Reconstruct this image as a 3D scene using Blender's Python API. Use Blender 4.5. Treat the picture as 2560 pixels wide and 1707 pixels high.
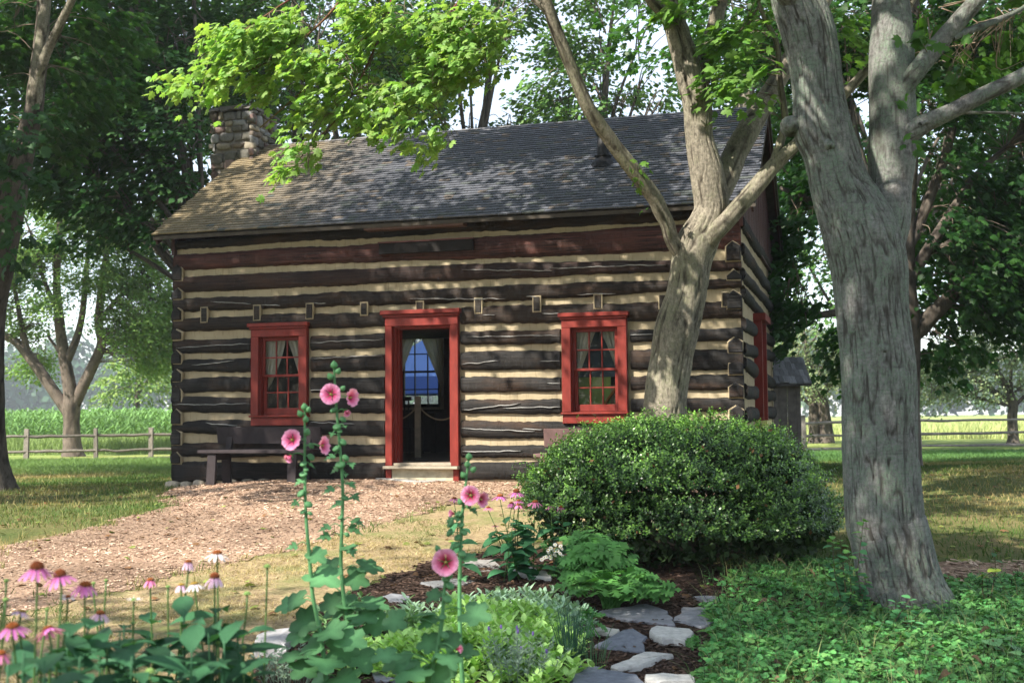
import bpy, math, random
import numpy as np
from mathutils import Matrix, Vector

# ------------------------------------------------------------------ scene, camera, light
for o in list(bpy.data.objects):
    bpy.data.objects.remove(o)
SC = bpy.context.scene
COL = SC.collection
rad = math.radians
RNG = np.random.default_rng(7)
random.seed(7)

W0, H0, FPX = 2560.0, 1707.0, 3000.0
PITCH, ROLL, EYE = 0.0617, 0.009, 1.0528
cp, sp_, cr_, sr_ = math.cos(PITCH), math.sin(PITCH), math.cos(ROLL), math.sin(ROLL)
FWD = np.array([0, cp, sp_]); _r0 = np.array([1.0, 0, 0]); _u0 = np.array([0, -sp_, cp])
RIGHT = cr_ * _r0 - sr_ * _u0
UP = sr_ * _r0 + cr_ * _u0
cam = bpy.data.cameras.new('camera')
cam.sensor_width = 36.0
cam.lens = 36.0 * FPX / W0
cam.clip_start = 0.05
cam.clip_end = 3000
cam.dof.use_dof = True
cam.dof.focus_distance = 11.5
cam.dof.aperture_fstop = 3.6
camo = bpy.data.objects.new('camera', cam)
COL.objects.link(camo)
M = Matrix.Identity(4)
for i in range(3):
    M[i][0] = RIGHT[i]; M[i][1] = UP[i]; M[i][2] = -FWD[i]
M[2][3] = EYE
camo.matrix_world = M
SC.camera = camo

SUN_EL = rad(44)
SUN_H = np.array([-0.777, -0.629]); SUN_H = SUN_H / np.linalg.norm(SUN_H)
SUN = np.array([SUN_H[0] * math.cos(SUN_EL), SUN_H[1] * math.cos(SUN_EL), math.sin(SUN_EL)])
wd = bpy.data.worlds.new('World'); SC.world = wd; wd.use_nodes = True
nt = wd.node_tree
sky = nt.nodes.new('ShaderNodeTexSky'); sky.sky_type = 'NISHITA'; sky.sun_disc = False
sky.sun_elevation = SUN_EL; sky.sun_rotation = math.atan2(SUN_H[0], SUN_H[1])
sky.air_density = 1.0; sky.dust_density = 1.0; sky.ozone_density = 1.0
bg = nt.nodes['Background']; bg.inputs[1].default_value = 0.122
hz = nt.nodes.new('ShaderNodeMix'); hz.data_type = 'RGBA'; hz.inputs[0].default_value = .4     # thin high white haze over the blue
hz.inputs[7].default_value = (6.2, 6.4, 6.7, 1)
nt.links.new(sky.outputs[0], hz.inputs[6]); nt.links.new(hz.outputs[2], bg.inputs[0])
sl = bpy.data.lights.new('sun', 'SUN'); sl.energy = 5.0; sl.angle = rad(0.55); sl.color = (1.0, 0.93, 0.82)
so = bpy.data.objects.new('sun', sl); COL.objects.link(so)
so.rotation_euler = Vector(SUN).to_track_quat('Z', 'Y').to_euler()
so.location = (-30, -30, 40)
SC.view_settings.view_transform = 'Standard'
SC.view_settings.look = 'None'
SC.view_settings.exposure = 1.4
SC.view_settings.gamma = 1.0
SC.view_settings.use_curve_mapping = False
SC.render.engine = 'CYCLES'
SC.cycles.use_denoising = True
SC.cycles.max_bounces = 8
SC.cycles.diffuse_bounces = 4
SC.cycles.transmission_bounces = 6
SC.cycles.transparent_max_bounces = 12
SC.cycles.volume_bounces = 0
SC.cycles.sample_clamp_indirect = 6.0

# ------------------------------------------------------------------ geometry of the view
def proj(p):
    p = np.asarray(p, float).reshape(-1, 3) - np.array([0, 0, EYE])
    d = p @ FWD
    return np.stack([W0 / 2 + FPX * (p @ RIGHT) / d, H0 / 2 - FPX * (p @ UP) / d, d], 1)

def ray(u, v):
    return FWD + RIGHT * (u - W0 / 2) / FPX - UP * (v - H0 / 2) / FPX

def at(u, v, Y):
    """world point seen at photo pixel u,v at distance Y straight ahead"""
    d = ray(u, v)
    return np.array([0, 0, EYE]) + d * (Y / d[1])

def sstep(a, b, x):
    t = np.clip((x - a) / (b - a), 0, 1)
    return t * t * (3 - 2 * t)

def hash3(i, j, k, s):
    h = (i * 374761393 + j * 668265263 + k * 2147483647 + s * 974634777) & 0xFFFFFFFF
    h = ((h ^ (h >> 13)) * 1274126177) & 0xFFFFFFFF
    h = ((h ^ (h >> 16)) * 2246822519) & 0xFFFFFFFF
    return ((h ^ (h >> 15)) & 0xFFFFFF) / float(0xFFFFFF)

def vnoise(P, s=0):
    P = np.asarray(P, float).reshape(-1, 3)
    I = np.floor(P).astype(np.int64); f = P - I; f = f * f * (3 - 2 * f)
    out = 0
    for a in (0, 1):
        wa = f[:, 0] if a else 1 - f[:, 0]
        for b in (0, 1):
            wb = f[:, 1] if b else 1 - f[:, 1]
            for c in (0, 1):
                wc = f[:, 2] if c else 1 - f[:, 2]
                out = out + wa * wb * wc * hash3(I[:, 0] + a, I[:, 1] + b, I[:, 2] + c, s)
    return out

def fbm(P, s=0, o=3):
    P = np.asarray(P, float).reshape(-1, 3); a = 0.5; r = 0; t = 0
    for k in range(o):
        r = r + a * vnoise(P * 2 ** k, s + k); t += a; a *= .5
    return r / t

def gz(x, y):
    """height of the ground"""
    x = np.asarray(x, float); y = np.asarray(y, float)
    z = np.where(y < 7, -.45 + .03 * (y - 7), -.45 + .06 * (np.minimum(y, 17) - 7))
    z = z - .35 * sstep(17, 34, y)
    z = z - .16 * sstep(-3.0, -6.0, x) * sstep(12, 17, y) * (1 - .7 * sstep(22, 34, y))
    z = z + .03 * np.sin(x * .7 + 1) * np.sin(y * .5) * sstep(9, 13, y) * (1 - sstep(14, 16, y))
    return z

def ghit(u, v):
    d = ray(u, v); t = 8.0
    for _ in range(60):
        p = np.array([0, 0, EYE]) + d * t
        e = p[2] - float(gz(p[0], p[1]))
        t += e / max(1e-3, (-d[2] + .055)) * .7
        t = min(max(t, .5), 400)
    p = np.array([0, 0, EYE]) + d * t
    return p

# ------------------------------------------------------------------ mesh helpers
OFF = {}
class MB:
    def __init__(s):
        s.V = []; s.F = []; s.C = []; s.n = 0
    def add(s, V, F, col=(1, 1, 1)):
        V = np.asarray(V, float).reshape(-1, 3)
        col = np.asarray(col, float)
        if col.ndim == 1: col = np.tile(col, (len(V), 1))
        s.V.append(V); s.C.append(col)
        for f in (F if isinstance(F, list) else [F]):
            f = np.asarray(f, np.int64)
            if f.size: s.F.append(f + s.n)
        s.n += len(V)
        return s
    def mesh(s, name, mat, off=(0, 0, 0), smooth=False):
        me = bpy.data.meshes.new(name)
        V = np.concatenate(s.V) - np.asarray(off, float); C = np.concatenate(s.C)
        me.vertices.add(len(V)); me.vertices.foreach_set('co', V.astype(np.float32).ravel())
        loops = np.concatenate([f.ravel() for f in s.F])
        tot = np.concatenate([np.full(len(f), f.shape[1]) for f in s.F])
        st = np.concatenate([[0], np.cumsum(tot)[:-1]])
        me.loops.add(len(loops)); me.loops.foreach_set('vertex_index', loops.astype(np.int32))
        me.polygons.add(len(tot)); me.polygons.foreach_set('loop_start', st.astype(np.int32))
        me.polygons.foreach_set('use_smooth', np.full(len(tot), bool(smooth)))
        me.update(calc_edges=True)
        a = me.attributes.new('Col', 'FLOAT_COLOR', 'POINT')
        a.data.foreach_set('color', np.concatenate([C, np.ones((len(C), 1))], 1).astype(np.float32).ravel())
        me.materials.append(mat)
        return me
    def build(s, name, mat, parent=None, smooth=False, kind=None, label=None):
        if not s.V: return None
        off = OFF.get(parent.name, np.zeros(3)) if parent else np.zeros(3)
        o = bpy.data.objects.new(name, s.mesh(name, mat, off, smooth))
        COL.objects.link(o)
        if parent: o.parent = parent; OFF[o.name] = off
        if kind: o['kind'] = kind
        if label: o['label'] = label
        return o

def thing(name, label, cat, loc=(0, 0, 0), group=None):
    o = bpy.data.objects.new(name, None); o.empty_display_size = .1
    COL.objects.link(o); o.location = loc; OFF[o.name] = np.asarray(loc, float)
    o['label'] = label; o['category'] = cat
    if group: o['group'] = group
    return o

def tag(o, label, cat, group=None, kind=None):
    o['label'] = label; o['category'] = cat
    if group: o['group'] = group
    if kind: o['kind'] = kind
    return o

def rebase(o, loc):
    """put the origin of a finished one-mesh thing at its base"""
    loc = Vector(loc); o.data.transform(Matrix.Translation(-loc)); o.location = loc
    return o

def inst(me, name, mat4, parent):
    o = bpy.data.objects.new(name, me); COL.objects.link(o)
    o.parent = parent; o.matrix_local = mat4
    return o

BOXF = np.array([[0, 3, 2, 1], [4, 5, 6, 7], [0, 1, 5, 4], [1, 2, 6, 5], [2, 3, 7, 6], [3, 0, 4, 7]])
def box(mb, x0, x1, y0, y1, z0, z1, col=(1, 1, 1), jit=0, rng=RNG):
    V = np.array([[x0, y0, z0], [x1, y0, z0], [x1, y1, z0], [x0, y1, z0], [x0, y0, z1], [x1, y0, z1], [x1, y1, z1], [x0, y1, z1]], float)
    if jit: V = V + rng.normal(0, jit, V.shape)
    mb.add(V, BOXF, col); return mb

def bbox(mb, x0, x1, y0, y1, z0, z1, b=.006, col=(1, 1, 1)):
    """box with chamfered front (-y) edges"""
    V = np.array([[x0 + b, y0, z0 + b], [x1 - b, y0, z0 + b], [x1 - b, y0, z1 - b], [x0 + b, y0, z1 - b],
                  [x0, y0 + b, z0], [x1, y0 + b, z0], [x1, y0 + b, z1], [x0, y0 + b, z1],
                  [x0, y1, z0], [x1, y1, z0], [x1, y1, z1], [x0, y1, z1]], float)
    F = np.array([[0, 1, 2, 3], [4, 5, 1, 0], [5, 6, 2, 1], [6, 7, 3, 2], [7, 4, 0, 3], [8, 9, 5, 4], [9, 10, 6, 5], [10, 11, 7, 6], [11, 8, 4, 7], [11, 10, 9, 8]])
    mb.add(V, F, col); return mb

def obeam(mb, a, b, w, h, up=(0, 0, 1), col=(1, 1, 1), jit=0, rng=RNG, taper=1):
    a = np.asarray(a, float); b = np.asarray(b, float); d = b - a; L = np.linalg.norm(d); d /= L
    up = np.asarray(up, float); s = np.cross(d, up); s /= np.linalg.norm(s); u = np.cross(s, d)
    V = []
    for p, k in ((a, 1), (b, taper)):
        for (i, j) in ((-1, -1), (1, -1), (1, 1), (-1, 1)):
            V.append(p + s * i * w / 2 * k + u * j * h / 2 * k)
    V = np.array(V)
    if jit: V = V + rng.normal(0, jit, V.shape)
    mb.add(V, np.array([[0, 1, 2, 3], [7, 6, 5, 4], [0, 4, 5, 1], [1, 5, 6, 2], [2, 6, 7, 3], [3, 7, 4, 0]]), col); return mb

def crom(P, n):
    P = np.asarray(P, float)
    if len(P) == 2:
        t = np.linspace(0, 1, n)[:, None]; return P[0] * (1 - t) + P[1] * t
    Q = np.concatenate([[2 * P[0] - P[1]], P, [2 * P[-1] - P[-2]]])
    d = np.linalg.norm(np.diff(P[:, :3], axis=0), axis=1); s = np.concatenate([[0], np.cumsum(d)])
    out = []
    for t in np.linspace(0, s[-1], n):
        i = min(np.searchsorted(s, t, side='right') - 1, len(P) - 2); i = max(i, 0)
        f = (t - s[i]) / max(s[i + 1] - s[i], 1e-9)
        p0, p1, p2, p3 = Q[i], Q[i + 1], Q[i + 2], Q[i + 3]
        out.append(.5 * (2 * p1 + (p2 - p0) * f + (2 * p0 - 5 * p1 + 4 * p2 - p3) * f ** 2 + (3 * p1 - p0 - 3 * p2 + p3) * f ** 3))
    return np.array(out)

def tube(mb, pts, n=8, step=None, rings=None, amp=0, fr=14, fz=2.5, seed=0, col=None, lump=0, cap=True, crk=2.6, wobk=1.2, brk=0):
    """pts: (x,y,z,r).  Swept, tapered tube with bark relief; Col.r carries the relief"""
    P = np.asarray(pts, float)
    L = np.sum(np.linalg.norm(np.diff(P[:, :3], axis=0), axis=1))
    m = rings or max(3, int(L / (step or .15)) + 1)
    R = crom(P, m); C = R[:, :3]; r = np.maximum(R[:, 3], .0008)
    T = np.gradient(C, axis=0); T /= np.linalg.norm(T, axis=1)[:, None] + 1e-12
    a = np.array([1.0, 0.1, 0]) if abs(T[0][0]) < .9 else np.array([0, 1.0, 0])
    N = np.zeros_like(C); v = a - T[0] * (a @ T[0]); v /= np.linalg.norm(v)
    for i in range(m):
        v = v - T[i] * (v @ T[i]); v /= np.linalg.norm(v) + 1e-12; N[i] = v
    B = np.cross(T, N)
    th = np.linspace(0, 2 * np.pi, n, endpoint=False)
    dirs = N[:, None, :] * np.cos(th)[None, :, None] + B[:, None, :] * np.sin(th)[None, :, None]
    rr = np.tile(r[:, None], (1, n)); fur = np.ones((m, n))
    s = np.concatenate([[0], np.cumsum(np.linalg.norm(np.diff(C, axis=0), axis=1))])
    if amp or lump:
        q = np.stack([np.cos(th)[None] * rr * fr, np.sin(th)[None] * rr * fr, np.tile(s[:, None] * fz, (1, n))], -1).reshape(-1, 3)
        wob = (vnoise(q * .35 + 11, seed + 5) - .5) * wobk
        q2 = q.copy(); q2[:, 0] += wob; q2[:, 1] += wob
        rg = np.abs(2 * vnoise(q2, seed) - 1); rg2 = np.abs(2 * vnoise(q2 * 2.1 + 7, seed + 3) - 1)
        f = np.clip(rg * crk, 0, 1) * .75 + np.clip(rg2 * 3.0, 0, 1) * .25
        if brk: f = np.maximum(f, np.clip((vnoise(q * [.5, .5, 1.7] + 31, seed + 8) - (.62 - .25 * brk)) * 6, 0, 1) * .9)
        fur = f.reshape(m, n)
        rr = rr + amp * (fur - .75)
        if lump: rr = rr * (1 + lump * (fbm(q * .22 + 3, seed + 9).reshape(m, n) - .5) * 2)
    V = (C[:, None, :] + dirs * rr[..., None]).reshape(-1, 3)
    i, j = np.meshgrid(np.arange(m - 1), np.arange(n), indexing='ij')
    F = np.stack([i * n + j, i * n + (j + 1) % n, (i + 1) * n + (j + 1) % n, (i + 1) * n + j], -1).reshape(-1, 4)
    cc = np.stack([fur.ravel(), np.tile((s / max(L, .01))[:, None], (1, n)).ravel(), np.full(m * n, .5)], 1) if col is None else col
    Fs = [F]
    if cap:
        V = np.concatenate([V, [C[-1] + T[-1] * r[-1] * .4]]); k = len(V) - 1
        Fs.append(np.array([[(m - 1) * n + q_, (m - 1) * n + (q_ + 1) % n, k] for q_ in range(n)]))
        if col is None: cc = np.concatenate([cc, cc[-1:]])
        elif np.asarray(cc).ndim == 2: cc = np.concatenate([cc, cc[-1:]])
    mb.add(V, Fs, cc)
    return C, r

# ------------------------------------------------------------------ leaves
def norm(v):
    return v / (np.linalg.norm(v, axis=-1, keepdims=True) + 1e-12)

def poly_leaf(outline, fold=.12, droop=.18, rib=3):
    """outline: right half (x,y) from base to tip -> folded, drooping leaf"""
    o = np.asarray(outline, float)
    ys = np.linspace(0, o[-1][1], rib)
    c = np.stack([0 * ys, ys], 1)
    R = o[:-1]; L = R[::-1] * [-1, 1]
    pts = np.concatenate([R, [o[-1]], L])
    ctr = np.array([[0, o[-1][1] * .38]])
    P2 = np.concatenate([pts, ctr])
    z = -fold * np.abs(P2[:, 0]) + .0 - droop * P2[:, 1] ** 2
    V = np.concatenate([P2, z[:, None]], 1)
    k = len(V) - 1; n = k
    F = np.array([[i, (i + 1) % n, k] for i in range(n)])
    return V, F
MAPLE = poly_leaf([(0.02, 0), (.2, -.1), (.26, .1), (.5, .14), (.36, .34), (.56, .62), (.3, .56), (.2, .6), (.24, .78), (0, 1.02)], .25, .22)
MAPLE_S = poly_leaf([(0.02, 0), (.3, -.05), (.5, .2), (.32, .35), (.5, .62), (.2, .6), (0, 1.0)], .25, .22)
KITE = (np.array([[0, 0, 0], [.34, .45, -.06], [0, 1, -.16], [-.34, .45, -.06]]), np.array([[0, 1, 2], [0, 2, 3]]))
ROUND = poly_leaf([(0.03, 0), (.36, -.02), (.5, .3), (.4, .65), (.15, .85), (0, .86)], -.15, .15)
OVAL = (np.array([[0, 0, 0], [.16, .25, .03], [.2, .5, .02], [.13, .8, -.05], [0, 1, -.16], [-.13, .8, -.05], [-.2, .5, .02], [-.16, .25, .03], [0, .3, -.02], [0, .65, -.06]]),
        np.array([[0, 1, 8], [1, 2, 8], [2, 9, 8], [2, 3, 9], [3, 4, 9], [4, 5, 9], [5, 6, 9], [6, 8, 9], [6, 7, 8], [7, 0, 8]]))
LANCE = (np.array([[0, 0, 0], [.05, .12, .02], [.13, .35, .03], [.11, .6, -.03], [.045, .85, -.14], [0, 1, -.26], [-.045, .85, -.14], [-.11, .6, -.03], [-.13, .35, .03], [-.05, .12, .02], [0, .35, -.015], [0, .6, -.07], [0, .85, -.165]]),
         np.array([[0, 1, 10], [1, 2, 10], [2, 3, 10], [3, 11, 10], [3, 4, 11], [4, 12, 11], [4, 5, 12], [5, 6, 12], [6, 7, 12], [7, 11, 12], [7, 8, 11], [8, 10, 11], [8, 9, 10], [9, 0, 10]]))

def frames(d, nrm):
    d = norm(d); s = norm(np.cross(d, nrm)); nn = np.cross(s, d)
    return s, d, nn

def put_leaves(mb, shape, pos, d, nrm, size, col):
    S, F = shape
    s, d, nn = frames(d, nrm); n = len(pos)
    size = np.broadcast_to(np.asarray(size, float), (n,))
    V = pos[:, None, :] + size[:, None, None] * (S[None, :, 0:1] * s[:, None, :] + S[None, :, 1:2] * d[:, None, :] + S[None, :, 2:3] * nn[:, None, :])
    k = len(S)
    FF = (F[None] + (np.arange(n) * k)[:, None, None]).reshape(-1, F.shape[1])
    col = np.asarray(col, float)
    if col.ndim == 1: col = np.tile(col, (n, 1))
    mb.add(V.reshape(-1, 3), FF, np.repeat(col, k, axis=0))

def leaf_mesh(name, shape, mat, col, smooth=True):
    mb = MB(); mb.add(shape[0], shape[1], col); return mb.mesh(name, mat, smooth=smooth)

def mat_from(pos, s, d, nn, size):
    m = Matrix.Identity(4)
    for i in range(3):
        m[i][0] = s[i] * size; m[i][1] = d[i] * size; m[i][2] = nn[i] * size; m[i][3] = pos[i]
    return m

# ------------------------------------------------------------------ materials
def new_mat(name):
    m = bpy.data.materials.new(name); m.use_nodes = True
    n = m.node_tree; n.nodes.clear()
    return m, n
def N(n, t, **kw):
    x = n.nodes.new(t)
    for k, v in kw.items(): setattr(x, k, v)
    return x
def out(n, sh):
    o = N(n, 'ShaderNodeOutputMaterial'); n.links.new(sh, o.inputs['Surface'])
def pbsdf(n, rough=.7, spec=.3):
    b = N(n, 'ShaderNodeBsdfPrincipled'); b.inputs['Roughness'].default_value = rough
    b.inputs['Specular IOR Level'].default_value = spec
    return b
def coords(n, scale=(1, 1, 1), kind='Object'):
    t = N(n, 'ShaderNodeTexCoord'); m = N(n, 'ShaderNodeMapping'); m.inputs['Scale'].default_value = scale
    n.links.new(t.outputs[kind], m.inputs['Vector']); return m.outputs[0]
def noise(n, vec, scale, detail=4, rough=.55, dist=0):
    t = N(n, 'ShaderNodeTexNoise'); t.inputs['Scale'].default_value = scale; t.inputs['Detail'].default_value = detail
    t.inputs['Roughness'].default_value = rough; t.inputs['Distortion'].default_value = dist
    n.links.new(vec, t.inputs['Vector']); return t.outputs['Fac']
def ramp(n, fac, stops):
    r = N(n, 'ShaderNodeValToRGB'); e = r.color_ramp.elements
    while len(e) < len(stops): e.new(.5)
    for x, (p, c) in zip(e, stops):
        x.position = p; x.color = (*c, 1) if len(c) == 3 else c
    n.links.new(fac, r.inputs['Fac']); return r.outputs['Color']
def mixc(n, f, a, b, mode='MIX'):
    m = N(n, 'ShaderNodeMix', data_type='RGBA', blend_type=mode)
    for s, i in ((f, 0), (a, 6), (b, 7)):
        if hasattr(s, 'links') or hasattr(s, 'is_linked'): n.links.new(s, m.inputs[i])
        elif i == 0: m.inputs[0].default_value = s
        else: m.inputs[i].default_value = (*s, 1)
    return m.outputs[2]
def bump(n, h, dist=.01, strength=1.0, nrm=None):
    b = N(n, 'ShaderNodeBump'); b.inputs['Distance'].default_value = dist; b.inputs['Strength'].default_value = strength
    n.links.new(h, b.inputs['Height'])
    if nrm is not None: n.links.new(nrm, b.inputs['Normal'])
    return b.outputs[0]
def attr(n, name='Col'):
    a = N(n, 'ShaderNodeAttribute'); a.attribute_name = name; return a.outputs['Color']

def leaf_mat(name, trans=.45, rough=.5, spec=.35, var=(.75, 1.2)):
    m, n = new_mat(name)
    c = attr(n)
    v = ramp(n, noise(n, coords(n), 40, 2), [(.3, (var[0],) * 3), (.7, (var[1],) * 3)])
    c = mixc(n, 1.0, c, v, 'MULTIPLY')
    b = pbsdf(n, rough, spec); n.links.new(c, b.inputs['Base Color'])
    t = N(n, 'ShaderNodeBsdfTranslucent')
    tc = mixc(n, 1.0, c, (1.15, 1.2, .6), 'MULTIPLY'); n.links.new(tc, t.inputs['Color'])
    mx = N(n, 'ShaderNodeMixShader'); mx.inputs[0].default_value = trans
    n.links.new(b.outputs[0], mx.inputs[1]); n.links.new(t.outputs[0], mx.inputs[2])
    out(n, mx.outputs[0]); return m

def simple(name, col=None, rough=.7, spec=.3, nscale=0, nvar=.25, bumpd=0, stretch=(1, 1, 1), metal=0):
    """colour from the mesh's own colour attribute (or col), with noise variation and fine relief"""
    m, n = new_mat(name); b = pbsdf(n, rough, spec); b.inputs['Metallic'].default_value = metal
    c = attr(n)
    if col is not None:
        c = mixc(n, 1.0, c, col, 'MULTIPLY')
    if nscale:
        f = noise(n, coords(n, stretch), nscale, 5, .6)
        v = ramp(n, f, [(.25, (1 - nvar,) * 3), (.75, (1 + nvar,) * 3)])
        c = mixc(n, 1.0, c, v, 'MULTIPLY')
        if bumpd: n.links.new(bump(n, f, bumpd), b.inputs['Normal'])
    n.links.new(c, b.inputs['Base Color']); out(n, b.outputs[0]); return m

def bark_mat(name, ridge, deep, lichen=None, lich_amt=.5, hor=0, bumpd=.01):
    m, n = new_mat(name); b = pbsdf(n, .85, .15)
    a = attr(n); sep = N(n, 'ShaderNodeSeparateColor'); n.links.new(a, sep.inputs[0])
    f1 = noise(n, coords(n, (14, 14, 3)), 3.0, 6, .65, .6)
    base = mixc(n, ramp(n, noise(n, coords(n), 3.5, 4), [(.35, (0, 0, 0)), (.65, (1, 1, 1))]), tuple(x * .8 for x in ridge), tuple(min(1, x * 1.25) for x in ridge))
    if lichen:
        lm = ramp(n, noise(n, coords(n, (1, 1, .55)), 4.0, 7, .72), [(.5 - .18 * lich_amt, (0, 0, 0)), (.62 - .1 * lich_amt, (1, 1, 1))])
        lm = mixc(n, 1.0, lm, ramp(n, noise(n, coords(n), 55, 4, .75), [(.42, (.05,) * 3), (.56, (1,) * 3)]), 'MULTIPLY')
        base = mixc(n, 1.0, base, ramp(n, noise(n, coords(n), 28, 5, .75), [(.32, (.5,) * 3), (.66, (1.3,) * 3)]), 'MULTIPLY')
        base = mixc(n, lm, base, lichen)
    if hor:
        hn = ramp(n, noise(n, coords(n, (3, 3, 40)), 1.6, 4, .6, .3), [(.3, (.62,) * 3), (.42, (1,) * 3)])
        base = mixc(n, hor, base, mixc(n, 1.0, base, hn, 'MULTIPLY'))
    fine = ramp(n, f1, [(.34, (0, 0, 0)), (.5, (1, 1, 1))])
    base = mixc(n, mixc(n, .6, (1, 1, 1), fine, 'MULTIPLY'), deep, base)
    fur = ramp(n, sep.outputs[0], [(.15, (0, 0, 0)), (.62, (1, 1, 1))])
    c = mixc(n, fur, deep, base)
    n.links.new(c, b.inputs['Base Color'])
    f2 = noise(n, coords(n, (1, 1, .4)), 90, 4, .7)
    n1 = bump(n, f1, bumpd, .9); n.links.new(bump(n, f2, bumpd * .35, .8, n1), b.inputs['Normal'])
    out(n, b.outputs[0]); return m

MT = {}
MT['leaf'] = leaf_mat('maple_leaf', .5, .48, .4)
MT['leaf_far'] = leaf_mat('far_leaf', .3, .6, .25)
MT['herb'] = leaf_mat('herb_leaf', .3, .55, .3, (.85, 1.12))
MT['gloss'] = leaf_mat('boxwood_leaf', .22, .32, .5, (.8, 1.15))
MT['grass'] = leaf_mat('grass_blade', .25, .65, .2, (.9, 1.1))
MT['petal'] = leaf_mat('petal', .35, .6, .2, (.93, 1.06))
MT['bark_grey'] = bark_mat('grey_maple_bark', (.165, .16, .155), (.055, .05, .044), (.155, .20, .15), .62, .8, .022)
MT['bark_tan'] = bark_mat('tan_maple_bark', (.20, .178, .14), (.04, .033, .025), (.185, .185, .12), .3, 0, .014)
MT['bark_dark'] = bark_mat('dark_bark', (.10, .085, .07), (.025, .02, .016), None, 0, 0, .012)
MT['bark_locust'] = bark_mat('locust_bark', (.13, .105, .085), (.03, .024, .018), None, 0, 0, .015)
MT['stem'] = simple('plant_stem', None, .6, .25, 60, .12)
MT['twig'] = simple('twig_bark', (.13, .105, .08), .85, .1, 20, .25)
def paint_mat():
    m, n = new_mat('painted_wood'); b = pbsdf(n, .55, .25); c = attr(n)
    f = noise(n, coords(n, (1, 1, .3)), 12, 5, .65); c = mixc(n, 1.0, c, ramp(n, f, [(.3, (.72,) * 3), (.7, (1.22,) * 3)]), 'MULTIPLY')
    fade = ramp(n, noise(n, coords(n), 2.6, 4, .6), [(.45, (0, 0, 0)), (.75, (.35, .35, .35))]); c = mixc(n, fade, c, mixc(n, 1.0, c, (1.35, 1.9, 1.9), 'MULTIPLY'))
    chp = ramp(n, noise(n, coords(n), 34, 6, .75), [(.685, (0, 0, 0)), (.70, (.8, .8, .8))]); c = mixc(n, chp, c, (.09, .07, .06))
    n.links.new(c, b.inputs['Base Color']); n1 = bump(n, f, .0025); n.links.new(bump(n, noise(n, coords(n, (12, 12, 1)), 14, 3), .0015, 1, n1), b.inputs['Normal']); out(n, b.outputs[0]); return m
MT['paint'] = paint_mat()
MT['wood'] = simple('weathered_wood', None, .8, .2, 9, .35, .004, (1, 1, 1))
MT['stone'] = simple('stone', None, .85, .2, 22, .28, .006)
MT['cloth'] = simple('cloth', None, .9, .1, 120, .06, .001)
MT['metal'] = simple('black_metal', None, .55, .25, 30, .1, .0005)
MT['plain'] = simple('plain', None, .8, .15, 12, .12)
# ------------------------------------------------------------------ ground
def ground_mat():
    m, n = new_mat('lawn_ground'); b = pbsdf(n, .95, .1)
    co = coords(n)
    a = ramp(n, noise(n, co, .55, 5, .6), [(.35, (.075, .115, .03)), (.5, (.12, .135, .045)), (.66, (.23, .185, .085))])
    f = ramp(n, noise(n, coords(n, (1, 1, 1)), 30, 4, .7), [(.3, (.55,) * 3), (.7, (1.25,) * 3)])
    c = mixc(n, 1.0, a, f, 'MULTIPLY')
    # open field beyond the fences: sunny meadow green
    t = N(n, 'ShaderNodeTexCoord'); s = N(n, 'ShaderNodeSeparateXYZ'); n.links.new(t.outputs['Object'], s.inputs[0])
    mr = N(n, 'ShaderNodeMapRange'); mr.inputs[1].default_value = 34; mr.inputs[2].default_value = 42; n.links.new(s.outputs[1], mr.inputs[0])
    fld = ramp(n, noise(n, coords(n, (.25, 1, 1)), .35, 4), [(.35, (.17, .25, .06)), (.65, (.30, .32, .10))])
    c = mixc(n, mr.outputs[0], c, fld)
    n.links.new(c, b.inputs['Base Color'])
    n.links.new(bump(n, noise(n, co, 45, 4, .7), .03), b.inputs['Normal'])
    out(n, b.outputs[0]); return m

def soil_mat():
    m, n = new_mat('bed_mulch'); b = pbsdf(n, .95, .12); co = coords(n)
    c = ramp(n, noise(n, co, 32, 6, .75, .4), [(.3, (.012, .008, .006)), (.5, (.045, .028, .02)), (.72, (.12, .075, .05))])
    n.links.new(c, b.inputs['Base Color'])
    n.links.new(bump(n, noise(n, co, 38, 5, .75), .03), b.inputs['Normal']); out(n, b.outputs[0]); return m

def path_mat():
    m, n = new_mat('wood_chip_mulch'); b = pbsdf(n, .95, .1); co = coords(n)
    c = ramp(n, noise(n, co, 45, 6, .8, .5), [(.28, (.20, .13, .09)), (.5, (.36, .25, .18)), (.75, (.48, .35, .265))])
    v = ramp(n, noise(n, co, .8, 4), [(.32, (.58, .56, .54)), (.62, (1.1, 1.08, 1.05))])
    c = mixc(n, 1.0, c, v, 'MULTIPLY')
    n.links.new(c, b.inputs['Base Color'])
    n.links.new(bump(n, noise(n, co, 40, 5, .75), .025), b.inputs['Normal']); out(n, b.outputs[0]); return m
MT['ground'] = ground_mat(); MT['soil'] = soil_mat(); MT['path'] = path_mat()

def warp(a, b, n, k):
    t = np.linspace(-1, 1, n); s = np.sinh(k * t) / math.sinh(k); return np.where(s < 0, -a * s * -1, b * s)
xs = np.sinh(np.linspace(-1, 1, 181) * 4.2) / math.sinh(4.2) * 420
ys = np.concatenate([np.linspace(-60, 0, 14)[:-1], np.linspace(0, 45, 181), 45 + (np.sinh(np.linspace(0, 1, 40) * 4) / math.sinh(4) * 420)[1:]])
gx, gy = np.meshgrid(xs, ys)
gv = np.stack([gx, gy, gz(gx, gy)], -1).reshape(-1, 3)
nx = len(xs); ii, jj = np.meshgrid(np.arange(len(ys) - 1), np.arange(nx - 1), indexing='ij')
gf = np.stack([ii * nx + jj, ii * nx + jj + 1, (ii + 1) * nx + jj + 1, (ii + 1) * nx + jj], -1).reshape(-1, 4)
g = MB().add(gv, gf).build('ground', MT['ground'], smooth=True); g['kind'] = 'structure'

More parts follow.
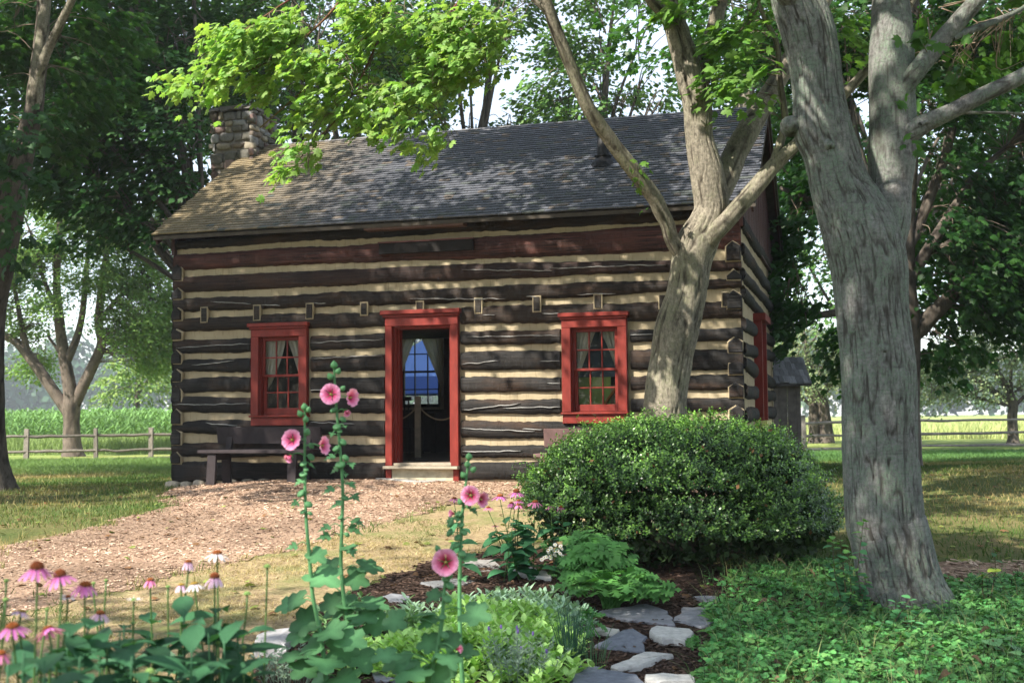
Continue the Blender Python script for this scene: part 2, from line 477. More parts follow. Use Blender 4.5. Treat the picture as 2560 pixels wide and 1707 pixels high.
def inpoly(x, y, P):
    P = np.asarray(P); c = np.zeros(np.shape(x), bool); j = len(P) - 1
    for i in range(len(P)):
        a, b = P[i], P[j]
        k = ((a[1] > y) != (b[1] > y)) & (x < (b[0] - a[0]) * (y - a[1]) / (b[1] - a[1] + 1e-12) + a[0])
        c ^= k; j = i
    return c
D = 1 / .91875
def gpoly(pix):   # photo (2352-wide view) pixels on the ground -> ground polygon
    return [tuple(ghit(u * D, v * D)[:2]) for u, v in pix]
PATH = gpoly([(-60, 1275), (0, 1257), (160, 1224), (330, 1182), (395, 1165), (372, 1134)]) + [(-4.95, 18.2), (3.2, 15.9), (3.5, 15.0)] + \
    [(2.4, 13.2), (1.3, 12.8)] + gpoly([(1195, 1140), (1100, 1152), (1000, 1172), (850, 1210), (700, 1255), (560, 1288), (300, 1352), (-60, 1445)])
BED = gpoly([(560, 1600), (640, 1490), (700, 1420), (790, 1375), (870, 1332), (960, 1296), (1110, 1270), (1230, 1262), (1480, 1275), (1560, 1290), (1900, 1310)]) + \
    [(3.6, 9.2), (1.9, 7.4)] + gpoly([(1640, 1380), (1640, 1600)]) + [(1.6, 5.5), (-.8, 5.5)]
SPUR = gpoly([(2130, 1300), (2180, 1290), (2290, 1293), (2352, 1290), (2500, 1300), (2500, 1345), (2300, 1340), (2150, 1345)])
def sheet(name, poly, mat, step, lift, seed):
    P = np.array(poly); x0, y0 = P.min(0) - .3; x1, y1 = P.max(0) + .3
    X, Y = np.meshgrid(np.arange(x0, x1, step), np.arange(y0, y1, step))
    ed = (fbm(np.stack([X * 2.2, Y * 2.2, 0 * X], -1), seed).reshape(X.shape) - .5) * .5
    ed2 = (fbm(np.stack([X * 2.2, Y * 2.2, 0 * X + 9], -1), seed).reshape(X.shape) - .5) * .5
    Z = gz(X, Y) + lift + .02 * (fbm(np.stack([X * 5, Y * 5, 0 * X], -1), seed + 4).reshape(X.shape) - .3).clip(0)
    V = np.stack([X, Y, Z], -1).reshape(-1, 3); n = X.shape[1]
    i, j = np.meshgrid(np.arange(X.shape[0] - 1), np.arange(n - 1), indexing='ij')
    ok = inpoly((X + ed)[:-1, :-1] + step / 2, (Y + ed2)[:-1, :-1] + step / 2, poly)
    F = np.stack([i * n + j, i * n + j + 1, (i + 1) * n + j + 1, (i + 1) * n + j], -1)[ok]
    o = MB().add(V, F).build(name, mat, smooth=True); o['kind'] = 'structure'; return o
sheet('mulch_path', PATH, MT['path'], .07, .008, 3)
sheet('garden_bed', BED, MT['soil'], .06, .014, 4)
def worn_mat():
    m, n = new_mat('worn_ground'); b = pbsdf(n, .95, .1); co = coords(n)
    c = ramp(n, noise(n, co, 26, 6, .75, .6), [(.3, (.13, .085, .055)), (.5, (.30, .225, .13)), (.72, (.45, .37, .21))])
    g_ = ramp(n, noise(n, co, 1.6, 4, .6), [(.48, (0, 0, 0)), (.66, (.7, .7, .7))]); c = mixc(n, g_, c, (.13, .17, .05))
    n.links.new(c, b.inputs['Base Color']); n.links.new(bump(n, noise(n, co, 40, 4, .7), .02), b.inputs['Normal']); out(n, b.outputs[0]); return m
MT['worn'] = worn_mat()
WORN = gpoly([(-60, 1440), (300, 1348), (560, 1284), (700, 1250), (850, 1206), (1000, 1168), (1180, 1140)]) + [(1.7, 12.4), (1.5, 9.4)] + gpoly([(1110, 1268), (960, 1296), (870, 1332), (790, 1375), (700, 1420), (600, 1490), (500, 1600)]) + [(-2.2, 4.5), (-3.2, 6.5)]
sheet('worn_ground', WORN, MT['worn'], .07, .004, 6)
sheet('mulch_path_spur', SPUR, MT['path'], .08, .008, 5)

# ------------------------------------------------------------------ cabin (local frame: x along the front wall, y into the house, z up)
PHI = 0.2807; CO = np.array([-5.1111, 18.1048, 0.0]); CW, CD = 8.4843, 5.62
ex = np.array([math.cos(PHI), -math.sin(PHI), 0]); ey = np.array([math.sin(PHI), math.cos(PHI), 0])
def toW(p): return CO + p[0] * ex + p[1] * ey + np.array([0, 0, p[2]])
def wall(u, v, yl=0.0):
    """photo pixel -> cabin-local (x, z) on the plane y = yl"""
    d = ray(u, v); c = np.array([0, 0, EYE]) - CO
    t = (yl - c @ ey) / (d @ ey); p = c + t * d
    return p @ ex, p[2]
cabin = thing('log_cabin', 'dark log cabin with cream chinking, red trimmed door and windows and a wood shingle roof', 'cabin')
cabin.location = CO; cabin.rotation_euler = (0, 0, -PHI); OFF[cabin.name] = np.zeros(3)

def log_mat():
    m, n = new_mat('hewn_log'); b = pbsdf(n, .72, .25); c = attr(n)
    f = noise(n, coords(n, (.7, 9, 16)), 2.2, 7, .7, .3)
    v = ramp(n, f, [(.28, (.35, .33, .32)), (.5, (.9, .9, .9)), (.72, (1.9, 1.75, 1.6))])
    c = mixc(n, 1.0, c, v, 'MULTIPLY')
    gr = ramp(n, noise(n, coords(n, (.5, 6, 11)), 3.1, 5, .6, .5), [(.56, (0, 0, 0)), (.72, (.55, .55, .55))])
    c = mixc(n, gr, c, (.06, .058, .057))
    wm = ramp(n, noise(n, coords(n, (.8, 1, 3)), 1.3, 4, .6), [(.5, (0, 0, 0)), (.7, (.6, .6, .6))])
    c = mixc(n, wm, c, (.06, .03, .015))
    n.links.new(c, b.inputs['Base Color'])
    ck_ = ramp(n, noise(n, coords(n, (.45, 3, 24)), 2.0, 5, .6, .25), [(.455, (1, 1, 1)), (.49, (.12, .12, .12)), (.51, (.12, .12, .12)), (.545, (1, 1, 1))])
    ck2 = ramp(n, noise(n, coords(n, (1, 1, 1)), 1.1, 2), [(.46, (0, 0, 0)), (.54, (1, 1, 1))]); c = mixc(n, ck2, c, mixc(n, 1.0, c, ck_, 'MULTIPLY'))
    n1 = bump(n, f, .012); n2 = bump(n, noise(n, coords(n, (13, 2, 2.2)), 1.3, 3, .6), .022, .7, n1); n.links.new(bump(n, noise(n, coords(n, (3, 30, 60)), 3, 4, .7), .005, 1, n2), b.inputs['Normal'])
    n.links.new(c, b.inputs['Base Color']); out(n, b.outputs[0]); return m
def chink_mat():
    m, n = new_mat('cream_chinking'); b = pbsdf(n, .9, .1); co = coords(n)
    c = ramp(n, noise(n, co, 2.5, 5, .65), [(.3, (.29, .24, .155)), (.7, (.385, .32, .215))])
    st = ramp(n, noise(n, coords(n, (9, 1, 1.2)), 3, 5, .7), [(.28, (.6, .56, .48)), (.46, (1, 1, 1))])
    c = mixc(n, 1.0, c, st, 'MULTIPLY')
    n.links.new(c, b.inputs['Base Color'])
    n.links.new(bump(n, noise(n, co, 24, 5, .65), .008), b.inputs['Normal']); out(n, b.outputs[0]); return m
def shingle_mat():
    m, n = new_mat('wood_shingle'); b = pbsdf(n, .72, .3); c = attr(n)
    g = noise(n, coords(n, (1, .07, .07)), 95, 4, .7)
    c = mixc(n, 1.0, c, ramp(n, g, [(.3, (.62, .62, .62)), (.7, (1.25, 1.25, 1.25))]), 'MULTIPLY')
    n.links.new(c, b.inputs['Base Color']); n.links.new(bump(n, g, .004), b.inputs['Normal']); out(n, b.outputs[0]); return m
MT['log'] = log_mat(); MT['chink'] = chink_mat(); MT['shingle'] = shingle_mat()

# openings in the front wall: x0,x1,z0,z1 (clear) and outer trim
WIN = [(1.461, 2.111, 1.09, 2.245), (1.461 + 4.71, 2.111 + 4.71, 1.09, 2.245)]
DOOR = (3.565, 4.44, .398, 2.335)
def shell(holes, L, h, t, frame, name, mat):
    """wall slab with rectangular holes; frame(x, y, z) maps wall coordinates into the cabin frame"""
    xs_ = sorted({0, L} | {a for q in holes for a in q[:2]}); mb = MB()
    for a, b in zip(xs_[:-1], xs_[1:]):
        zs = [(0, h)]
        for q in holes:
            if q[0] <= a + 1e-6 and q[1] >= b - 1e-6: zs = [(0, q[2]), (q[3], h)]
        for z0, z1 in zs:
            m2 = MB(); box(m2, a, b, 0, t, z0, z1); V = np.array([frame(*p) for p in m2.V[0]]); mb.add(V, m2.F)
    return mb.build(name, mat, cabin)
HT = 3.74
shell([WIN[0], DOOR, WIN[1]], CW - .44, HT, .2, lambda x, y, z: (x + 0, .02 + y, z - .1) if True else 0, 'chinking', MT['chink']) if False else None
def fr_front(x, y, z): return (x, .02 + y, z)
shell([WIN[0], DOOR, WIN[1]], CW, HT, .2, fr_front, 'chinking', MT['chink'])
rwx0, rwz1 = wall(1011, 858, CD - .12); rwx1, rwz0 = wall(1098, 1013, CD - .12)
RW = (rwx0 - .04, rwx1 + .04, rwz0 - .03, rwz1 + .12)
shell([RW], CW, HT, .2, lambda x, y, z: (x, CD - .22 + y, z), 'chinking', MT['chink'])
sw_y0, sw_y1, sw_z0, sw_z1 = 2.0, 2.75, .95, 2.42
shell([(sw_y0, sw_y1, sw_z0, sw_z1)], CD - .44, HT, .2, lambda x, y, z: (CW - .22 + y, .22 + x, z), 'chinking', MT['chink'])
shell([], CD - .44, HT, .2, lambda x, y, z: (.02 + y, .22 + x, z), 'chinking', MT['chink'])

# hewn logs of the front wall: photo rows of their top and bottom edges at three stations
ROWS = [((597, 618), (531, 577), (512, 545)), ((632, 672), (587, 642), (553, 622)), ((688, 728), (656, 695), (648, 680)),
        ((743, 775.5), (714.5, 754), (694, 722)), ((793, 827), (765, 808), (752, 797)), ((846, 883), (823, 860), (818, 854)),
        ((898, 930), (877, 926), (873, 923)), ((945, 981), (943, 983), (937, 974)), ((991, 1031), (997, 1034), (992, 1030)),
        ((1051, 1084), (1052, 1096), (1050, 1090)), ((1107, 1142), (1112, 1142), (1108, 1140)), ((1155, 1203), (1155, 1202), (1154, 1200))]
ST = [500, 1250, 1790]
rows = []
for R in ROWS:
    xs3 = []; zt = []; zb = []
    for u, (a, b) in zip(ST, R):
        x, z = wall(u, a, -.05); xs3.append(x); zt.append(z); zb.append(wall(u, b, -.05)[1])
    rows.append((xs3, zt, zb))
def edges(r, x):
    xs3, zt, zb = rows[r]
    return np.interp(x, xs3, zb), np.interp(x, xs3, zt)
def log_col(r, rng):
    base = np.array([.0135, .0122, .0115]) if r > 2 else np.array([.033, .018, .0145])
    if r == 1: base = np.array([.055, .021, .017])
    if r == 0: base = np.array([.013, .010, .009])  # top log blackened, eave shadow put into its colour
    if r in (3, 4): base = np.array([.024, .0165, .012])
    return base * rng.uniform(.85, 1.2)
def log_piece(mb, xa, xb, lo, hi, frame, col, seed, out_=.07, wav=.026):
    n = max(3, int((xb - xa) / .06) + 1); x = np.linspace(xa, xb, n)
    zb = lo(x) + (fbm(np.stack([x * 1.1, 0 * x + seed, 0 * x], 1), 1, 2) - .5) * wav * 2 + (vnoise(np.stack([x * 17, 0 * x + seed, 0 * x], 1), 5) - .5) * .02
    zt = hi(x) + (fbm(np.stack([x * 1.1, 0 * x + seed + 50, 0 * x], 1), 1, 2) - .5) * wav * 2 + (vnoise(np.stack([x * 17, 0 * x + seed + 70, 0 * x], 1), 5) - .5) * .02
    s = np.array([0, .06, .2, .4, .6, .8, .94, 1]); prof = np.array([0, .55, .88, 1, 1, .9, .6, 0])
    P = []
    C = []
    for k, (t, p) in enumerate(zip(s, prof)):
        q = np.stack([x * 3, 0 * x + seed, 0 * x + t * 5], 1)
        y = .021 - (out_ + .022 * (fbm(q, 3, 3) - .5)) * p
        if k in (0, 7): y = np.full(n, .025)
        P.append(np.stack([x, y, zb + (zt - zb) * t], 1))
        C.append(col[None] * (.75 + .5 * fbm(q * [1, 1, 3], 8, 3)[:, None]))
    P = np.array(P); V = P.reshape(-1, 3); C = np.concatenate(C)
    i, j = np.meshgrid(np.arange(7), np.arange(n - 1), indexing='ij')
    F = np.stack([i * n + j, i * n + j + 1, (i + 1) * n + j + 1, (i + 1) * n + j], -1).reshape(-1, 4)
    e0 = np.arange(8) * n; e1 = e0 + n - 1
    V = np.array([frame(*p) for p in V])
    mb.add(V, [F, e0[None, ::-1], e1[None]], C)
TRIM = [(1.30, 2.275, .93, 2.40), (1.30 + 4.71, 2.275 + 4.71, .93, 2.40), (3.43, 4.575, -.2, 2.53)]
rl = np.random.default_rng(3)
def cut(xa, xb, z, holes):
    iv = [(xa, xb)]
    for h in holes:
        if h[2] < z < h[3]:
            nv = []
            for a, b in iv:
                if h[0] > a and h[1] < b: nv += [(a, h[0]), (h[1], b)]
                else: nv.append((a, b))
            iv = nv
    return iv
for r in range(len(rows)):
    col = log_col(r, rl)
    for (a, b) in cut(0.0, CW, float(np.mean(edges(r, np.array([4.2])))), TRIM):
        pts = [(a, b)]
        for (p, q) in pts:
            zm = float(np.mean(edges(r, np.array([(p + q) / 2]))))
            mb = MB(); c2 = col * rl.uniform(.85, 1.2)
            # per-piece check against openings using the piece's own height
            sub = cut(p, q, zm, TRIM)
            for (s0, s1) in sub:
                log_piece(mb, s0, s1, lambda x, r=r: edges(r, x)[0], lambda x, r=r: edges(r, x)[1], lambda x, y, z: (x, y, z), c2, r * 7.3 + p)
            mb.build('log', MT['log'], cabin, smooth=True)
# logs of the other three walls, half a course higher or lower than the front ones
mid = [(np.mean(rows[i][2]) + np.mean(rows[i + 1][1])) / 2 for i in range(len(rows) - 1)]
def side_logs(frame, L, holes, seed, step=.14):
    for r, zc in enumerate(mid):
        sd = np.random.default_rng(seed * 100 + r); hh = sd.uniform(.075, .1)
        sl = sd.uniform(-.03, .03)
        for (a, b) in cut(0, L, zc, holes):
            mb = MB()
            log_piece(mb, a, b, lambda x: zc - hh + sl * (x - L / 2), lambda x: zc + hh + sl * (x - L / 2), frame, np.array([.017, .017, .017]) * sd.uniform(.8, 1.3), r * 3.1 + seed, wav=.03)
            mb.build('log', MT['log'], cabin, smooth=True)
side_logs(lambda x, y, z: (CW - y, x, z), CD, [(sw_y0 - .14, sw_y1 + .14, sw_z0 - .1, sw_z1 + .1)], 1)
side_logs(lambda x, y, z: (0 + y, CD - x, z), CD, [], 2)
def back_fr(x, y, z): return (CW - x, CD - y, z)
side_logs(back_fr, CW, [(CW - RW[1] - .1, CW - RW[0] + .1, RW[2] - .1, RW[3] + .1)], 4)
# squared, peaked ends of the side logs at both front corners, each with a mortar rim
def zoomed(x0, y0, s, pts): return [(x0 + x / s, y0 + y / s) for x, y in pts]
ENDS_L = zoomed(380, 540, 4.055, [(245, 570), (225, 785), (225, 992), (215, 1200), (222, 1428)]) + zoomed(380, 860, 4.055, [(228, 315), (212, 505), (218, 735), (230, 940), (225, 1150)])
EH_L = [.25, .17, .19, .15, .2, .19, .24, .22, .24, .17]
ENDS_R = zoomed(1600, 500, 2.53, [(605, 320), (617, 470), (612, 628), (610, 915), (613, 1055), (613, 1198), (616, 1345)])
EH_R = [.26, .13, .25, .21, .19, .2, .21]
def log_end(u, v, h, left, k):
    x, z = wall(u, v, -.06); w = .155 if left else .19
    xa, xb = (.004, w) if left else (CW - w, CW - .004)
    sd = np.random.default_rng(k); pk = .05 + .03 * sd.random()
    def pent(g_):
        return np.array([[xa - g_ * (not left), z - h / 2 - g_], [xb + g_ * left, z - h / 2 - g_], [xb + g_ * left, z + h / 2 - pk + g_ * .6], [(xa + xb) / 2 + .012 * sd.normal(), z + h / 2 + g_], [xa - g_ * (not left), z + h / 2 - pk + g_ * .6]])
    def prism(mb, P, y0, y1, col, inset):
        n = len(P); c = P.mean(0)
        V = np.concatenate([np.c_[P * 1, np.full(n, y1)][:, [0, 2, 1]], np.c_[P, np.full(n, y0 + .012)][:, [0, 2, 1]], np.c_[c + (P - c) * inset, np.full(n, y0)][:, [0, 2, 1]]])
        F = np.array([[i, (i + 1) % n, n + (i + 1) % n, n + i] for i in range(n)] + [[n + i, n + (i + 1) % n, 2 * n + (i + 1) % n, 2 * n + i] for i in range(n)])
        mb.add(V, [F, np.arange(2 * n, 3 * n)[None]], col)
    mb = MB(); prism(mb, pent(0), -.068 - .02 * sd.random(), .02, np.array([.018, .017, .017]) * sd.uniform(.8, 1.4), .86)
    e = mb.build('log_end', MT['log'], cabin)
    mb = MB(); q_ = pent(.016); q_ = q_ + sd.normal(0, .006, q_.shape); prism(mb, q_, -.05, .02, (1, 1, 1), .9); mb.build('mortar_rim', MT['chink'], e)
for k, (p, h) in enumerate(zip(ENDS_L, EH_L)): log_end(*p, h, True, k)
for k, (p, h) in enumerate(zip(ENDS_R, EH_R)): log_end(*p, h, False, 40 + k)
# ends of the ceiling joists poking through the wall
JO = [(509, 787, .2), (641, 781.5, .2), (773, 777.7, .2), (909, 772, .16), (1048.7, 764, .1), (1195, 764, .19), (1341.5, 759.7, .19), (1494.5, 753.5, .17), (1657, 754, .17), (1815, 748.5, .17)]
for k, (u, v, h) in enumerate(JO):
    x, z = wall(u, v, -.06); sd = np.random.default_rng(90 + k); w = .085
    tp = .012 if k in (5,) else 0
    mb = MB(); V = np.array([[x - w / 2 + tp, -.062, z - h / 2], [x + w / 2 - tp, -.062, z - h / 2], [x + w / 2, -.062, z + h / 2], [x - w / 2, -.062, z + h / 2],
                             [x - w / 2 + tp, .02, z - h / 2], [x + w / 2 - tp, .02, z - h / 2], [x + w / 2, .02, z + h / 2], [x - w / 2, .02, z + h / 2]]) + sd.normal(0, .003, (8, 3))
    mb.add(V, np.array([[0, 1, 2, 3], [4, 5, 1, 0], [5, 6, 2, 1], [6, 7, 3, 2], [7, 4, 0, 3]]), (.03, .026, .022))
    e = mb.build('joist_end', MT['log'], cabin)
    mb = MB(); q = .02
    for (a, b, c, d) in ((x - w / 2 - q, x - w / 2, z - h / 2 - q, z + h / 2 + q), (x + w / 2, x + w / 2 + q, z - h / 2 - q, z + h / 2 + q), (x - w / 2, x + w / 2, z + h / 2, z + h / 2 + q), (x - w / 2, x + w / 2, z - h / 2 - q, z - h / 2)):
        bbox(mb, a, b, -.055, .02, c, d, .007)
    mb.build('mortar_rim', MT['chink'], e)
# pale filler smeared into the drying cracks of the logs
CR = [(1120, 500, [(140, 705, 1050, 715), (1020, 690, 2210, 655), (-400, 1000, 580, 1000), (350, 1165, 480, 1165), (790, 983, 900, 980), (1310, 960, 1700, 945), (950, 1145, 1140, 1155), (190, 1388, 1140, 1370), (1840, 1362, 2080, 1355)]),
      (1120, 820, [(140, 365, 520, 332), (930, 333, 1140, 330), (1000, 560, 1140, 562), (140, 830, 730, 765), (560, 812, 1140, 798), (140, 1018, 880, 1045), (750, 1020, 960, 1022), (140, 1252, 740, 1243)]),
      (380, 540, [(590, 870, 1000, 890), (1100, 900, 1300, 910), (1640, 880, 1760, 885), (1600, 1282, 2350, 1248), (250, 1335, 1000, 1292)]),
      (380, 860, [(400, 212, 830, 168), (200, 612, 1000, 605), (545, 800, 870, 825), (815, 842, 1140, 860), (1590, 470, 1760, 462), (1600, 795, 2050, 808), (1600, 150, 2350, 112)])]
for (bx, by, L) in CR:
    for k, (a, b, c, d) in enumerate(L):
        xa, za = wall(bx + a / 4.055, by + b / 4.055, -.06); xb, zb_ = wall(bx + c / 4.055, by + d / 4.055, -.06)
        n = max(6, int((xb - xa) / .03)); t = np.linspace(0, 1, n); x = xa + (xb - xa) * t
        q = np.stack([x * 7, 0 * x + k, 0 * x + b * .01], 1)
        z = za + (zb_ - za) * t + (fbm(q, 2, 3) - .5) * .03
        hw = (.0035 + .006 * fbm(q * 1.7, 6, 3)) * np.minimum(1, 6 * np.minimum(t, 1 - t) + .15)
        V = np.concatenate([np.stack([x, np.full(n, -.04), z - hw], 1), np.stack([x, np.full(n, -.0665), z - hw * .5], 1), np.stack([x, np.full(n, -.0665), z + hw * .5], 1), np.stack([x, np.full(n, -.04), z + hw], 1)])
        F = np.concatenate([np.stack([np.arange(n - 1) + r * n, np.arange(1, n) + r * n, np.arange(1, n) + (r + 1) * n, np.arange(n - 1) + (r + 1) * n], 1) for r in range(3)])
        MB().add(V, F, (.30, .30, .29)).build('crack_filler', MT['plain'], cabin)
# boards under the eave
x0, z0 = wall(912, 577, -.22); x1, z1 = wall(1160, 563, -.22)
mb = MB(); box(mb, x0, x1, -.26, -.075, z0 + .0, z0 + .05, (.10, .05, .035)); mb.build('eave_board', MT['paint'], cabin)
x0, z0 = wall(947, 640, -.1); x1, z1 = wall(1182, 597, -.1)
mb = MB(); bbox(mb, x0, x1, -.105, -.06, z0 + .02, z1, .006, (.012, .010, .009)); sb = mb.build('dark_board', MT['wood'], cabin)
mb = MB(); box(mb, x0 - .01, x1 + .01, -.12, -.06, z1 + .002, z1 + .02, (.10, .035, .028)); mb.build('board_cap', MT['paint'], sb)
# field stones under the sill log, left end
for k, (u, v, w, h) in enumerate([(432, 1213, 40, 20), (465, 1213, 30, 18), (497, 1209, 32, 18), (530, 1208, 26, 16), (575, 1206, 40, 16), (620, 1205, 34, 15), (660, 1204, 32, 14), (700, 1203, 34, 12), (745, 1202, 38, 12)]):
    x, z = wall(u, v, -.02); s = 17.9 / 3000
    sd = np.random.default_rng(k); bm = MB(); th = np.linspace(0, 2 * np.pi, 10, endpoint=False)
    V = []
    for (y, sc) in ((.06, 1), (-.045, 1), (-.075, .72)):
        V.append(np.stack([x + np.cos(th) * w / 2 * s * sc * (1 + .12 * np.sin(3 * th + k)), np.full(10, y), z + np.sign(np.sin(th)) * np.abs(np.sin(th)) ** .7 * h / 2 * s * 1.2 * sc], 1))
    V = np.concatenate(V); F = np.array([[r * 10 + i, r * 10 + (i + 1) % 10, (r + 1) * 10 + (i + 1) % 10, (r + 1) * 10 + i] for r in (0, 1) for i in range(10)])
    bm.add(V, [F, np.arange(20, 30)[None]], np.array([.33, .29, .23]) * sd.uniform(.8, 1.2)); bm.build('foundation_stone', MT['stone'], cabin, smooth=True)

# ---- red trim
RED = np.array([.16, .0185, .0125])
def glass_mat():
    m, n = new_mat('window_glass'); t = N(n, 'ShaderNodeBsdfTransparent'); gl = N(n, 'ShaderNodeBsdfGlossy'); gl.inputs['Roughness'].default_value = .02
    t.inputs['Color'].default_value = (.93, .95, .94, 1)
    f = N(n, 'ShaderNodeFresnel'); f.inputs[0].default_value = 1.5
    n.links.new(bump(n, noise(n, coords(n), 5, 2), .004), gl.inputs['Normal'])
    mx = N(n, 'ShaderNodeMixShader'); n.links.new(f.outputs[0], mx.inputs[0]); n.links.new(t.outputs[0], mx.inputs[1]); n.links.new(gl.outputs[0], mx.inputs[2])
    out(n, mx.outputs[0]); return m
MT['glass'] = glass_mat()
def curtain(parent, xa, xb, top, bot, y, tied_side, tie_z, tie_w, seed, sweep):
    """gathered curtain: hangs full at the top and is drawn to one side at the tie"""
    nz, nxx = 26, 34; sd = np.random.default_rng(seed); ph = sd.uniform(0, 6, 3)
    V = np.zeros((nz, nxx, 3))
    for i in range(nz):
        t = i / (nz - 1); z = top + (bot - top) * t
        full = xb - xa
        tt = (top - z) / (top - tie_z)
        w = full + (tie_w - full) * (min(tt, 1) ** sweep) if tt <= 1 else tie_w * (1 + .25 * (tt - 1))
        for j in range(nxx):
            s = j / (nxx - 1)
            x = xa + s * w if tied_side < 0 else xb - s * w
            fold = .022 * math.sin(s * 26 + ph[0]) + .012 * math.sin(s * 47 + ph[1] + t * 2)
            V[i, j] = (x, y + fold, z + .01 * math.sin(s * 13 + ph[2]) * t)
    i, j = np.meshgrid(np.arange(nz - 1), np.arange(nxx - 1), indexing='ij')
    F = np.stack([i * nxx + j, i * nxx + j + 1, (i + 1) * nxx + j + 1, (i + 1) * nxx + j], -1).reshape(-1, 4)
    return MB().add(V.reshape(-1, 3), F, (.76, .73, .65)).build('curtain', MT['cloth_thin'], parent, smooth=True)
def thin_cloth():
    m, n = new_mat('muslin'); b = pbsdf(n, .9, .05); t = N(n, 'ShaderNodeBsdfTranslucent')
    c = attr(n); n.links.new(c, b.inputs['Base Color']); n.links.new(c, t.inputs['Color'])
    mx = N(n, 'ShaderNodeMixShader'); mx.inputs[0].default_value = .35; n.links.new(b.outputs[0], mx.inputs[1]); n.links.new(t.outputs[0], mx.inputs[2]); out(n, mx.outputs[0]); return m
MT['cloth_thin'] = thin_cloth()
def front_window(dx, seed):
    w = thing('window', '', '', (0, 0, 0)); del w['label']; del w['category']; w.parent = cabin; OFF[w.name] = np.zeros(3)
    X = lambda a: a + dx
    xa, xb = 1.336, 2.236; P = MT['paint']
    def b(name, *a, col=RED, f=bbox):
        mb = MB(); f(mb, X(a[0]), X(a[1]), *a[2:], col=col * RNG.uniform(.93, 1.07)); return mb.build(name, P, w)
    b('window_cap', 1.30, 2.272, -.145, -.05, 2.385, 2.44)
    b('cap_moulding', 1.322, 2.25, -.118, -.05, 2.352, 2.384)
    b('head_casing', xa, xb, -.092, .0, 2.24, 2.351)
    b('side_casing', xa, 1.461, -.09, .0, 1.092, 2.239); b('side_casing', 2.111, xb, -.09, .0, 1.092, 2.239)
    b('sill', xa - .012, xb + .012, -.125, .03, 1.062, 1.09); b('apron', xa + .004, xb - .004, -.088, .0, .938, 1.060)
    mb = MB()
    for a in ((1.4612, 1.476, .001, .2, 1.091, 2.24), (2.096, 2.1108, .001, .2, 1.091, 2.24), (1.4762, 2.0958, .001, .2, 2.226, 2.2398), (1.4762, 2.0958, .03, .2, 1.0912, 1.1)):
        box(mb, X(a[0]), X(a[1]), *a[2:], col=RED)
    mb.build('window_jamb', P, w)
    # two sashes, three by two panes each
    for nm, y, z0, z1, bl, br, bt, bb in (('upper_sash', .012, 1.652, 2.226, .042, .042, .042, .036), ('lower_sash', .052, 1.10, 1.686, .052, .05, .034, .095)):
        x0, x1 = 1.477, 2.095; mb = MB()
        for a in ((x0, x0 + bl, z0, z1), (x1 - br, x1, z0, z1), (x0 + bl, x1 - br, z1 - bt, z1), (x0 + bl, x1 - br, z0, z0 + bb)):
            bbox(mb, X(a[0]), X(a[1]), y, y + .036, a[2], a[3], .005, col=RED)
        gx0, gx1, gz0, gz1 = x0 + bl, x1 - br, z0 + bb, z1 - bt
        pw = (gx1 - gx0) / 3; ph = (gz1 - gz0) / 2; mt = .0095
        for k in (1, 2): bbox(mb, X(gx0 + pw * k - mt), X(gx0 + pw * k + mt), y + .004, y + .03, gz0, gz1, .004, col=RED)
        for k in range(3): bbox(mb, X(gx0 + pw * k + mt * (k > 0)), X(gx0 + pw * (k + 1) - mt * (k < 2)), y + .005, y + .029, gz0 + ph - mt, gz0 + ph + mt, .004, col=RED)
        mb.build(nm, P, w)
        for i in range(3):
            for j in range(2):
                mb = MB(); sd = np.random.default_rng(seed * 50 + i * 7 + j + int(z0 * 10)); q = sd.normal(0, .0012, 4)
                V = np.array([[X(gx0 + pw * i), y + .018 + q[0], gz0 + ph * j], [X(gx0 + pw * (i + 1)), y + .018 + q[1], gz0 + ph * j], [X(gx0 + pw * (i + 1)), y + .018 + q[2], gz0 + ph * (j + 1)], [X(gx0 + pw * i), y + .018 + q[3], gz0 + ph * (j + 1)]])
                mb.add(V, np.array([[0, 1, 2, 3]])).build('pane', MT['glass'], w)
    return w
w1 = front_window(0, 1); w2 = front_window(4.71, 2)
w1['label'] = 'left red sash window'; w2['label'] = 'right red sash window'
curtain(w1, 1.45, 1.80, 2.25, 1.36, .13, -1, 1.42, .03, 1, 1.6); curtain(w1, 1.80, 2.13, 2.25, 1.20, .13, 1, 1.36, .015, 2, .9)
curtain(w2, 6.16, 6.50, 2.25, 1.45, .13, -1, 1.46, .02, 3, .95); curtain(w2, 6.52, 6.84, 2.25, 1.45, .13, 1, 1.50, .02, 4, .9)

dr = thing('door_frame', '', ''); del dr['label']; del dr['category']; dr.parent = cabin
def db(name, *a, col=RED, f=bbox, mat=None):
    mb = MB(); f(mb, *a, col=col); return mb.build(name, mat or MT['paint'], dr)
db('header_cap', 3.405, 4.60, -.15, -.05, 2.50, 2.56); db('cap_moulding', 3.43, 4.575, -.115, -.05, 2.462, 2.499)
db('head_casing', 3.46, 4.555, -.09, 0, 2.335, 2.461)
db('side_casing', 3.46, 3.564, -.088, 0, .36, 2.334); db('side_casing', 4.441, 4.555, -.088, 0, .36, 2.334)
db('plinth', 3.463, 3.545, -.08, 0, .10, .318); db('plinth', 4.47, 4.552, -.08, 0, .10, .318)
mb = MB()
for a in ((3.5652, 3.60, .001, .24, .40, 2.33), (4.405, 4.4398, .001, .24, .40, 2.33), (3.60, 4.405, .001, .24, 2.30, 2.3345), (3.60, 3.625, .06, .10, .40, 2.30), (4.38, 4.405, .06, .10, .40, 2.30)): box(mb, *a, col=RED)
mb.build('door_jamb', MT['paint'], dr)
db('threshold', 3.452, 4.563, -.17, .25, .319, .359, col=np.array([.30, .26, .20]), mat=MT['wood'])
db('sill_plank', 3.5652, 4.4398, -.06, .24, .36, .3985, col=np.array([.28, .24, .185]), mat=MT['wood'])
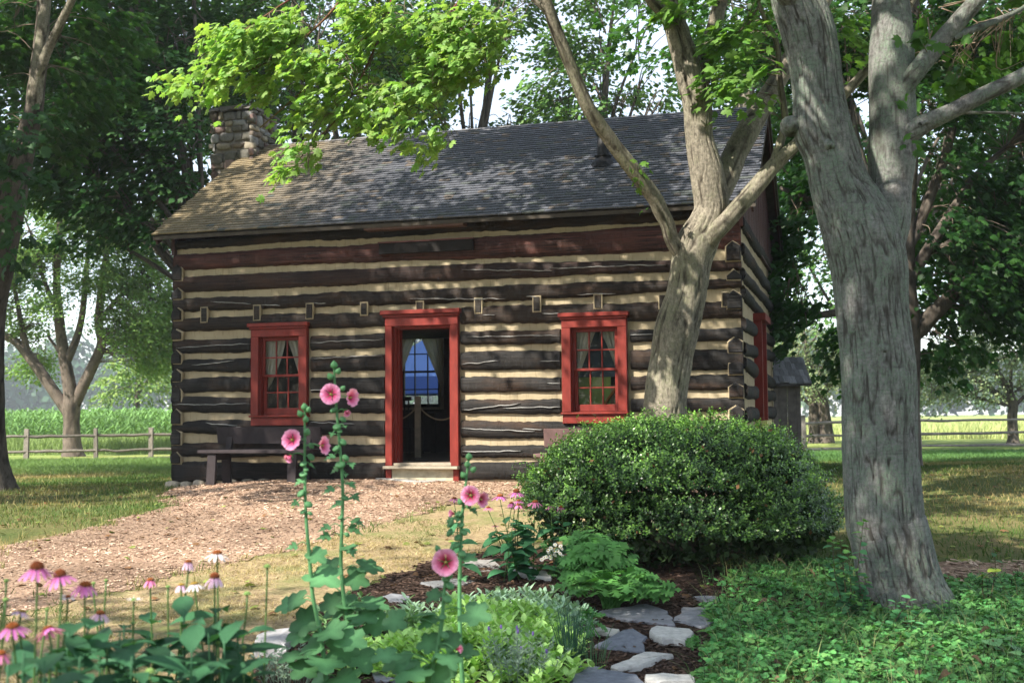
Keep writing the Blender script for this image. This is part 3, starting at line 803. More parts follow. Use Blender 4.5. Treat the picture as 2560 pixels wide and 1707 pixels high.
db('riser', 3.546, 4.469, -.06, .02, .08, .318, col=np.array([.40, .36, .26]), mat=MT['wood'])

# ---- side window in the right gable wall (seen edge on)
sw = thing('window', '', ''); del sw['label']; del sw['category']; sw.parent = cabin
def sbx(name, y0, y1, x0, x1, z0, z1, col=RED):
    mb = MB(); box(mb, x0, x1, y0, y1, z0, z1, col); mb.build(name, MT['paint'], sw)
sbx('side_casing', sw_y0 - .1, sw_y0, CW - .02, CW + .10, sw_z0, sw_z1); sbx('side_casing', sw_y1, sw_y1 + .1, CW - .02, CW + .10, sw_z0, sw_z1)
sbx('window_cap', sw_y0 - .14, sw_y1 + .14, CW - .02, CW + .16, sw_z1, sw_z1 + .1); sbx('sill', sw_y0 - .13, sw_y1 + .13, CW - .02, CW + .15, sw_z0 - .06, sw_z0 - .001, np.array([.55, .5, .18]))
sbx('apron', sw_y0 - .08, sw_y1 + .08, CW - .02, CW + .085, sw_z0 - .2, sw_z0 - .062, np.array([.55, .5, .18]))
sbx('upper_sash', sw_y0 + .002, sw_y1 - .002, CW - .05, CW - .022, (sw_z0 + sw_z1) / 2, sw_z1 - .001); sbx('lower_sash', sw_y0 + .002, sw_y1 - .002, CW - .09, CW - .06, sw_z0, (sw_z0 + sw_z1) / 2 - .001)

# ---- rear window, dark inside frame against the light
rw = thing('window', '', ''); del rw['label']; del rw['category']; rw.parent = cabin
mb = MB(); a0, a1, b0, b1 = RW; DK = np.array([.05, .045, .04]); yy = CD - .16
for (p, q, r, s) in ((a0, a0 + .05, b0, b1), (a1 - .05, a1, b0, b1), (a0 + .05, a1 - .05, b0, b0 + .06), (a0 + .05, a1 - .05, b1 - .05, b1), (a0 + .05, a1 - .05, (b0 + b1) / 2 - .02, (b0 + b1) / 2 + .02)): box(mb, p, q, yy, yy + .06, r, s, DK)
for k in (1, 2): box(mb, a0 + (a1 - a0) * k / 3 - .01, a0 + (a1 - a0) * k / 3 + .01, yy + .01, yy + .04, b0 + .06, b1 - .05, DK)
for k in (1, 3): box(mb, a0 + .05, a1 - .05, yy + .012, yy + .038, b0 + (b1 - b0) * k / 4 - .01, b0 + (b1 - b0) * k / 4 + .01, DK)
mb.build('sash', MT['paint'], rw)
MB().add(np.array([[a0 + .05, yy + .025, b0 + .05], [a1 - .05, yy + .025, b0 + .05], [a1 - .05, yy + .025, b1 - .05], [a0 + .05, yy + .025, b1 - .05]]), np.array([[0, 1, 2, 3]])).build('pane', MT['glass'], rw)
curtain(rw, a0 - .14, (a0 + a1) / 2 - .02, b1 + .02, b0 + .2, CD - .30, -1, b0 + .3, .07, 5, .9)
curtain(rw, (a0 + a1) / 2 + .03, a1 + .12, b1 + .02, b0 + .2, CD - .30, 1, b0 + .35, .05, 6, .9)

# ---- inside
mb = MB(); box(mb, .22, CW - .22, .25, CD - .22, .30, .39, (.16, .12, .09)); mb.build('floor', MT['wood'], cabin)
mb = MB(); box(mb, .22, CW - .22, .22, CD - .22, 2.52, 2.56, (.09, .07, .055)); mb.build('ceiling', MT['wood'], cabin)
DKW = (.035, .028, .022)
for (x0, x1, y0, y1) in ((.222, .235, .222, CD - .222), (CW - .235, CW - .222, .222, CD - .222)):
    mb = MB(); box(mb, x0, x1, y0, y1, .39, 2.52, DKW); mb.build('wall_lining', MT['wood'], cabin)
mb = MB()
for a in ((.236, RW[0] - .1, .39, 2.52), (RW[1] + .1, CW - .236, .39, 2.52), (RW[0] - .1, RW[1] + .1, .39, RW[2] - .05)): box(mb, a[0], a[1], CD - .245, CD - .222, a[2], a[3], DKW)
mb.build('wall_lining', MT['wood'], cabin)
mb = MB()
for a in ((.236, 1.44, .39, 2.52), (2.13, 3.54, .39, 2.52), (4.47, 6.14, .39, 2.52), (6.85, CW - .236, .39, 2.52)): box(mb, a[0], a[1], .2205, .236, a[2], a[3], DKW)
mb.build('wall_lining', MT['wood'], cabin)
# green boarded stair seen through the right window: panel, sloping handrail, cream plaster beside it, navy for the unlit top
mb = MB(); box(mb, 5.75, 6.60, .50, .53, .39, 1.58, (.32, .47, .12)); mb.build('stair_panel', MT['paint'], cabin)  # green raised so the lower wall looks sunlit
mb = MB(); box(mb, 5.75, 6.98, .54, .57, 1.585, 2.515, (.05, .09, .14)); mb.build('stair_panel_unlit', MT['paint'], cabin)  # navy paints the unlit upper part of the green wall
mb = MB(); obeam(mb, (6.34, .455, .96), (6.90, .455, 1.70), .03, .085, (0, -1, 0), (.36, .15, .04)); mb.build('stair_rail', MT['wood'], cabin)
mb = MB(); box(mb, 6.605, 7.1, .48, .51, .39, 1.46, (.62, .60, .42)); mb.build('plaster_panel', MT['chink'], cabin)

# ---- roof
EY, EZ, RY, RZ = -.30, 3.79, CD / 2, 5.80
SLP = math.atan2(RZ - EZ, RY - EY); SL = math.hypot(RZ - EZ, RY - EY); cs, sn = math.cos(SLP), math.sin(SLP)
RX0, RX1 = -.19, CW + .22
mb = MB()
V = np.array([[RX0, EY + .02, EZ - .06], [RX1, EY + .02, EZ - .06], [RX1, RY, RZ - .075], [RX0, RY, RZ - .075], [RX1, 2 * RY - EY - .02, EZ - .06], [RX0, 2 * RY - EY - .02, EZ - .06]])
V = np.concatenate([V, V + [0, 0, .055]])
mb.add(V, np.array([[0, 3, 2, 1], [3, 5, 4, 2], [6, 7, 8, 9], [9, 8, 10, 11], [0, 1, 7, 6], [5, 11, 10, 4], [0, 6, 9, 3], [3, 9, 11, 5], [1, 2, 8, 7], [2, 4, 10, 8]]), (.06, .05, .04))
roof = mb.build('roof', MT['wood'], cabin)
rs = np.random.default_rng(21)
NC = 40; expo = SL / NC
def shingle_box(w, L, col):
    t = .021
    V = np.array([[0, 0, 0], [w, 0, 0], [w, L, 0], [0, L, 0], [0, 0, t], [w, 0, t], [w, L, .003], [0, L, .003]], float)
    return V, BOXF
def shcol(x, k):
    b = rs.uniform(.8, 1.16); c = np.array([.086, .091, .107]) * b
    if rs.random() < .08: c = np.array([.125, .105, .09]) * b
    t = float(sstep(3.2, -.2, x)); c = c * (1 - t) + np.array([.22, .175, .105]) * b * t  # tan left end: sunlight put into the shingle colour, with some algae brown
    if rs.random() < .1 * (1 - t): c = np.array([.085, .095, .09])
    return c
def slope_frame(side):
    # columns: along x, up the slope, outward normal
    if side > 0: return np.array([[1, 0, 0], [0, cs, sn], [0, -sn, cs]]), lambda x, s: np.array([x, EY + s * cs, EZ + s * sn])
    return np.array([[-1, 0, 0], [0, -cs, sn], [0, sn, cs]]), lambda x, s: np.array([x, 2 * RY - EY - s * cs, EZ + s * sn])
big = MB(); nsep = 0
mesh_cache = {}
for side in (1, -1):
    B, pos = slope_frame(side); ncs = NC if side > 0 else 12; e = expo if side > 0 else SL / 12
    for k in range(ncs):
        x = RX0 + rs.uniform(-.05, 0)
        while x < RX1:
            w = rs.choice([.09, .11, .13, .15, .17]) if side > 0 else .3
            w = min(w, RX1 + .005 - x)
            if w < .03: break
            L = min(e * 1.9, SL - k * e + .01)
            p = pos(x if side > 0 else x + w, k * e + rs.normal(0, .003)); dz = .006 + rs.uniform(0, .004)
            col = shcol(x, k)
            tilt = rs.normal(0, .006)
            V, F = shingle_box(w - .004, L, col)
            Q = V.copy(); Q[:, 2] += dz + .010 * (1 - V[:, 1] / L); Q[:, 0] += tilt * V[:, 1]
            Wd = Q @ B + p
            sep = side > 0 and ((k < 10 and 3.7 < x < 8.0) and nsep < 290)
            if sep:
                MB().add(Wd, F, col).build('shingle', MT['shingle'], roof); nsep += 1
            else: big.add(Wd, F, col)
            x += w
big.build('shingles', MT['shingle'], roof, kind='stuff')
x = RX0 + .35
mbk = 0
while x < RX1 - .05:
    L = .36
    for s in (1, -1):
        mb = MB(); B, _ = slope_frame(s)
        o = np.array([x, RY, RZ + .035]); w = .13
        V = []
        for (a, lift) in ((0, .0), (min(L + .06, RX1 - x), .016)):
            for (d, h) in ((0, 0), (-w, 0), (-w, -.014), (0, -.014)):
                V.append(o + np.array([a, 0, 0]) + B[1] * d + B[2] * (h + lift - .016))
        mb.add(np.array(V), np.array([[0, 1, 2, 3], [7, 6, 5, 4], [0, 4, 5, 1], [1, 5, 6, 2], [2, 6, 7, 3], [3, 7, 4, 0]]), np.array([.17, .165, .17]) * rs.uniform(.75, 1.2))
        mb.build('ridge_cap', MT['shingle'], roof)
    x += L
# rake boards and soffit shadow board
for xx in (RX0 + .02, RX1 - .045):
    for s in (1, -1):
        B, pos = slope_frame(s); mb = MB()
        a = pos(xx, .02) - B[2] * .09; b = pos(xx, SL) - B[2] * .09
        obeam(mb, a, b, .03, .12, (0, 0, 1), (.05, .022, .018)); mb.build('rake_board', MT['paint'], roof)
# gable ends: upright boards
for (gx0, gx1, sg) in ((CW - .02, CW + .03, 1), (.03, -.02, -1)):
    y = -.06
    while y < CD + .05:
        ym = y + .055; top = RZ - .09 - abs(ym - RY) * math.tan(SLP)
        if top > HT - .06:
            mb = MB(); cgb = np.array([.06, .024, .022]) * rs.uniform(.7, 1.3)
            yA, yB = y + .004, y + .106
            tA = RZ - .09 - abs(yA - RY) * math.tan(SLP); tB = RZ - .09 - abs(yB - RY) * math.tan(SLP)
            xo = gx1 + sg * rs.uniform(0, .008); z0 = HT - .22
            V = np.array([[gx0, yA, z0], [xo, yA, z0], [xo, yB, z0], [gx0, yB, z0], [gx0, yA, tA], [xo, yA, tA], [xo, yB, tB], [gx0, yB, tB]])
            mb.add(V, BOXF, cgb); mb.build('gable_board', MT['paint'], cabin)
        y += .11
# stove pipe
px, pz = wall(1502, 412, .95)
B, pos = slope_frame(1)
ux = px; best = min(np.linspace(0, SL, 400), key=lambda s: abs(proj(toW(pos(ux, s)))[0][1] - 412))
pp = pos(ux, best)
sp = thing('stovepipe', '', ''); del sp['label']; del sp['category']; sp.parent = roof
BK = (.012, .012, .014)
mb = MB(); c = pp
tube(mb, [(*(pp + [0, 0, -.1]), .085), (*(pp + [0, 0, .50]), .085)], 24, rings=3, col=BK); mb.build('pipe', MT['metal'], sp, smooth=True)
mb = MB(); tube(mb, [(*(pp + [0, 0, .44]), .102), (*(pp + [0, 0, .56]), .102)], 24, rings=3, col=BK); mb.build('pipe_cap', MT['metal'], sp, smooth=True)
mb = MB(); tube(mb, [(*(pp + [0, 0, -.06]), .20), (*(pp + [0, 0, .03]), .16), (*(pp + [0, 0, .1]), .105), (*(pp + [0, 0, .115]), .125), (*(pp + [0, 0, .135]), .125), (*(pp + [0, 0, .14]), .09)], 24, rings=14, col=BK); mb.build('storm_collar', MT['metal'], sp, smooth=True)
mb = MB(); V = np.array([B[0] * a + B[1] * b + B[2] * c_ for (a, b, c_) in ((-.26, -.22, .03), (.26, -.22, .03), (.26, .2, .028), (-.26, .2, .028))]) + pp
mb.add(V, np.array([[0, 1, 2, 3]]), (.1, .11, .14)); mb.build('flashing', MT['metal'], sp)

# ---- field stone chimney at the left end
ch = thing('chimney', '', ''); del ch['label']; del ch['category']; ch.parent = cabin
cx0, cx1, cy0, cy1, ctop = -.72, .12, 2.25, 3.15, 6.33
mb = MB(); box(mb, cx0 + .06, cx1 - .06, cy0 + .06, cy1 - .06, -.1, ctop - .02, (.20, .18, .16)); mb.build('mortar_core', MT['stone'], ch)
ck = np.random.default_rng(5)
PAL = np.array([[.17, .14, .115], [.13, .125, .12], [.22, .155, .14], [.10, .095, .08], [.25, .22, .17], [.15, .10, .09], [.19, .19, .19]])
def cobble(c, du, dv, w, h, nrm, rng):
    n = 12; th = np.linspace(0, 2 * np.pi, n, endpoint=False) + rng.uniform(0, .5); pw = rng.uniform(.34, .62)
    ct, st_ = np.cos(th), np.sin(th); rx = np.sign(ct) * np.abs(ct) ** pw; ry = np.sign(st_) * np.abs(st_) ** pw
    jr = 1 + rng.normal(0, .10, n); dp = rng.uniform(.028, .05); V = []
    for (o, s) in ((-.03, .98), (.012, 1.0), (dp * .8, .86), (dp, .5)):
        V.append(c + du * (rx * jr * s * w / 2)[:, None] + dv * (ry * jr * s * h / 2)[:, None] + nrm * (o + rng.normal(0, .004, n))[:, None])
    V.append((c + nrm * dp * 1.03)[None]); V = np.concatenate(V)
    F = np.array([[r * n + i, r * n + (i + 1) % n, (r + 1) * n + (i + 1) % n, (r + 1) * n + i] for r in range(3) for i in range(n)])
    T = np.array([[3 * n + i, 3 * n + (i + 1) % n, 4 * n] for i in range(n)])
    return V, [F, T]
for (o, du, nrm, L, zlo) in ((np.array([cx0, cy0 + .05, 0]), np.array([1.0, 0, 0]), np.array([0, -1.0, 0]), cx1 - cx0, 2.2), (np.array([cx1 - .05, cy0, 0]), np.array([0, 1.0, 0]), np.array([1.0, 0, 0]), cy1 - cy0, 5.0), (np.array([cx0 + .05, cy1, 0]), np.array([0, -1.0, 0]), np.array([-1.0, 0, 0]), cy1 - cy0, 2.2)):
    z = zlo
    while z < ctop - .06:
        h = ck.uniform(.10, .22); h = min(h, ctop - z)
        x = -ck.uniform(0, .06)
        while x < L - .03:
            w = ck.uniform(.09, .30)
            if L - x - w < .1: w = L - x
            c = o + du * (x + w / 2) + np.array([0, 0, z + h / 2 + ck.normal(0, .016)])
            V, F = cobble(c, du, np.array([0, 0, 1.0]), w - .012, h * ck.uniform(.8, 1.15) - .01, nrm, ck)
            MB().add(V, F, PAL[ck.integers(len(PAL))] * ck.uniform(.75, 1.25)).build('stone', MT['stone'], ch, smooth=True)
            x += w
        z += h
x = cx0 - .03
while x < cx1:
    w = ck.uniform(.16, .24); mb = MB(); box(mb, x, min(x + w - .01, cx1 + .05), cy0 - .04, cy1 + .04, ctop, ctop + ck.uniform(.05, .085), np.array([.12, .115, .11]) * ck.uniform(.8, 1.2), .008, ck); mb.build('cap_stone', MT['stone'], ch); x += w

# ------------------------------------------------------------------ things at the cabin
def lw(x, y, z): return toW((x, y, z))
def bench(name, label, xa, xb, yb, gzl, grp, cols):
    b0 = lw((xa + xb) / 2, -.45, 0); b0[2] = float(gz(b0[0], b0[1])); t = thing(name, label, 'bench', b0, grp); zg = b0[2]
    def W3(V): return np.array([toW(p) for p in V])
    def piece(nm, fn, col):
        mb = MB(); fn(mb); m2 = MB()
        for V, C in zip(mb.V, mb.C): pass
        m2.V = [W3(V) for V in mb.V]; m2.F = mb.F; m2.C = mb.C; m2.n = mb.n
        return m2.build(nm, MT['wood'], t)
    c = np.array(cols)
    sz = zg + .47
    piece('seat', lambda m: bbox(m, xa - .06, xb + .05, -.72, -.42, sz - .045, sz, .006, c), c)
    piece('seat', lambda m: bbox(m, xa - .06, xb + .05, -.41, -.20, sz - .045, sz, .006, c * .9), c)
    piece('backrest', lambda m: obeam(m, ((xa + xb) / 2 - (xb - xa) / 2 - .05, -.17, zg + .67), (xb + .05, -.17, zg + .67), .035, .24, (0, -.18, 1), c), c)
    for k, xx in enumerate((xa + .15, xb - .15)):
        piece('leg', lambda m: obeam(m, (xx, -.66, sz - .05), (xx - .0, -.70, zg - .02), .13, .05, (0, 1, 0), c * .85), c)
        piece('leg', lambda m: obeam(m, (xx, -.28, sz - .05), (xx, -.24, zg - .02), .13, .05, (0, 1, 0), c * .7), c)
        piece('back_post', lambda m: obeam(m, (xx, -.24, sz - .2), (xx, -.14, zg + .76), .09, .045, (0, 1, 0), c * .8), c)
        piece('brace', lambda m: obeam(m, (xx + .045, -.66, sz - .10), (xx + .045, -.24, sz - .10), .04, .09, (0, 0, 1), c * .8), c)
    return t
bench('plank_bench', 'dark brown plank bench against the logs below the left window', .90, 2.46, 0, 0, 'plank benches along the cabin wall', (.035, .028, .03))
bench('plank_bench', 'brown plank bench below the right window, half hidden by the boxwood', 5.86, 7.4, 0, 0, 'plank benches along the cabin wall', (.12, .075, .07))
# flat stone in front of the doorstep
def slab(name, label, pts, zt, th, col, cat='stepping stone', group=None, seed=0, rough=.012, mat='stone'):
    """irregular flag: outline pts (x,y) on the ground, slightly domed, chipped edge"""
    sd = np.random.default_rng(seed); P = np.asarray(pts, float); n0 = len(P); Q = []
    for i in range(n0):
        a, b = P[i], P[(i + 1) % n0]; m = max(2, int(np.linalg.norm(b - a) / .06))
        for k in range(m):
            t = k / m; d = (b - a); nn = np.array([-d[1], d[0]]) / (np.linalg.norm(d) + 1e-9)
            Q.append(a + d * t + nn * sd.normal(0, rough) * (0.35 if k == 0 else 1))
    Q = np.array(Q); n = len(Q); c = Q.mean(0); zt = np.asarray([zt + .0 * q[0] for q in Q])
    zg = gz(Q[:, 0], Q[:, 1]); tl = sd.normal(0, .012, 2)
    zz = zg + th + (Q - c) @ tl
    V = np.concatenate([np.c_[Q, zg - .05], np.c_[Q, zz - .012], np.c_[c + (Q - c) * .965, zz], np.c_[c + (Q - c) * .5, zz + sd.normal(0, .002, n)], [[*c, zz.mean()]]])
    F = np.array([[r * n + i, r * n + (i + 1) % n, (r + 1) * n + (i + 1) % n, (r + 1) * n + i] for r in range(3) for i in range(n)])
    T = np.array([[3 * n + i, 3 * n + (i + 1) % n, 4 * n] for i in range(n)])
    o = MB().add(V, [F, T], np.asarray(col)).build(name, MT[mat]); rebase(o, (c[0], c[1], zg.mean()))
    return tag(o, label, cat, group)
dq = [ghit(u, v)[:2] for u, v in ((938, 1201), (985, 1194), (1140, 1194), (1128, 1203), (1040, 1209))]
slab('doorstep_stone', 'flat grey stone in the mulch before the cabin door', dq, 0, .035, (.30, .29, .27), 'doorstep')

# inside things
pb = lw(*[wall(1045, 1140, 1.1)[0], 1.1, .39])
t = thing('barrier_post', 'pale square post with ropes just inside the cabin door', 'post', pb)
mb = MB(); x_, y_ = pb[0], pb[1]; box(mb, x_ - .045, x_ + .045, y_ - .045, y_ + .045, .40, 1.36, (.20, .18, .14)); mb.build('shaft', MT['wood'], t)
mb = MB(); tube(mb, [(x_, y_, .391, .15), (x_, y_, .41, .15), (x_, y_, .425, .09)], 20, rings=6, col=(.10, .09, .08)); mb.build('base', MT['wood'], t, smooth=True)
for s, nm in ((-1, 'a'), (1, 'b')):
    r0 = np.array([x_, y_, 1.22]); r1 = r0 + s * ex * .75
    mb = MB(); P = [(*(r0 + (r1 - r0) * k / 8 + np.array([0, 0, -.22 * (1 - (2 * k / 8 - 1) ** 2)])), .012) for k in range(9)]
    tube(mb, P, 6, rings=20, col=(.25, .20, .13)); mb.build('rope', MT['cloth'], t, smooth=True)
# table and chair by the rear window
tb = lw((RW[0] + RW[1]) / 2 - .25, CD - 1.05, .39); t = thing('dark_table', 'dark wooden table in front of the rear window inside the cabin', 'table', tb)
def lbx(mb, x0, x1, y0, y1, z0, z1, col):
    m2 = MB(); box(m2, x0, x1, y0, y1, z0, z1, col); mb.add(np.array([toW(p) for p in m2.V[0]]), m2.F, col)
tx, ty = (RW[0] + RW[1]) / 2 - .25, CD - 1.05
mb = MB(); lbx(mb, tx - .8, tx + .8, ty - .4, ty + .4, 1.11, 1.15, (.03, .025, .02)); mb.build('tabletop', MT['wood'], t)
for i in (-1, 1):
    for j in (-1, 1):
        mb = MB(); lbx(mb, tx + i * .7 - .04, tx + i * .7 + .04, ty + j * .32 - .04, ty + j * .32 + .04, .39, 1.11, (.03, .025, .02)); mb.build('leg', MT['wood'], t)
cxl = RW[1] - .12; cyl = CD - 1.75; cb = lw(cxl, cyl, .39); t = thing('spindle_chair', 'dark spindle back chair seen against the rear window', 'chair', cb); BKc = (.02, .017, .015)
mb = MB(); lbx(mb, cxl - .2, cxl + .2, cyl - .2, cyl + .2, .83, .87, BKc); mb.build('seat', MT['wood'], t)
for i in (-1, 1):
    for j in (-1, 1):
        mb = MB(); lbx(mb, cxl + i * .17 - .018, cxl + i * .17 + .018, cyl + j * .17 - .018, cyl + j * .17 + .018, .39, .83, BKc); mb.build('leg', MT['wood'], t)
for k in range(5):
    mb = MB(); lbx(mb, cxl - .16 + k * .08 - .01, cxl - .16 + k * .08 + .01, cyl - .19, cyl - .17, .87, 1.33, BKc); mb.build('spindle', MT['wood'], t)
mb = MB(); lbx(mb, cxl - .21, cxl + .21, cyl - .2, cyl - .165, 1.33, 1.40, BKc); mb.build('top_rail', MT['wood'], t)

# blue pop-up canopy behind the house
tc = at(1075, 960, 33); tc[2] = float(gz(tc[0], tc[1])); t = thing('blue_canopy_tent', 'blue pop up canopy tent standing behind the cabin', 'tent', tc)
BL = (.16, .27, .62); hw = 1.7; ez, pk, vz = 2.1 - tc[2], 3.35 - tc[2], 1.65 - tc[2]
c4 = [np.array([tc[0] + a * hw, tc[1] + b * hw, tc[2] + ez]) for a, b in ((-1, -1), (1, -1), (1, 1), (-1, 1))]
top = np.array([tc[0] + .15, tc[1], tc[2] + pk])
mb = MB(); mb.add(np.array(c4 + [top]), np.array([[0, 1, 4], [1, 2, 4], [2, 3, 4], [3, 0, 4]]), BL); mb.build('canopy', MT['cloth'], t)
for i in range(4):
    a, b = c4[i], c4[(i + 1) % 4]; dn = np.array([0, 0, vz - ez]); mb = MB(); mb.add(np.array([a, b, b + dn, a + dn]), np.array([[0, 1, 2, 3]]), (.06, .12, .42)); mb.build('valance', MT['cloth'], t)
    mb = MB(); tube(mb, [(a[0], a[1], tc[2], .025), (a[0], a[1], a[2] - .01, .025)], 6, rings=2, col=(.4, .4, .4)); mb.build('leg', MT['metal'], t)

# ------------------------------------------------------------------ small shingled shed right of the cabin
SY = 21.5
s0 = at(1936, 1060, SY); s1 = at(2012, 1060, SY)
sx0, sx1 = s0[0] - .25, s1[0] - .06; sg = float(gz(sx1, SY)); t = thing('wooden_shed', 'small grey board shed with a shingled roof beside the cabin', 'shed', ((sx0 + sx1) / 2, SY + .35, sg))
zr = at(1980, 960, SY)[2]; ze = zr; ztop = at(1980, 893, SY)[2]
x = sx0; ks = np.random.default_rng(8)
while x < sx1 - .01:
    w = min(.165, sx1 - x); mb = MB(); box(mb, x + .003, x + w - .003, SY + ks.uniform(0, .01), SY + .03, sg - .02, ze + .02, np.array([.13, .115, .10]) * ks.uniform(.8, 1.25)); mb.build('wall_board', MT['wood'], t); x += w
y = SY + .035
while y < SY + .75:
    mb = MB(); box(mb, sx1 - .03, sx1 + ks.uniform(0, .008), y + .003, y + .147, sg - .02, ze + .02, np.array([.34, .34, .34]) * ks.uniform(.85, 1.15)); mb.build('wall_board', MT['wood'], t); y += .15
mb = MB(); box(mb, sx0, sx0 + .03, SY + .035, SY + .78, sg - .02, ze, (.10, .09, .08)); mb.build('back_wall', MT['wood'], t)
rx0, rx1 = sx0 - .10, sx1 + .16; nco = 4; dep = .45; rise = ztop - ze
mb = MB(); V = np.array([[rx0, SY - .15, ze - .035], [rx1, SY - .15, ze - .035], [rx1, SY + dep, ztop - .03], [rx0, SY + dep, ztop - .03], [rx1, SY + 1.05, ze - .03], [rx0, SY + 1.05, ze - .03]]); V = np.concatenate([V, V + [0, 0, .03]])
mb.add(V, np.array([[0, 3, 2, 1], [3, 5, 4, 2], [6, 7, 8, 9], [9, 8, 10, 11], [0, 1, 7, 6], [5, 11, 10, 4], [0, 6, 9, 3], [3, 9, 11, 5], [1, 2, 8, 7], [2, 4, 10, 8]]), (.07, .065, .06)); sr = mb.build('roof', MT['wood'], t)
for k in range(nco):
    x = rx0
    while x < rx1 - .02:
        w = ks.uniform(.07, .14); w = min(w, rx1 - x)
        f0, f1 = k / nco, min(1, (k + 1.25) / nco); j = ks.normal(0, .008)
        a = np.array([0, SY - .17 + f0 * (dep + .17), ze + .0 + f0 * rise + j]); b = np.array([0, SY - .17 + f1 * (dep + .17), ze + f1 * rise])
        V = np.array([[x + .003, a[1], a[2] + .012], [x + w - .003, a[1], a[2] + .012], [x + w - .003, b[1], b[2] + .005], [x + .003, b[1], b[2] + .005]]); V = np.concatenate([V, V + [0, -.005, .022]])
        MB().add(V, BOXF, np.array([.24, .245, .26]) * ks.uniform(.6, 1.3)).build('shingle', MT['shingle'], sr); x += w

# ------------------------------------------------------------------ split rail fences
def fence(name, label, posts, rails, grp=None, col=(.14, .125, .105)):
    p0 = posts[0]; t = thing(name, label, 'fence', (p0[0], p0[1], float(gz(p0[0], p0[1]))), grp); k = np.random.default_rng(int(abs(p0[0]) * 10))
    for (x, y, h) in posts:
        z = float(gz(x, y)); mb = MB(); lean = k.normal(0, .02, 2)
        obeam(mb, (x, y, z - .1), (x + lean[0], y + lean[1], z + h), .15, .11, (0, 1, 0), np.array(col) * k.uniform(.9, 1.5), .008, k, .9); mb.build('post', MT['wood'], t)
    for a, b in zip(posts[:-1], posts[1:]):
        for rz in rails:
            mb = MB(); za, zb = float(gz(a[0], a[1])), float(gz(b[0], b[1]))
            n = 7; P = [(a[0] + (b[0] - a[0]) * i / (n - 1), a[1] + (b[1] - a[1]) * i / (n - 1) - .02, za + (zb - za) * i / (n - 1) + rz + k.normal(0, .012), .052 + k.normal(0, .005)) for i in range(n)]
            tube(mb, P, 6, rings=14, lump=.12, fr=6, fz=2, seed=int(k.integers(99)), amp=.006, col=np.array(col) * k.uniform(.8, 1.3)); mb.build('rail', MT['wood'], t)
    return t
FL = []
for (u, Y) in ((-130, 37.5), (65, 38.2), (240, 38.8), (377, 39.4), (560, 40.2)):
    p = at(u, 1100, Y); FL.append((p[0], p[1], 1.02))
fence('rail_fence', 'weathered split rail fence by the cornfield, left of the cabin', FL, (.30, .78, .02), 'split rail fences')
FR = []
for (u, Y) in ((2012, 38.0), (2298, 40.5), (2600, 42), (2900, 43.5)):
    p = at(u, 1090, Y); FR.append((p[0], p[1], 1.18))
fence('rail_fence', 'grey three rail fence in front of the apple trees, right of the shed', FR, (.10, .52, .95), 'split rail fences', (.17, .155, .14))
# ------------------------------------------------------------------ trees
def pix_limb(rows, Y):
    """rows: (u, v, width px[, dY]) -> world tube points at distance Y"""
    P = []
    for r in rows:
        y = Y + (r[3] if len(r) > 3 else 0); p = at(r[0], r[1], y); P.append((*p, r[2] / 2 / FPX * y))
    return P

class Crown:
    """foliage grown as flat drooping sprays on twigs, tied to the nearest limb"""
    def __init__(s, rng): s.rng = rng; s.pos = []; s.d = []; s.n = []; s.sz = []; s.col = []; s.tw = []
    def spray(s, c, outd, nl, R, size, col, droop=.22, flat=.5, upd=.1):
        rng = s.rng; side = norm(np.cross(outd, [0, 0, 1.0])); upv = np.cross(side, outd)
        t = np.sqrt(rng.random(nl)); w = rng.normal(0, .45, nl) * (.35 + .65 * t)
        p = c + outd * (t * R)[:, None] + side * (w * R * .8)[:, None] + upv * rng.normal(0, .07 * R + .02, nl)[:, None]
        p[:, 2] -= droop * R * (t ** 2 + .5 * w ** 2)
        d = outd * 1.0 + side * (np.sign(w) * rng.uniform(.2, 1.1, nl))[:, None] + rng.normal(0, .35, (nl, 3)); d[:, 2] -= .35
        nn = np.array([0, 0, 1.0]) + rng.normal(0, flat, (nl, 3)) + outd * .25
        s.pos.append(p); s.d.append(norm(d)); s.n.append(norm(nn)); s.sz.append(size * rng.uniform(.65, 1.2, nl))
        cc = np.asarray(col) * rng.uniform(.75, 1.25, (nl, 1)) * np.stack([rng.uniform(.85, 1.2, nl), np.ones(nl), rng.uniform(.8, 1.1, nl)], 1)
        s.col.append(cc)
    def lobes(s, L, n, nl, R, size, col, ctr, shell=.45, gate=.0, gscale=.5, seed=1, **kw):
        rng = s.rng; L = np.asarray(L, float); wt = L[:, 3] * L[:, 4] * L[:, 5]; wt = wt ** .8; wt /= wt.sum(); k = 0; tries = 0
        C = []
        while k < n and tries < n * 12:
            tries += 1
            l = L[rng.choice(len(L), p=wt)]; v = norm(rng.normal(size=3)); r = rng.random() ** shell
            p = l[:3] + v * r * l[3:6]
            if gate and vnoise(p[None] * gscale, seed)[0] < gate: continue
            o = p - np.asarray(ctr); o[2] *= .25; o = norm(o + v * .35 * np.linalg.norm(o) + 1e-6); o[2] = o[2] * .5 - .12
            s.spray(p, norm(o), nl, R * rng.uniform(.7, 1.25), size, col, **kw); C.append(p); k += 1
        C = np.array(C); s.tw.append(C); return C
    def arrays(s):
        return [np.concatenate(a) for a in (s.pos, s.d, s.n, s.sz, s.col)]

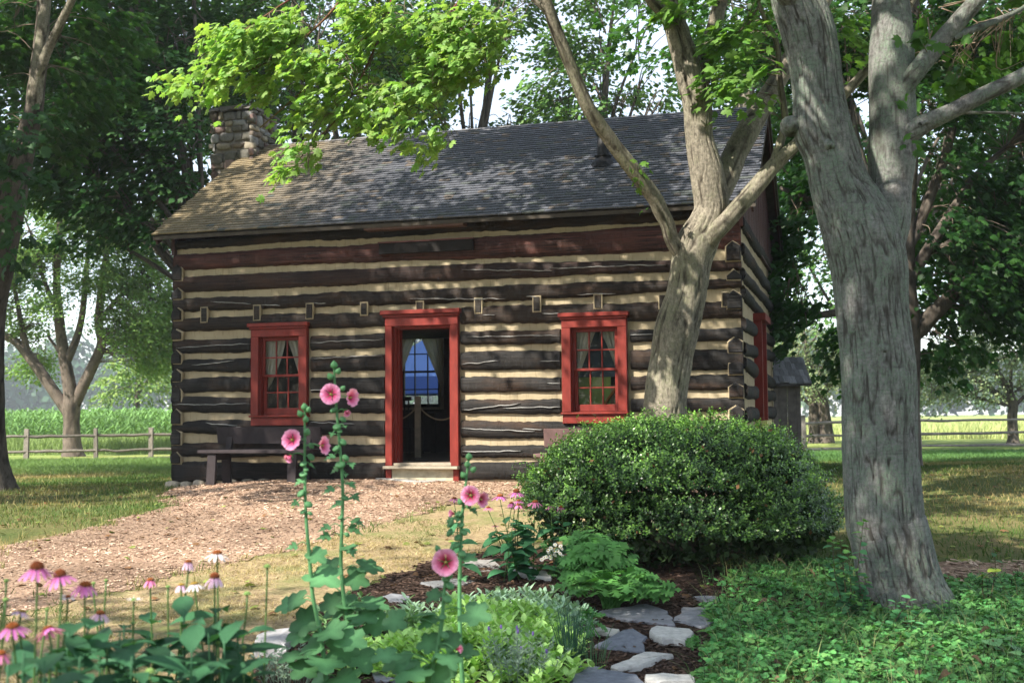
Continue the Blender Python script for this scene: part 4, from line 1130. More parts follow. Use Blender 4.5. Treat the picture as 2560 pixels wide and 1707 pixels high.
def twigs(mb, C, skel, frac, rng, r0=.012, maxd=3.5, n=4):
    """thin wood from the nearest limb point to each spray"""
    skel = np.asarray(skel)
    for c in C:
        if rng.random() > frac: continue
        dd = np.linalg.norm(skel[:, :3] - c, axis=1); i = np.argmin(dd + rng.random(len(dd)) * .5)
        if dd[i] > maxd or dd[i] < .1: continue
        a = skel[i, :3]; m = (a + c) / 2 + rng.normal(0, .08, 3) * dd[i]; m[2] += .10 * dd[i]
        q = c + (c - m) * .25; q[2] -= .06
        tube(mb, [(*a, r0 * (.6 + .35 * dd[i])), (*m, r0 * .8), (*c, r0 * .45), (*q, r0 * .2)], n, rings=7, col=(1, 1, 1), cap=False)

def finish_crown(cr, parent, shape, mat, n_single=0, shape_single=None, stem_name='foliage', near=None):
    pos, d, nn, sz, col = cr.arrays()
    keep = np.ones(len(pos), bool)
    if n_single:
        q = proj(pos); inv = (q[:, 0] > 5) & (q[:, 0] < W0 - 5) & (q[:, 1] > 5) & (q[:, 1] < H0 - 5)
        score = np.where(inv, sz / q[:, 2], 0)
        if near is not None: score = score * near(q)
        idx = np.argsort(-score)[:n_single]; idx = idx[score[idx] > 0]
        keep[idx] = False
        off = OFF[parent.name]; s_, d_, n_ = frames(d[idx], nn[idx])
        qs = np.clip(col[idx] / (col[idx].mean(0) + 1e-9), .6, 1.5); mc = col[idx].mean(0)
        vars_ = [leaf_mesh('leaf', shape_single or shape, MT[mat], mc * b) for b in (.7, .85, 1.0, 1.15, 1.3)]
        for k, i in enumerate(idx):
            b = int(np.clip(round((col[i].mean() / mc.mean() - .7) / .15), 0, 4))
            inst(vars_[b], 'leaf', mat_from(pos[i] - off, s_[k], d_[k], n_[k], sz[i]), parent)
    mb = MB(); put_leaves(mb, shape, pos[keep], d[keep], nn[keep], sz[keep], col[keep])
    return mb.build(stem_name, MT[mat], parent, smooth=True, kind='stuff')

def add_limb(parent, name, pts, mat, n=16, step=.06, amp=.006, seed=0, skel=None, lump=.06, fr=14, fz=2.5, crk=2.6, wobk=1.2, brk=0):
    mb = MB(); C, r = tube(mb, pts, n, step=step, amp=amp, seed=seed, lump=lump, fr=fr, fz=fz, crk=crk, wobk=wobk, brk=brk); mb.build(name, MT[mat], parent, smooth=True)
    if skel is not None: skel.extend([(*c, q) for c, q in zip(C[::2], r[::2])])
    return C

G_SUN = (.22, .37, .10); G_MID = (.055, .135, .022); G_DARK = (.040, .115, .024)  # G_SUN has sunlight put into the leaf colour; the crown above is darker

# --- T3: leaning maple in front of the cabin, right of the right window
Y3 = 13.0
b3 = at(1655, 1075, Y3); b3[2] = float(gz(b3[0], b3[1]))
t3 = thing('maple_tree', 'dappled tan barked maple leaning up from behind the boxwood before the cabin', 'tree', b3)
sk3 = []
base_u, base_v = proj(b3)[0][:2]
trunk = [(base_u - 6, base_v + 30, 150), (base_u + 2, base_v - 40, 128), (1663, 1014, 106), (1679, 895, 104), (1694, 816, 109), (1716, 737, 99), (1728, 658, 99), (1742, 610, 104), (1768, 560, 92), (1780, 520, 88), (1772, 460, 86), (1765, 421, 84), (1748, 344, 70), (1744, 268, 72), (1731, 200, 76), (1712, 140, 66), (1692, 76, 60), (1672, 20, 52), (1655, -60, 44), (1640, -200, 36), (1600, -420, 26), (1560, -700, 12)]
add_limb(t3, 'trunk', pix_limb(trunk, Y3), 'bark_tan', 100, .02, .018, 3, sk3, .05, 26, 2.4, 3.2, 1.0, .5)
for nm, L in (('limb', [(1738, 650, 50, .05), (1700, 628, 44, -.05), (1678, 595, 38, -.1), (1668, 560, 38, -.15), (1650, 525, 40, -.2), (1636, 495, 40, -.25), (1580, 421, 39, -.4), (1521, 344, 36, -.55), (1470, 268, 34, -.7), (1430, 172, 31, -.8), (1391, 76, 32, -.9), (1364, 0, 28, -1.0), (1320, -120, 24, -1.1), (1200, -330, 17, -1.3), (1040, -480, 9, -1.5)]),
              ('limb', [(1752, 640, 50), (1782, 588, 48, -.15), (1821, 547, 44, -.2), (1890, 467, 42, -.25), (1943, 406, 38, -.3), (1993, 360, 32, -.35), (2080, 270, 26, -.4), (2200, 130, 22, -.3), (2330, -80, 18), (2480, -300, 10)]),
              ('branch', [(1930, 420, 24, -.28), (1941, 390, 24, -.3), (1958, 330, 20, -.3), (1962, 290, 19, -.3), (1950, 200, 16, -.3), (1942, 110, 14, -.3), (1900, 20, 10, -.4), (1880, -90, 6, -.4)]),
              ('limb', [(1785, 500, 64, .05), (1810, 450, 66, .15), (1838, 385, 62, .3), (1862, 340, 60, .4), (1900, 275, 54, .6), (1950, 190, 46, .8), (2010, 90, 40, 1.0), (2080, -40, 34, 1.3), (2150, -250, 26, 1.6), (2200, -500, 12, 2)]),
              ('limb', [(1738, 230, 40, .05), (1752, 180, 38, .1), (1764, 134, 38, .15), (1785, 70, 38, .2), (1800, 10, 36, .25), (1830, -110, 30, .3), (1880, -330, 20, .5), (1900, -600, 8, .7)]),
              ('branch', [(1690, 70, 34), (1655, 30, 32, -.1), (1620, -10, 30, -.2), (1560, -110, 26, -.4), (1440, -300, 18, -.8), (1300, -420, 10, -1.2)]),
              ('branch', [(1376, 40, 18, -.95), (1352, 15, 16, -1), (1335, 0, 14, -1), (1280, -60, 10, -1.1), (1150, -130, 6, -1.2)])):
    add_limb(t3, nm, pix_limb(L, Y3), 'bark_tan', 20, .05, .007, 5, sk3, .05, 18, 2.2)
# long drooping boughs that reach left in front of the roof
for k, L in enumerate(([(1200, -330, 14, -1.3), (1020, -210, 10, -1.4), (900, -60, 8, -1.5), (800, 60, 6, -1.6), (680, 150, 5, -1.7), (560, 200, 3, -1.8)],
                       [(1320, -120, 12, -1.1), (1210, -60, 9, -1.2), (1120, 40, 7, -1.3), (1040, 160, 5, -1.4), (990, 260, 4, -1.5)],
                       [(1040, -200, 8, -1.4), (960, 60, 7, -1.5), (900, 200, 5, -1.6), (840, 300, 4, -1.7), (770, 370, 3, -1.8), (735, 420, 2, -1.8)],
                       [(900, -60, 7, -1.5), (760, -20, 5, -1.6), (620, 70, 4, -1.7), (520, 130, 2, -1.8)],
                       [(960, 60, 6, -1.5), (820, 170, 5, -1.6), (720, 260, 4, -1.7), (650, 320, 3, -1.7)],
                       [(1120, 40, 6, -1.3), (1190, 110, 4, -1.2), (1230, 190, 3, -1.2)])):
    add_limb(t3, 'branch', pix_limb(L, Y3 + .2), 'twig', 8, .12, 0, k, sk3, 0)
c3 = Crown(np.random.default_rng(33))
def plobe(u, v, Y, ru, rv, rd): p = at(u, v, Y); return (*p, ru / FPX * Y, rd, rv / FPX * Y)
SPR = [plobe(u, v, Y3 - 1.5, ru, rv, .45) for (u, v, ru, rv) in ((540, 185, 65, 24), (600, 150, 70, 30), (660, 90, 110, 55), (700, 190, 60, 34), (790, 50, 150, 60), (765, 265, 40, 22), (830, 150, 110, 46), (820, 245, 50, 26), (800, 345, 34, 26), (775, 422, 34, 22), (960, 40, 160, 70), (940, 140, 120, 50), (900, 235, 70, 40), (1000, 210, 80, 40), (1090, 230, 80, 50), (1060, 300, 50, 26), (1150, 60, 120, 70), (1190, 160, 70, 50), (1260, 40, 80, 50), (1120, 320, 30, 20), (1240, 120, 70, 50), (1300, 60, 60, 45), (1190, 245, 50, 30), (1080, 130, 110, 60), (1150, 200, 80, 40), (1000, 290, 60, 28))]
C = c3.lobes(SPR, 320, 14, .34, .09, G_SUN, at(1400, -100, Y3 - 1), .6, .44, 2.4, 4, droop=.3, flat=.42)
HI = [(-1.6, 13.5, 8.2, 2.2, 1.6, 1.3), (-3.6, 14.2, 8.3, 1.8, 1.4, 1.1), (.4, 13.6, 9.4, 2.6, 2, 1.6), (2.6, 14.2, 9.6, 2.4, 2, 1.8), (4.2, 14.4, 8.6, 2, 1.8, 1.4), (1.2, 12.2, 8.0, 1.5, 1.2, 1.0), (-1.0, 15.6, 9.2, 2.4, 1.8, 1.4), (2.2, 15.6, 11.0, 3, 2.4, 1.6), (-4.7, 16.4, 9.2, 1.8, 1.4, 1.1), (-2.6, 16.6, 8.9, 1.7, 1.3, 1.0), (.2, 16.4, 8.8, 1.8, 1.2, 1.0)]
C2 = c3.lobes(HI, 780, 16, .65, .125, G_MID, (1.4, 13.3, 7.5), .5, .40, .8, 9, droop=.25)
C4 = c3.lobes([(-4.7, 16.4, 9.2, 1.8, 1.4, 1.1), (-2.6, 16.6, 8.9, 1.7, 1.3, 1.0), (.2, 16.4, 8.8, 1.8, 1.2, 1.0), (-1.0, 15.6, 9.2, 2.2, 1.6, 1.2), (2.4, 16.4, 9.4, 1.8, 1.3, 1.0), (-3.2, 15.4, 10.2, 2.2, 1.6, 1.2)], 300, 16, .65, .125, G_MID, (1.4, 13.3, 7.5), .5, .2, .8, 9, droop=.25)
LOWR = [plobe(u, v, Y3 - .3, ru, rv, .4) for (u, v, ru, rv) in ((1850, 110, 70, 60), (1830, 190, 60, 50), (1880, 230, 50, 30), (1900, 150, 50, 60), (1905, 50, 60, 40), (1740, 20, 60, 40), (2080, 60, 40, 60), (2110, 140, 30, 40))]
C3 = c3.lobes(LOWR, 62, 13, .36, .115, (.13, .27, .055), at(1960, 160, Y3), .7, 0, 1, 5, droop=.25, flat=.4)  # low leaves coloured brighter to look lit under the crown
c3.spray(at(1566, 395, Y3 - .45), norm(np.array([.3, -.3, -.2])), 9, .25, .085, (.09, .2, .03)); c3.spray(at(1575, 420, Y3 - .45), norm(np.array([.3, -.3, -.5])), 6, .2, .07, (.09, .2, .03)); c3.spray(at(1622, 518, Y3 - .4), norm(np.array([-.6, -.3, -.5])), 3, .15, .05, (.09, .2, .03))
mb = MB(); rt = np.random.default_rng(4)
twigs(mb, C, sk3, .9, rt, .006, 2.5); twigs(mb, C2, sk3, .5, rt, .012, 4); twigs(mb, C3, sk3, .6, rt, .007, 2.5)
mb.build('twigs', MT['twig'], t3, kind='stuff')
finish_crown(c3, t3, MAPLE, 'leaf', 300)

# --- T4: big grey maple in the right foreground
Y4 = 8.7
b4 = at(2262, 1528, Y4); b4[2] = float(gz(b4[0], b4[1]))
t4 = thing('maple_tree', 'large grey forked maple with lichen covered bark in the right foreground', 'tree', b4)
sk4 = []
bu, bv = proj(b4)[0][:2]
trunk = [(bu + 4, bv + 40, 290), (bu + 1, bv - 4, 240), (2252, 1470, 210), (2240, 1413, 196), (2222, 1330, 192), (2212, 1298, 190), (2204, 1183, 184), (2200, 1124, 181), (2197, 933, 182), (2181, 780, 177), (2172, 665, 188), (2150, 580, 186), (2122, 515, 166), (2099, 459, 146), (2079, 383, 138), (2056, 318, 142), (2045, 230, 126), (2036, 153, 128), (2020, 77, 134), (1996, 10, 128), (1965, -70, 110), (1920, -190, 96), (1860, -380, 80), (1780, -650, 60), (1700, -1000, 20)]
add_limb(t4, 'trunk', pix_limb(trunk, Y4), 'bark_grey', 220, .010, .014, 12, sk4, .025, 46, 4.6, 2.4, .6, .2)
for nm, L, n in (('limb', [(2190, 640, 120, .05), (2212, 560, 124, .06), (2222, 500, 110, .08), (2226, 459, 106, .1), (2231, 383, 118, .1), (2232, 306, 116, .1), (2230, 230, 113, .1), (2229, 153, 112, .12), (2229, 77, 104, .15), (2226, 0, 92, .2), (2218, -120, 80, .3), (2200, -350, 66, .5), (2180, -700, 40, .8), (2170, -1000, 10, 1)], 64),
                 ('limb', [(2236, 260, 58, .05), (2262, 215, 52, 0), (2290, 180, 48, -.03), (2349, 107, 46, -.05), (2406, 42, 44, -.1), (2452, -10, 42, -.15), (2530, -110, 36, -.2), (2650, -300, 26, -.3), (2750, -500, 10, -.4)], 32),
                 ('limb', [(2236, 350, 62, .05), (2275, 330, 58, 0), (2307, 312, 50, 0), (2340, 296, 44, -.05), (2387, 274, 41, -.1), (2464, 235, 40, -.15), (2560, 188, 38, -.2), (2700, 100, 30, -.3), (2900, -60, 20, -.4)], 32),
                 ('branch', [(2300, 312, 12, -.1), (2330, 300, 11, -.05), (2400, 284, 9, 0), (2480, 282, 8, .05), (2570, 286, 6, .1)], 10),
                 ('branch', [(2380, 95, 22, -.08), (2420, 78, 20, -.05), (2470, 60, 17, 0), (2520, 40, 14, .1), (2600, 0, 10, .2)], 12),
                 ('branch', [(2000, 20, 60, -.05), (1950, -40, 62, -.2), (1880, -130, 52, -.5), (1760, -330, 40, -1), (1600, -560, 26, -1.6), (1440, -760, 8, -2)], 30)):
    add_limb(t4, nm, pix_limb(L, Y4), 'bark_grey', n, .03, .003, 13, sk4, .03, 24, 3.0, 3.5, .8, .6)
# knots on the trunk
for (u, v, r, dy) in ((2206, 872, .045, -.215), (2072, 362, .035, -.165), (1982, 312, .05, -.03)):
    mb = MB(); p = at(u, v, Y4 + dy); q = p + np.array([0, -.05, -.01])
    tube(mb, [(*(p + [0, .08, .0]), r * 1.6), (*p, r * 1.25), (*q, r * .8), (*(q + [0, -.005, 0]), r * .3)], 16, rings=8, amp=.006, fr=30, fz=10, lump=.1); mb.build('knot', MT['bark_grey'], t4, smooth=True)
c4 = Crown(np.random.default_rng(44))
H4 = [(-.6, 7.4, 6.6, 1.8, 1.4, .9), (1.2, 8.2, 7.4, 2.2, 1.8, 1.3), (3.2, 8.8, 7.8, 2.2, 2, 1.5), (5.2, 8.6, 7.0, 2.2, 2, 1.4), (6.6, 9.4, 6.2, 1.6, 1.6, 1.2), (3.6, 10.8, 7.6, 2.4, 1.6, 1.4), (2.4, 6.2, 7.2, 2.2, 1.6, 1.2), (4.6, 6.6, 6.8, 2.0, 1.5, 1.2), (2.8, 8.6, 10, 3, 2.6, 1.8), (-1.5, 5.6, 7.3, 2, 1.5, 1.0), (-.2, 6.4, 6.2, 1.4, 1.1, .8), (-2.6, 4.6, 8.8, 2, 1.6, 1.2), (.3, 9.6, 6.3, 1.2, .9, .7), (1.6, 10.7, 7.6, 1.8, 1.2, 1.0), (7.4, 10.2, 7.4, 2, 1.6, 1.3), (4.8, 12.2, 8.6, 2.2, 1.5, 1.3)]
Ca = c4.lobes(H4, 1180, 16, .6, .125, G_MID, (2.6, 8.7, 6.2), .5, .34, .8, 11, droop=.25)
L4 = [plobe(u, v, Y4 + dy, ru, rv, .35) for (u, v, ru, rv, dy) in ((2390, 150, 60, 26, .6), (2330, 55, 40, 40, .7), (2520, 60, 60, 50, .5), (2540, 120, 40, 40, .4), (2260, 85, 30, 12, -.3), (2500, 150, 40, 20, .6))]
Cb = c4.lobes(L4, 34, 10, .3, .10, (.06, .15, .028), (2.9, 8.7, 4.2), .7, 0, 1, 2, droop=.25)
for (u, v) in ((2240, 225), (2225, 345), (2262, 90)):
    c4.spray(at(u, v, Y4 - .25), norm(np.array([.2, -.6, -.25])), 6, .22, .085, (.05, .13, .03))
mb = MB(); twigs(mb, Ca, sk4, .5, rt, .012, 4); twigs(mb, Cb, sk4, .9, rt, .006, 2)
for k in range(9):   # bare crooked twigs under the canopy
    p = at(rt.uniform(2270, 2520), rt.uniform(10, 150), Y4 + rt.uniform(-.2, .6)); q = p + rt.normal(0, .22, 3); w = q + rt.normal(0, .15, 3) - [0, 0, .1]
    tube(mb, [(*p, .006), (*q, .004), (*w, .002)], 4, rings=10, col=(1.6, 1.5, 1.4))
mb.build('twigs', MT['twig'], t4, kind='stuff'); finish_crown(c4, t4, MAPLE, 'leaf', 220)

# --- T1: dark maple at the left edge
Y1 = 18.4
b1 = at(-26, 1225, Y1); b1[2] = float(gz(b1[0], b1[1]))
t1 = thing('maple_tree', 'maple at the left edge with a dark trunk and upper stems coloured as if sunlit', 'tree', b1); sk1 = []
add_limb(t1, 'trunk', pix_limb([(-26, 1250, 190), (-26, 1210, 125), (-32, 1120, 92), (-34, 900, 84), (-24, 760, 80), (-2, 640, 84), (18, 540, 80), (44, 430, 64), (70, 330, 52), (84, 277, 46), (97, 165, 40), (106, 60, 34), (110, -40, 30), (120, -300, 24), (130, -700, 8)], Y1), 'bark_dark', 30, .06, .012, 2, sk1, .06)
add_limb(t1, 'limb', pix_limb([(86, 255, 30), (94, 200, 27, -.1), (103, 172, 25, -.15), (119, 126, 24, -.2), (153, 57, 22, -.3), (182, -5, 20, -.4), (260, -180, 16, -.6), (380, -420, 6, -1)], Y1), 'bark_tan', 16, .06, .004, 6, sk1, .05)  # upper stems in tan bark, sunlight put into their colour
add_limb(t1, 'limb', pix_limb([(80, 300, 40, .02), (90, 220, 36, -.08), (99, 150, 33, -.1), (108, 60, 30, -.12), (112, -20, 28, -.12), (90, -250, 22, -.2), (40, -600, 10, -.4)], Y1), 'bark_tan', 16, .06, .004, 7, sk1, .05)
add_limb(t1, 'limb', pix_limb([(10, 580, 50), (-60, 470, 44, -.2), (-200, 300, 34, -.6), (-420, 100, 20, -1)], Y1), 'bark_dark', 16, .1, .006, 8, sk1, .05)
c1 = Crown(np.random.default_rng(11))
L1 = [plobe(u, v, Y1 + dy, ru, rv, rd) for (u, v, ru, rv, dy, rd) in ((40, 370, 70, 40, -.8, .5), (30, 450, 60, 50, -.8, .5), (70, 560, 60, 40, -.3, .4), (20, 280, 60, 40, -.2, .6), (220, 200, 90, 100, 1.2, .9), (30, 120, 60, 90, .8, .8), (170, 330, 90, 60, 1.6, .8), (-150, 300, 150, 200, 0, 1.5), (-60, 40, 140, 120, .8, 1.2), (240, 40, 110, 80, 1.4, 1.0), (70, 700 - 80, 70, 30, -.2, .4))]
Ca = c1.lobes(L1, 300, 15, .5, .15, (.034, .095, .028), at(60, 200, Y1), .6, .33, 1.0, 3)
HI1 = [(-9.5, 18.6, 9.5, 2.4, 2.2, 1.8), (-7, 18.8, 11, 2.4, 2.2, 1.6), (-11.5, 19, 8.0, 2, 2, 1.6)]
Cb = c1.lobes(HI1, 220, 16, .65, .16, G_DARK, (-7.8, 18.5, 8), .5, .3, .8, 4)
mb = MB(); twigs(mb, Ca, sk1, .25, rt, .009, 2); twigs(mb, Cb, sk1, .4, rt, .014, 4); mb.build('twigs', MT['twig'], t1, kind='stuff')
finish_crown(c1, t1, MAPLE_S, 'leaf', 150, MAPLE)

# --- generic tree: trunk, limbs to every lobe, sub-branches, layered foliage
def grow(name, label, base, fork, lobes, trunk_r, n, nl, R, size, col, seed, bark='bark_dark', shape=KITE, mat='leaf_far', gate=.3, gscale=.7, shell=.5, group=None, tw=.35, twr=.014, lean=None, sub=4, cat='tree', flat=.5, droop=.22):
    rng = np.random.default_rng(seed); base = np.asarray(base, float); base[2] = float(gz(base[0], base[1])); fork = np.asarray(fork, float)
    t = thing(name, label, cat, base, group); sk = []
    pts = [(*(base - [0, 0, .1]), trunk_r * 1.6), (*(base + (fork - base) * .12), trunk_r * 1.08), (*(base + (fork - base) * .55 + rng.normal(0, .05, 3)), trunk_r * .92), (*fork, trunk_r * .85)]
    lob = np.asarray(lobes, float); hi = lob[np.argmax(lob[:, 2])]
    pts += [(*((fork + hi[:3]) / 2 + rng.normal(0, .2, 3)), trunk_r * .5), (*hi[:3], trunk_r * .12)]
    add_limb(t, 'trunk', pts, bark, 18, .12, .012, seed, sk, .06)
    for l in lob:
        a = base + (fork - base) * rng.uniform(.75, 1.0); c = l[:3]; mid_ = (a + c) / 2 + rng.normal(0, .15, 3); mid_[2] += .12 * np.linalg.norm(c - a) * rng.uniform(-.3, 1)
        k = np.linalg.norm(c - a)
        add_limb(t, 'limb', [(*a, trunk_r * .42), (*mid_, trunk_r * .3), (*c, trunk_r * .12)], bark, 9, .2, .004, seed + 1, sk, .05)
        for j in range(sub):
            e = c + norm(rng.normal(size=3)) * l[3:6] * .8; m2 = (mid_ * .4 + c * .6) + rng.normal(0, .1, 3)
            mbs = None; add_limb(t, 'branch', [(*m2, trunk_r * .14), (*((m2 + e) / 2 + rng.normal(0, .15, 3) + [0, 0, .1]), trunk_r * .09), (*e, trunk_r * .03)], bark, 6, .25, 0, 1, sk, 0)
    c = Crown(rng); C = c.lobes(lob, n, nl, R, size, col, fork + [0, 0, 1], shell, gate, gscale, seed, flat=flat, droop=droop)
    mb = MB(); twigs(mb, C, sk, tw, rng, twr, 4.5); mb.build('twigs', MT['twig'], t, kind='stuff')
    pos, d, nn, sz, cc = c.arrays(); mb = MB(); put_leaves(mb, shape, pos, d, nn, sz, cc); mb.build('foliage', MT[mat], t, kind='stuff', smooth=True)
    return t

# --- T2: honey locust by the left fence, several stems
Y2 = 42.5
b2 = at(184, 1139, Y2); b2[2] = float(gz(b2[0], b2[1])); t2 = thing('locust_tree', 'multi stemmed locust with feathery light foliage by the left rail fence', 'tree', b2); sk2 = []
add_limb(t2, 'trunk', pix_limb([(184, 1150, 66), (181, 1120, 48), (179, 1060, 40), (178, 1020, 44), (177, 985, 36), (168, 930, 30), (160, 890, 28), (150, 818, 25), (142, 703, 18), (150, 560, 14), (160, 420, 6)], Y2), 'bark_locust', 22, .12, .02, 5, sk2, .05, 8, 1)
for L in ([(172, 1030, 34), (150, 1000, 29), (92, 917, 27), (42, 856, 22), (4, 837, 18), (-60, 800, 10)], [(186, 1010, 32), (205, 970, 29), (234, 910, 27), (254, 856, 24), (247, 799, 22), (262, 660, 16), (290, 520, 7)], [(168, 900, 22), (190, 850, 19), (205, 790, 16), (215, 690, 13), (225, 560, 6)], [(70, 885, 18), (55, 820, 15), (40, 740, 10), (20, 640, 5)],
          [(150, 790, 14), (110, 700, 11), (90, 620, 8), (60, 540, 4)], [(250, 800, 14), (300, 740, 11), (350, 700, 8), (400, 680, 4)], [(175, 960, 14), (160, 900, 10), (120, 840, 7)]):
    add_limb(t2, 'limb', pix_limb(L, Y2), 'bark_locust', 12, .2, .01, 6, sk2, .05, 8, 1)
c2 = Crown(np.random.default_rng(22))
L2 = [plobe(u, v, Y2 + dy, ru, rv, rd) for (u, v, ru, rv, dy, rd) in ((60, 700, 70, 45, 0, 1.5), (130, 620, 80, 45, .5, 1.5), (240, 600, 80, 50, 0, 1.5), (340, 640, 70, 60, 0, 1.5), (380, 740, 55, 70, -.5, 1.5), (300, 720, 70, 50, -.5, 1.2), (200, 720, 60, 35, -.5, 1.2), (30, 780, 45, 35, 0, 1.2), (330, 830, 70, 55, 0, 1.4), (390, 880, 45, 50, 0, 1.2), (90, 810, 40, 30, .5, 1.2), (190, 530, 130, 40, 1, 2), (100, 900, 50, 45, 1.5, 1), (380, 560, 60, 60, 1, 1.5), (290, 800, 80, 50, 0, 1.4), (250, 680, 70, 40, -.5, 1.4), (80, 660, 80, 40, -.5, 1.4), (370, 800, 60, 60, -.5, 1.4), (140, 760, 50, 30, -.6, 1), (20, 620, 60, 50, 0, 1.4), (330, 900, 70, 40, .5, 1.2))]
C = c2.lobes(L2, 2600, 20, .8, .13, (.16, .28, .075), at(190, 860, Y2), .7, .24, .55, 6, droop=.35, flat=.7)
mb = MB(); twigs(mb, C, sk2, .3, rt, .016, 4); mb.build('twigs', MT['twig'], t2, kind='stuff')
finish_crown(c2, t2, KITE, 'leaf_far')

# --- T5: dark maple behind the big grey one
Y5 = 21.0
b5 = at(2262, 1170, Y5); b5[2] = float(gz(b5[0], b5[1])); t5 = thing('maple_tree', 'shaded dark maple whose crown fills the upper right behind the grey trunk', 'tree', b5); sk5 = []
add_limb(t5, 'trunk', pix_limb([(2262, 1200, 110), (2262, 1150, 84), (2262, 1000, 72), (2264, 860, 72), (2262, 800, 76), (2258, 700, 60), (2262, 560, 50), (2275, 380, 42), (2280, 150, 34), (2285, -200, 24), (2290, -700, 8)], Y5), 'bark_dark', 24, .08, .012, 3, sk5, .05)
for L in ([(2264, 850, 50), (2300, 818, 46), (2350, 768, 40), (2420, 705, 30), (2490, 670, 22), (2570, 640, 14)], [(2262, 800, 34), (2200, 790, 26), (2093, 782, 20), (2040, 788, 17), (1990, 765, 14), (1945, 760, 8)], [(2260, 720, 34), (2360, 560, 26), (2440, 440, 18), (2560, 330, 10)],
          [(2262, 640, 30), (2330, 480, 26), (2380, 330, 20), (2410, 150, 12)], [(2250, 680, 28), (2120, 560, 22), (2020, 500, 16), (1950, 470, 10)], [(2300, 640, 16), (2420, 580, 14), (2560, 470, 9)], [(2255, 660, 26), (2160, 420, 18), (2120, 220, 10)]):
    add_limb(t5, 'limb', pix_limb(L, Y5), 'bark_dark', 12, .15, .006, 6, sk5, .05)
c5 = Crown(np.random.default_rng(55))
L5 = [plobe(u, v, Y5 + dy, ru, rv, rd) for (u, v, ru, rv, dy, rd) in ((1985, 560, 80, 60, 0, 1.2), (1990, 660, 70, 60, .5, 1.2), (2010, 760, 70, 50, 0, 1.2), (2000, 850, 60, 30, 0, .8), (2070, 450, 90, 80, .5, 1.5), (2050, 300, 110, 90, 1, 1.5), (2010, 120, 110, 90, 1, 1.5), (2150, 120, 110, 100, 1, 1.5), (2330, 120, 110, 90, 0, 1.5), (2480, 150, 100, 100, 0, 1.5), (2340, 250, 90, 70, -.5, 1.5), (2480, 320, 100, 80, 0, 1.5), (2400, 430, 120, 80, 0, 1.5), (2500, 480, 90, 90, -.5, 1.5), (2390, 560, 120, 70, 0, 1.5), (2510, 610, 90, 60, -.5, 1.5), (2400, 660, 110, 60, 0, 1.3), (2360, 740, 80, 50, .3, 1.2), (2480, 720, 90, 50, 0, 1.2), (2340, 850, 50, 45, .3, .8), (2460, 800, 60, 26, 0, .8), (2560, 760, 60, 50, 0, 1), (2160, 850, 60, 60, 1, 1), (2620, 400, 100, 200, 0, 1.5))]
Ca = c5.lobes(L5, 1500, 17, .62, .135, (.030, .098, .020), at(2270, 400, Y5), .6, .36, .85, 7)
Cb = c5.lobes([(5.6, 20.5, 9.5, 3, 2.4, 2), (8.6, 21, 9, 3, 2.6, 2), (3.8, 21, 8.5, 2, 2, 1.6)], 260, 16, .7, .15, G_DARK, (6.9, 21, 7), .5, .25, .7, 8)
mb = MB(); twigs(mb, Ca, sk5, .45, rt, .012, 4); twigs(mb, Cb, sk5, .3, rt, .014, 4); mb.build('twigs', MT['twig'], t5, kind='stuff')
finish_crown(c5, t5, MAPLE_S, 'leaf')

# --- apple trees beyond the right fence
def apple(u, vbase, Y, lob, label, seed, tr=.2, uu=None):
    b = at(u, vbase, Y); f = b + np.array([0, 0, 1.75])
    return grow('apple_tree', label, b, f, [plobe(a, c, Y + dy, ru, rv, rd) for (a, c, ru, rv, dy, rd) in lob], tr, int(sum(l[2] * l[3] for l in lob) * .021), 18, .62, .13, (.21, .28, .15), seed, 'bark_dark', KITE, 'leaf_far', .22, .6, .6, 'apple trees beyond the fence', .25, .02, droop=.35, flat=.75)
apple(2533, 1109, 47, ((2480, 900, 110, 70, 0, 2), (2380, 920, 90, 60, 0, 2), (2340, 980, 60, 50, 0, 1.6), (2560, 860, 110, 80, 0, 2.2), (2440, 830, 100, 60, .5, 2), (2560, 960, 90, 40, 0, 1.5), (2650, 900, 90, 70, 0, 2), (2330, 900, 60, 50, 0, 1.5), (2420, 980, 80, 26, -.4, 1.5)), 'spreading pale leaved apple tree with one dark trunk behind the right fence', 61)
apple(2036, 1105, 50, ((2020, 900, 90, 80, 0, 2), (2080, 940, 80, 60, 0, 1.8), (1975, 960, 60, 60, 0, 1.6), (2010, 820, 70, 60, 0, 1.8), (2110, 870, 70, 60, 0, 1.8), (2180, 930, 80, 60, 0, 1.8), (1960, 880, 50, 50, 0, 1.4)), 'pale leaved apple tree with twin dark trunks beyond the shed', 62, .22)
bb = at(2064, 1105, 50); a2 = [o for o in bpy.data.objects if o.get('label', '').startswith('pale leaved apple tree with twin')][0]
add_limb(a2, 'trunk', [(bb[0], bb[1], -.3, .42), (bb[0] + .02, bb[1], .3, .3), (bb[0] - .05, bb[1], 1.0, .27), (bb[0] - .2, bb[1], 1.7, .25), (bb[0] - .9, bb[1], 3, .1)], 'bark_dark', 14, .15, .015, 2, None, .06)

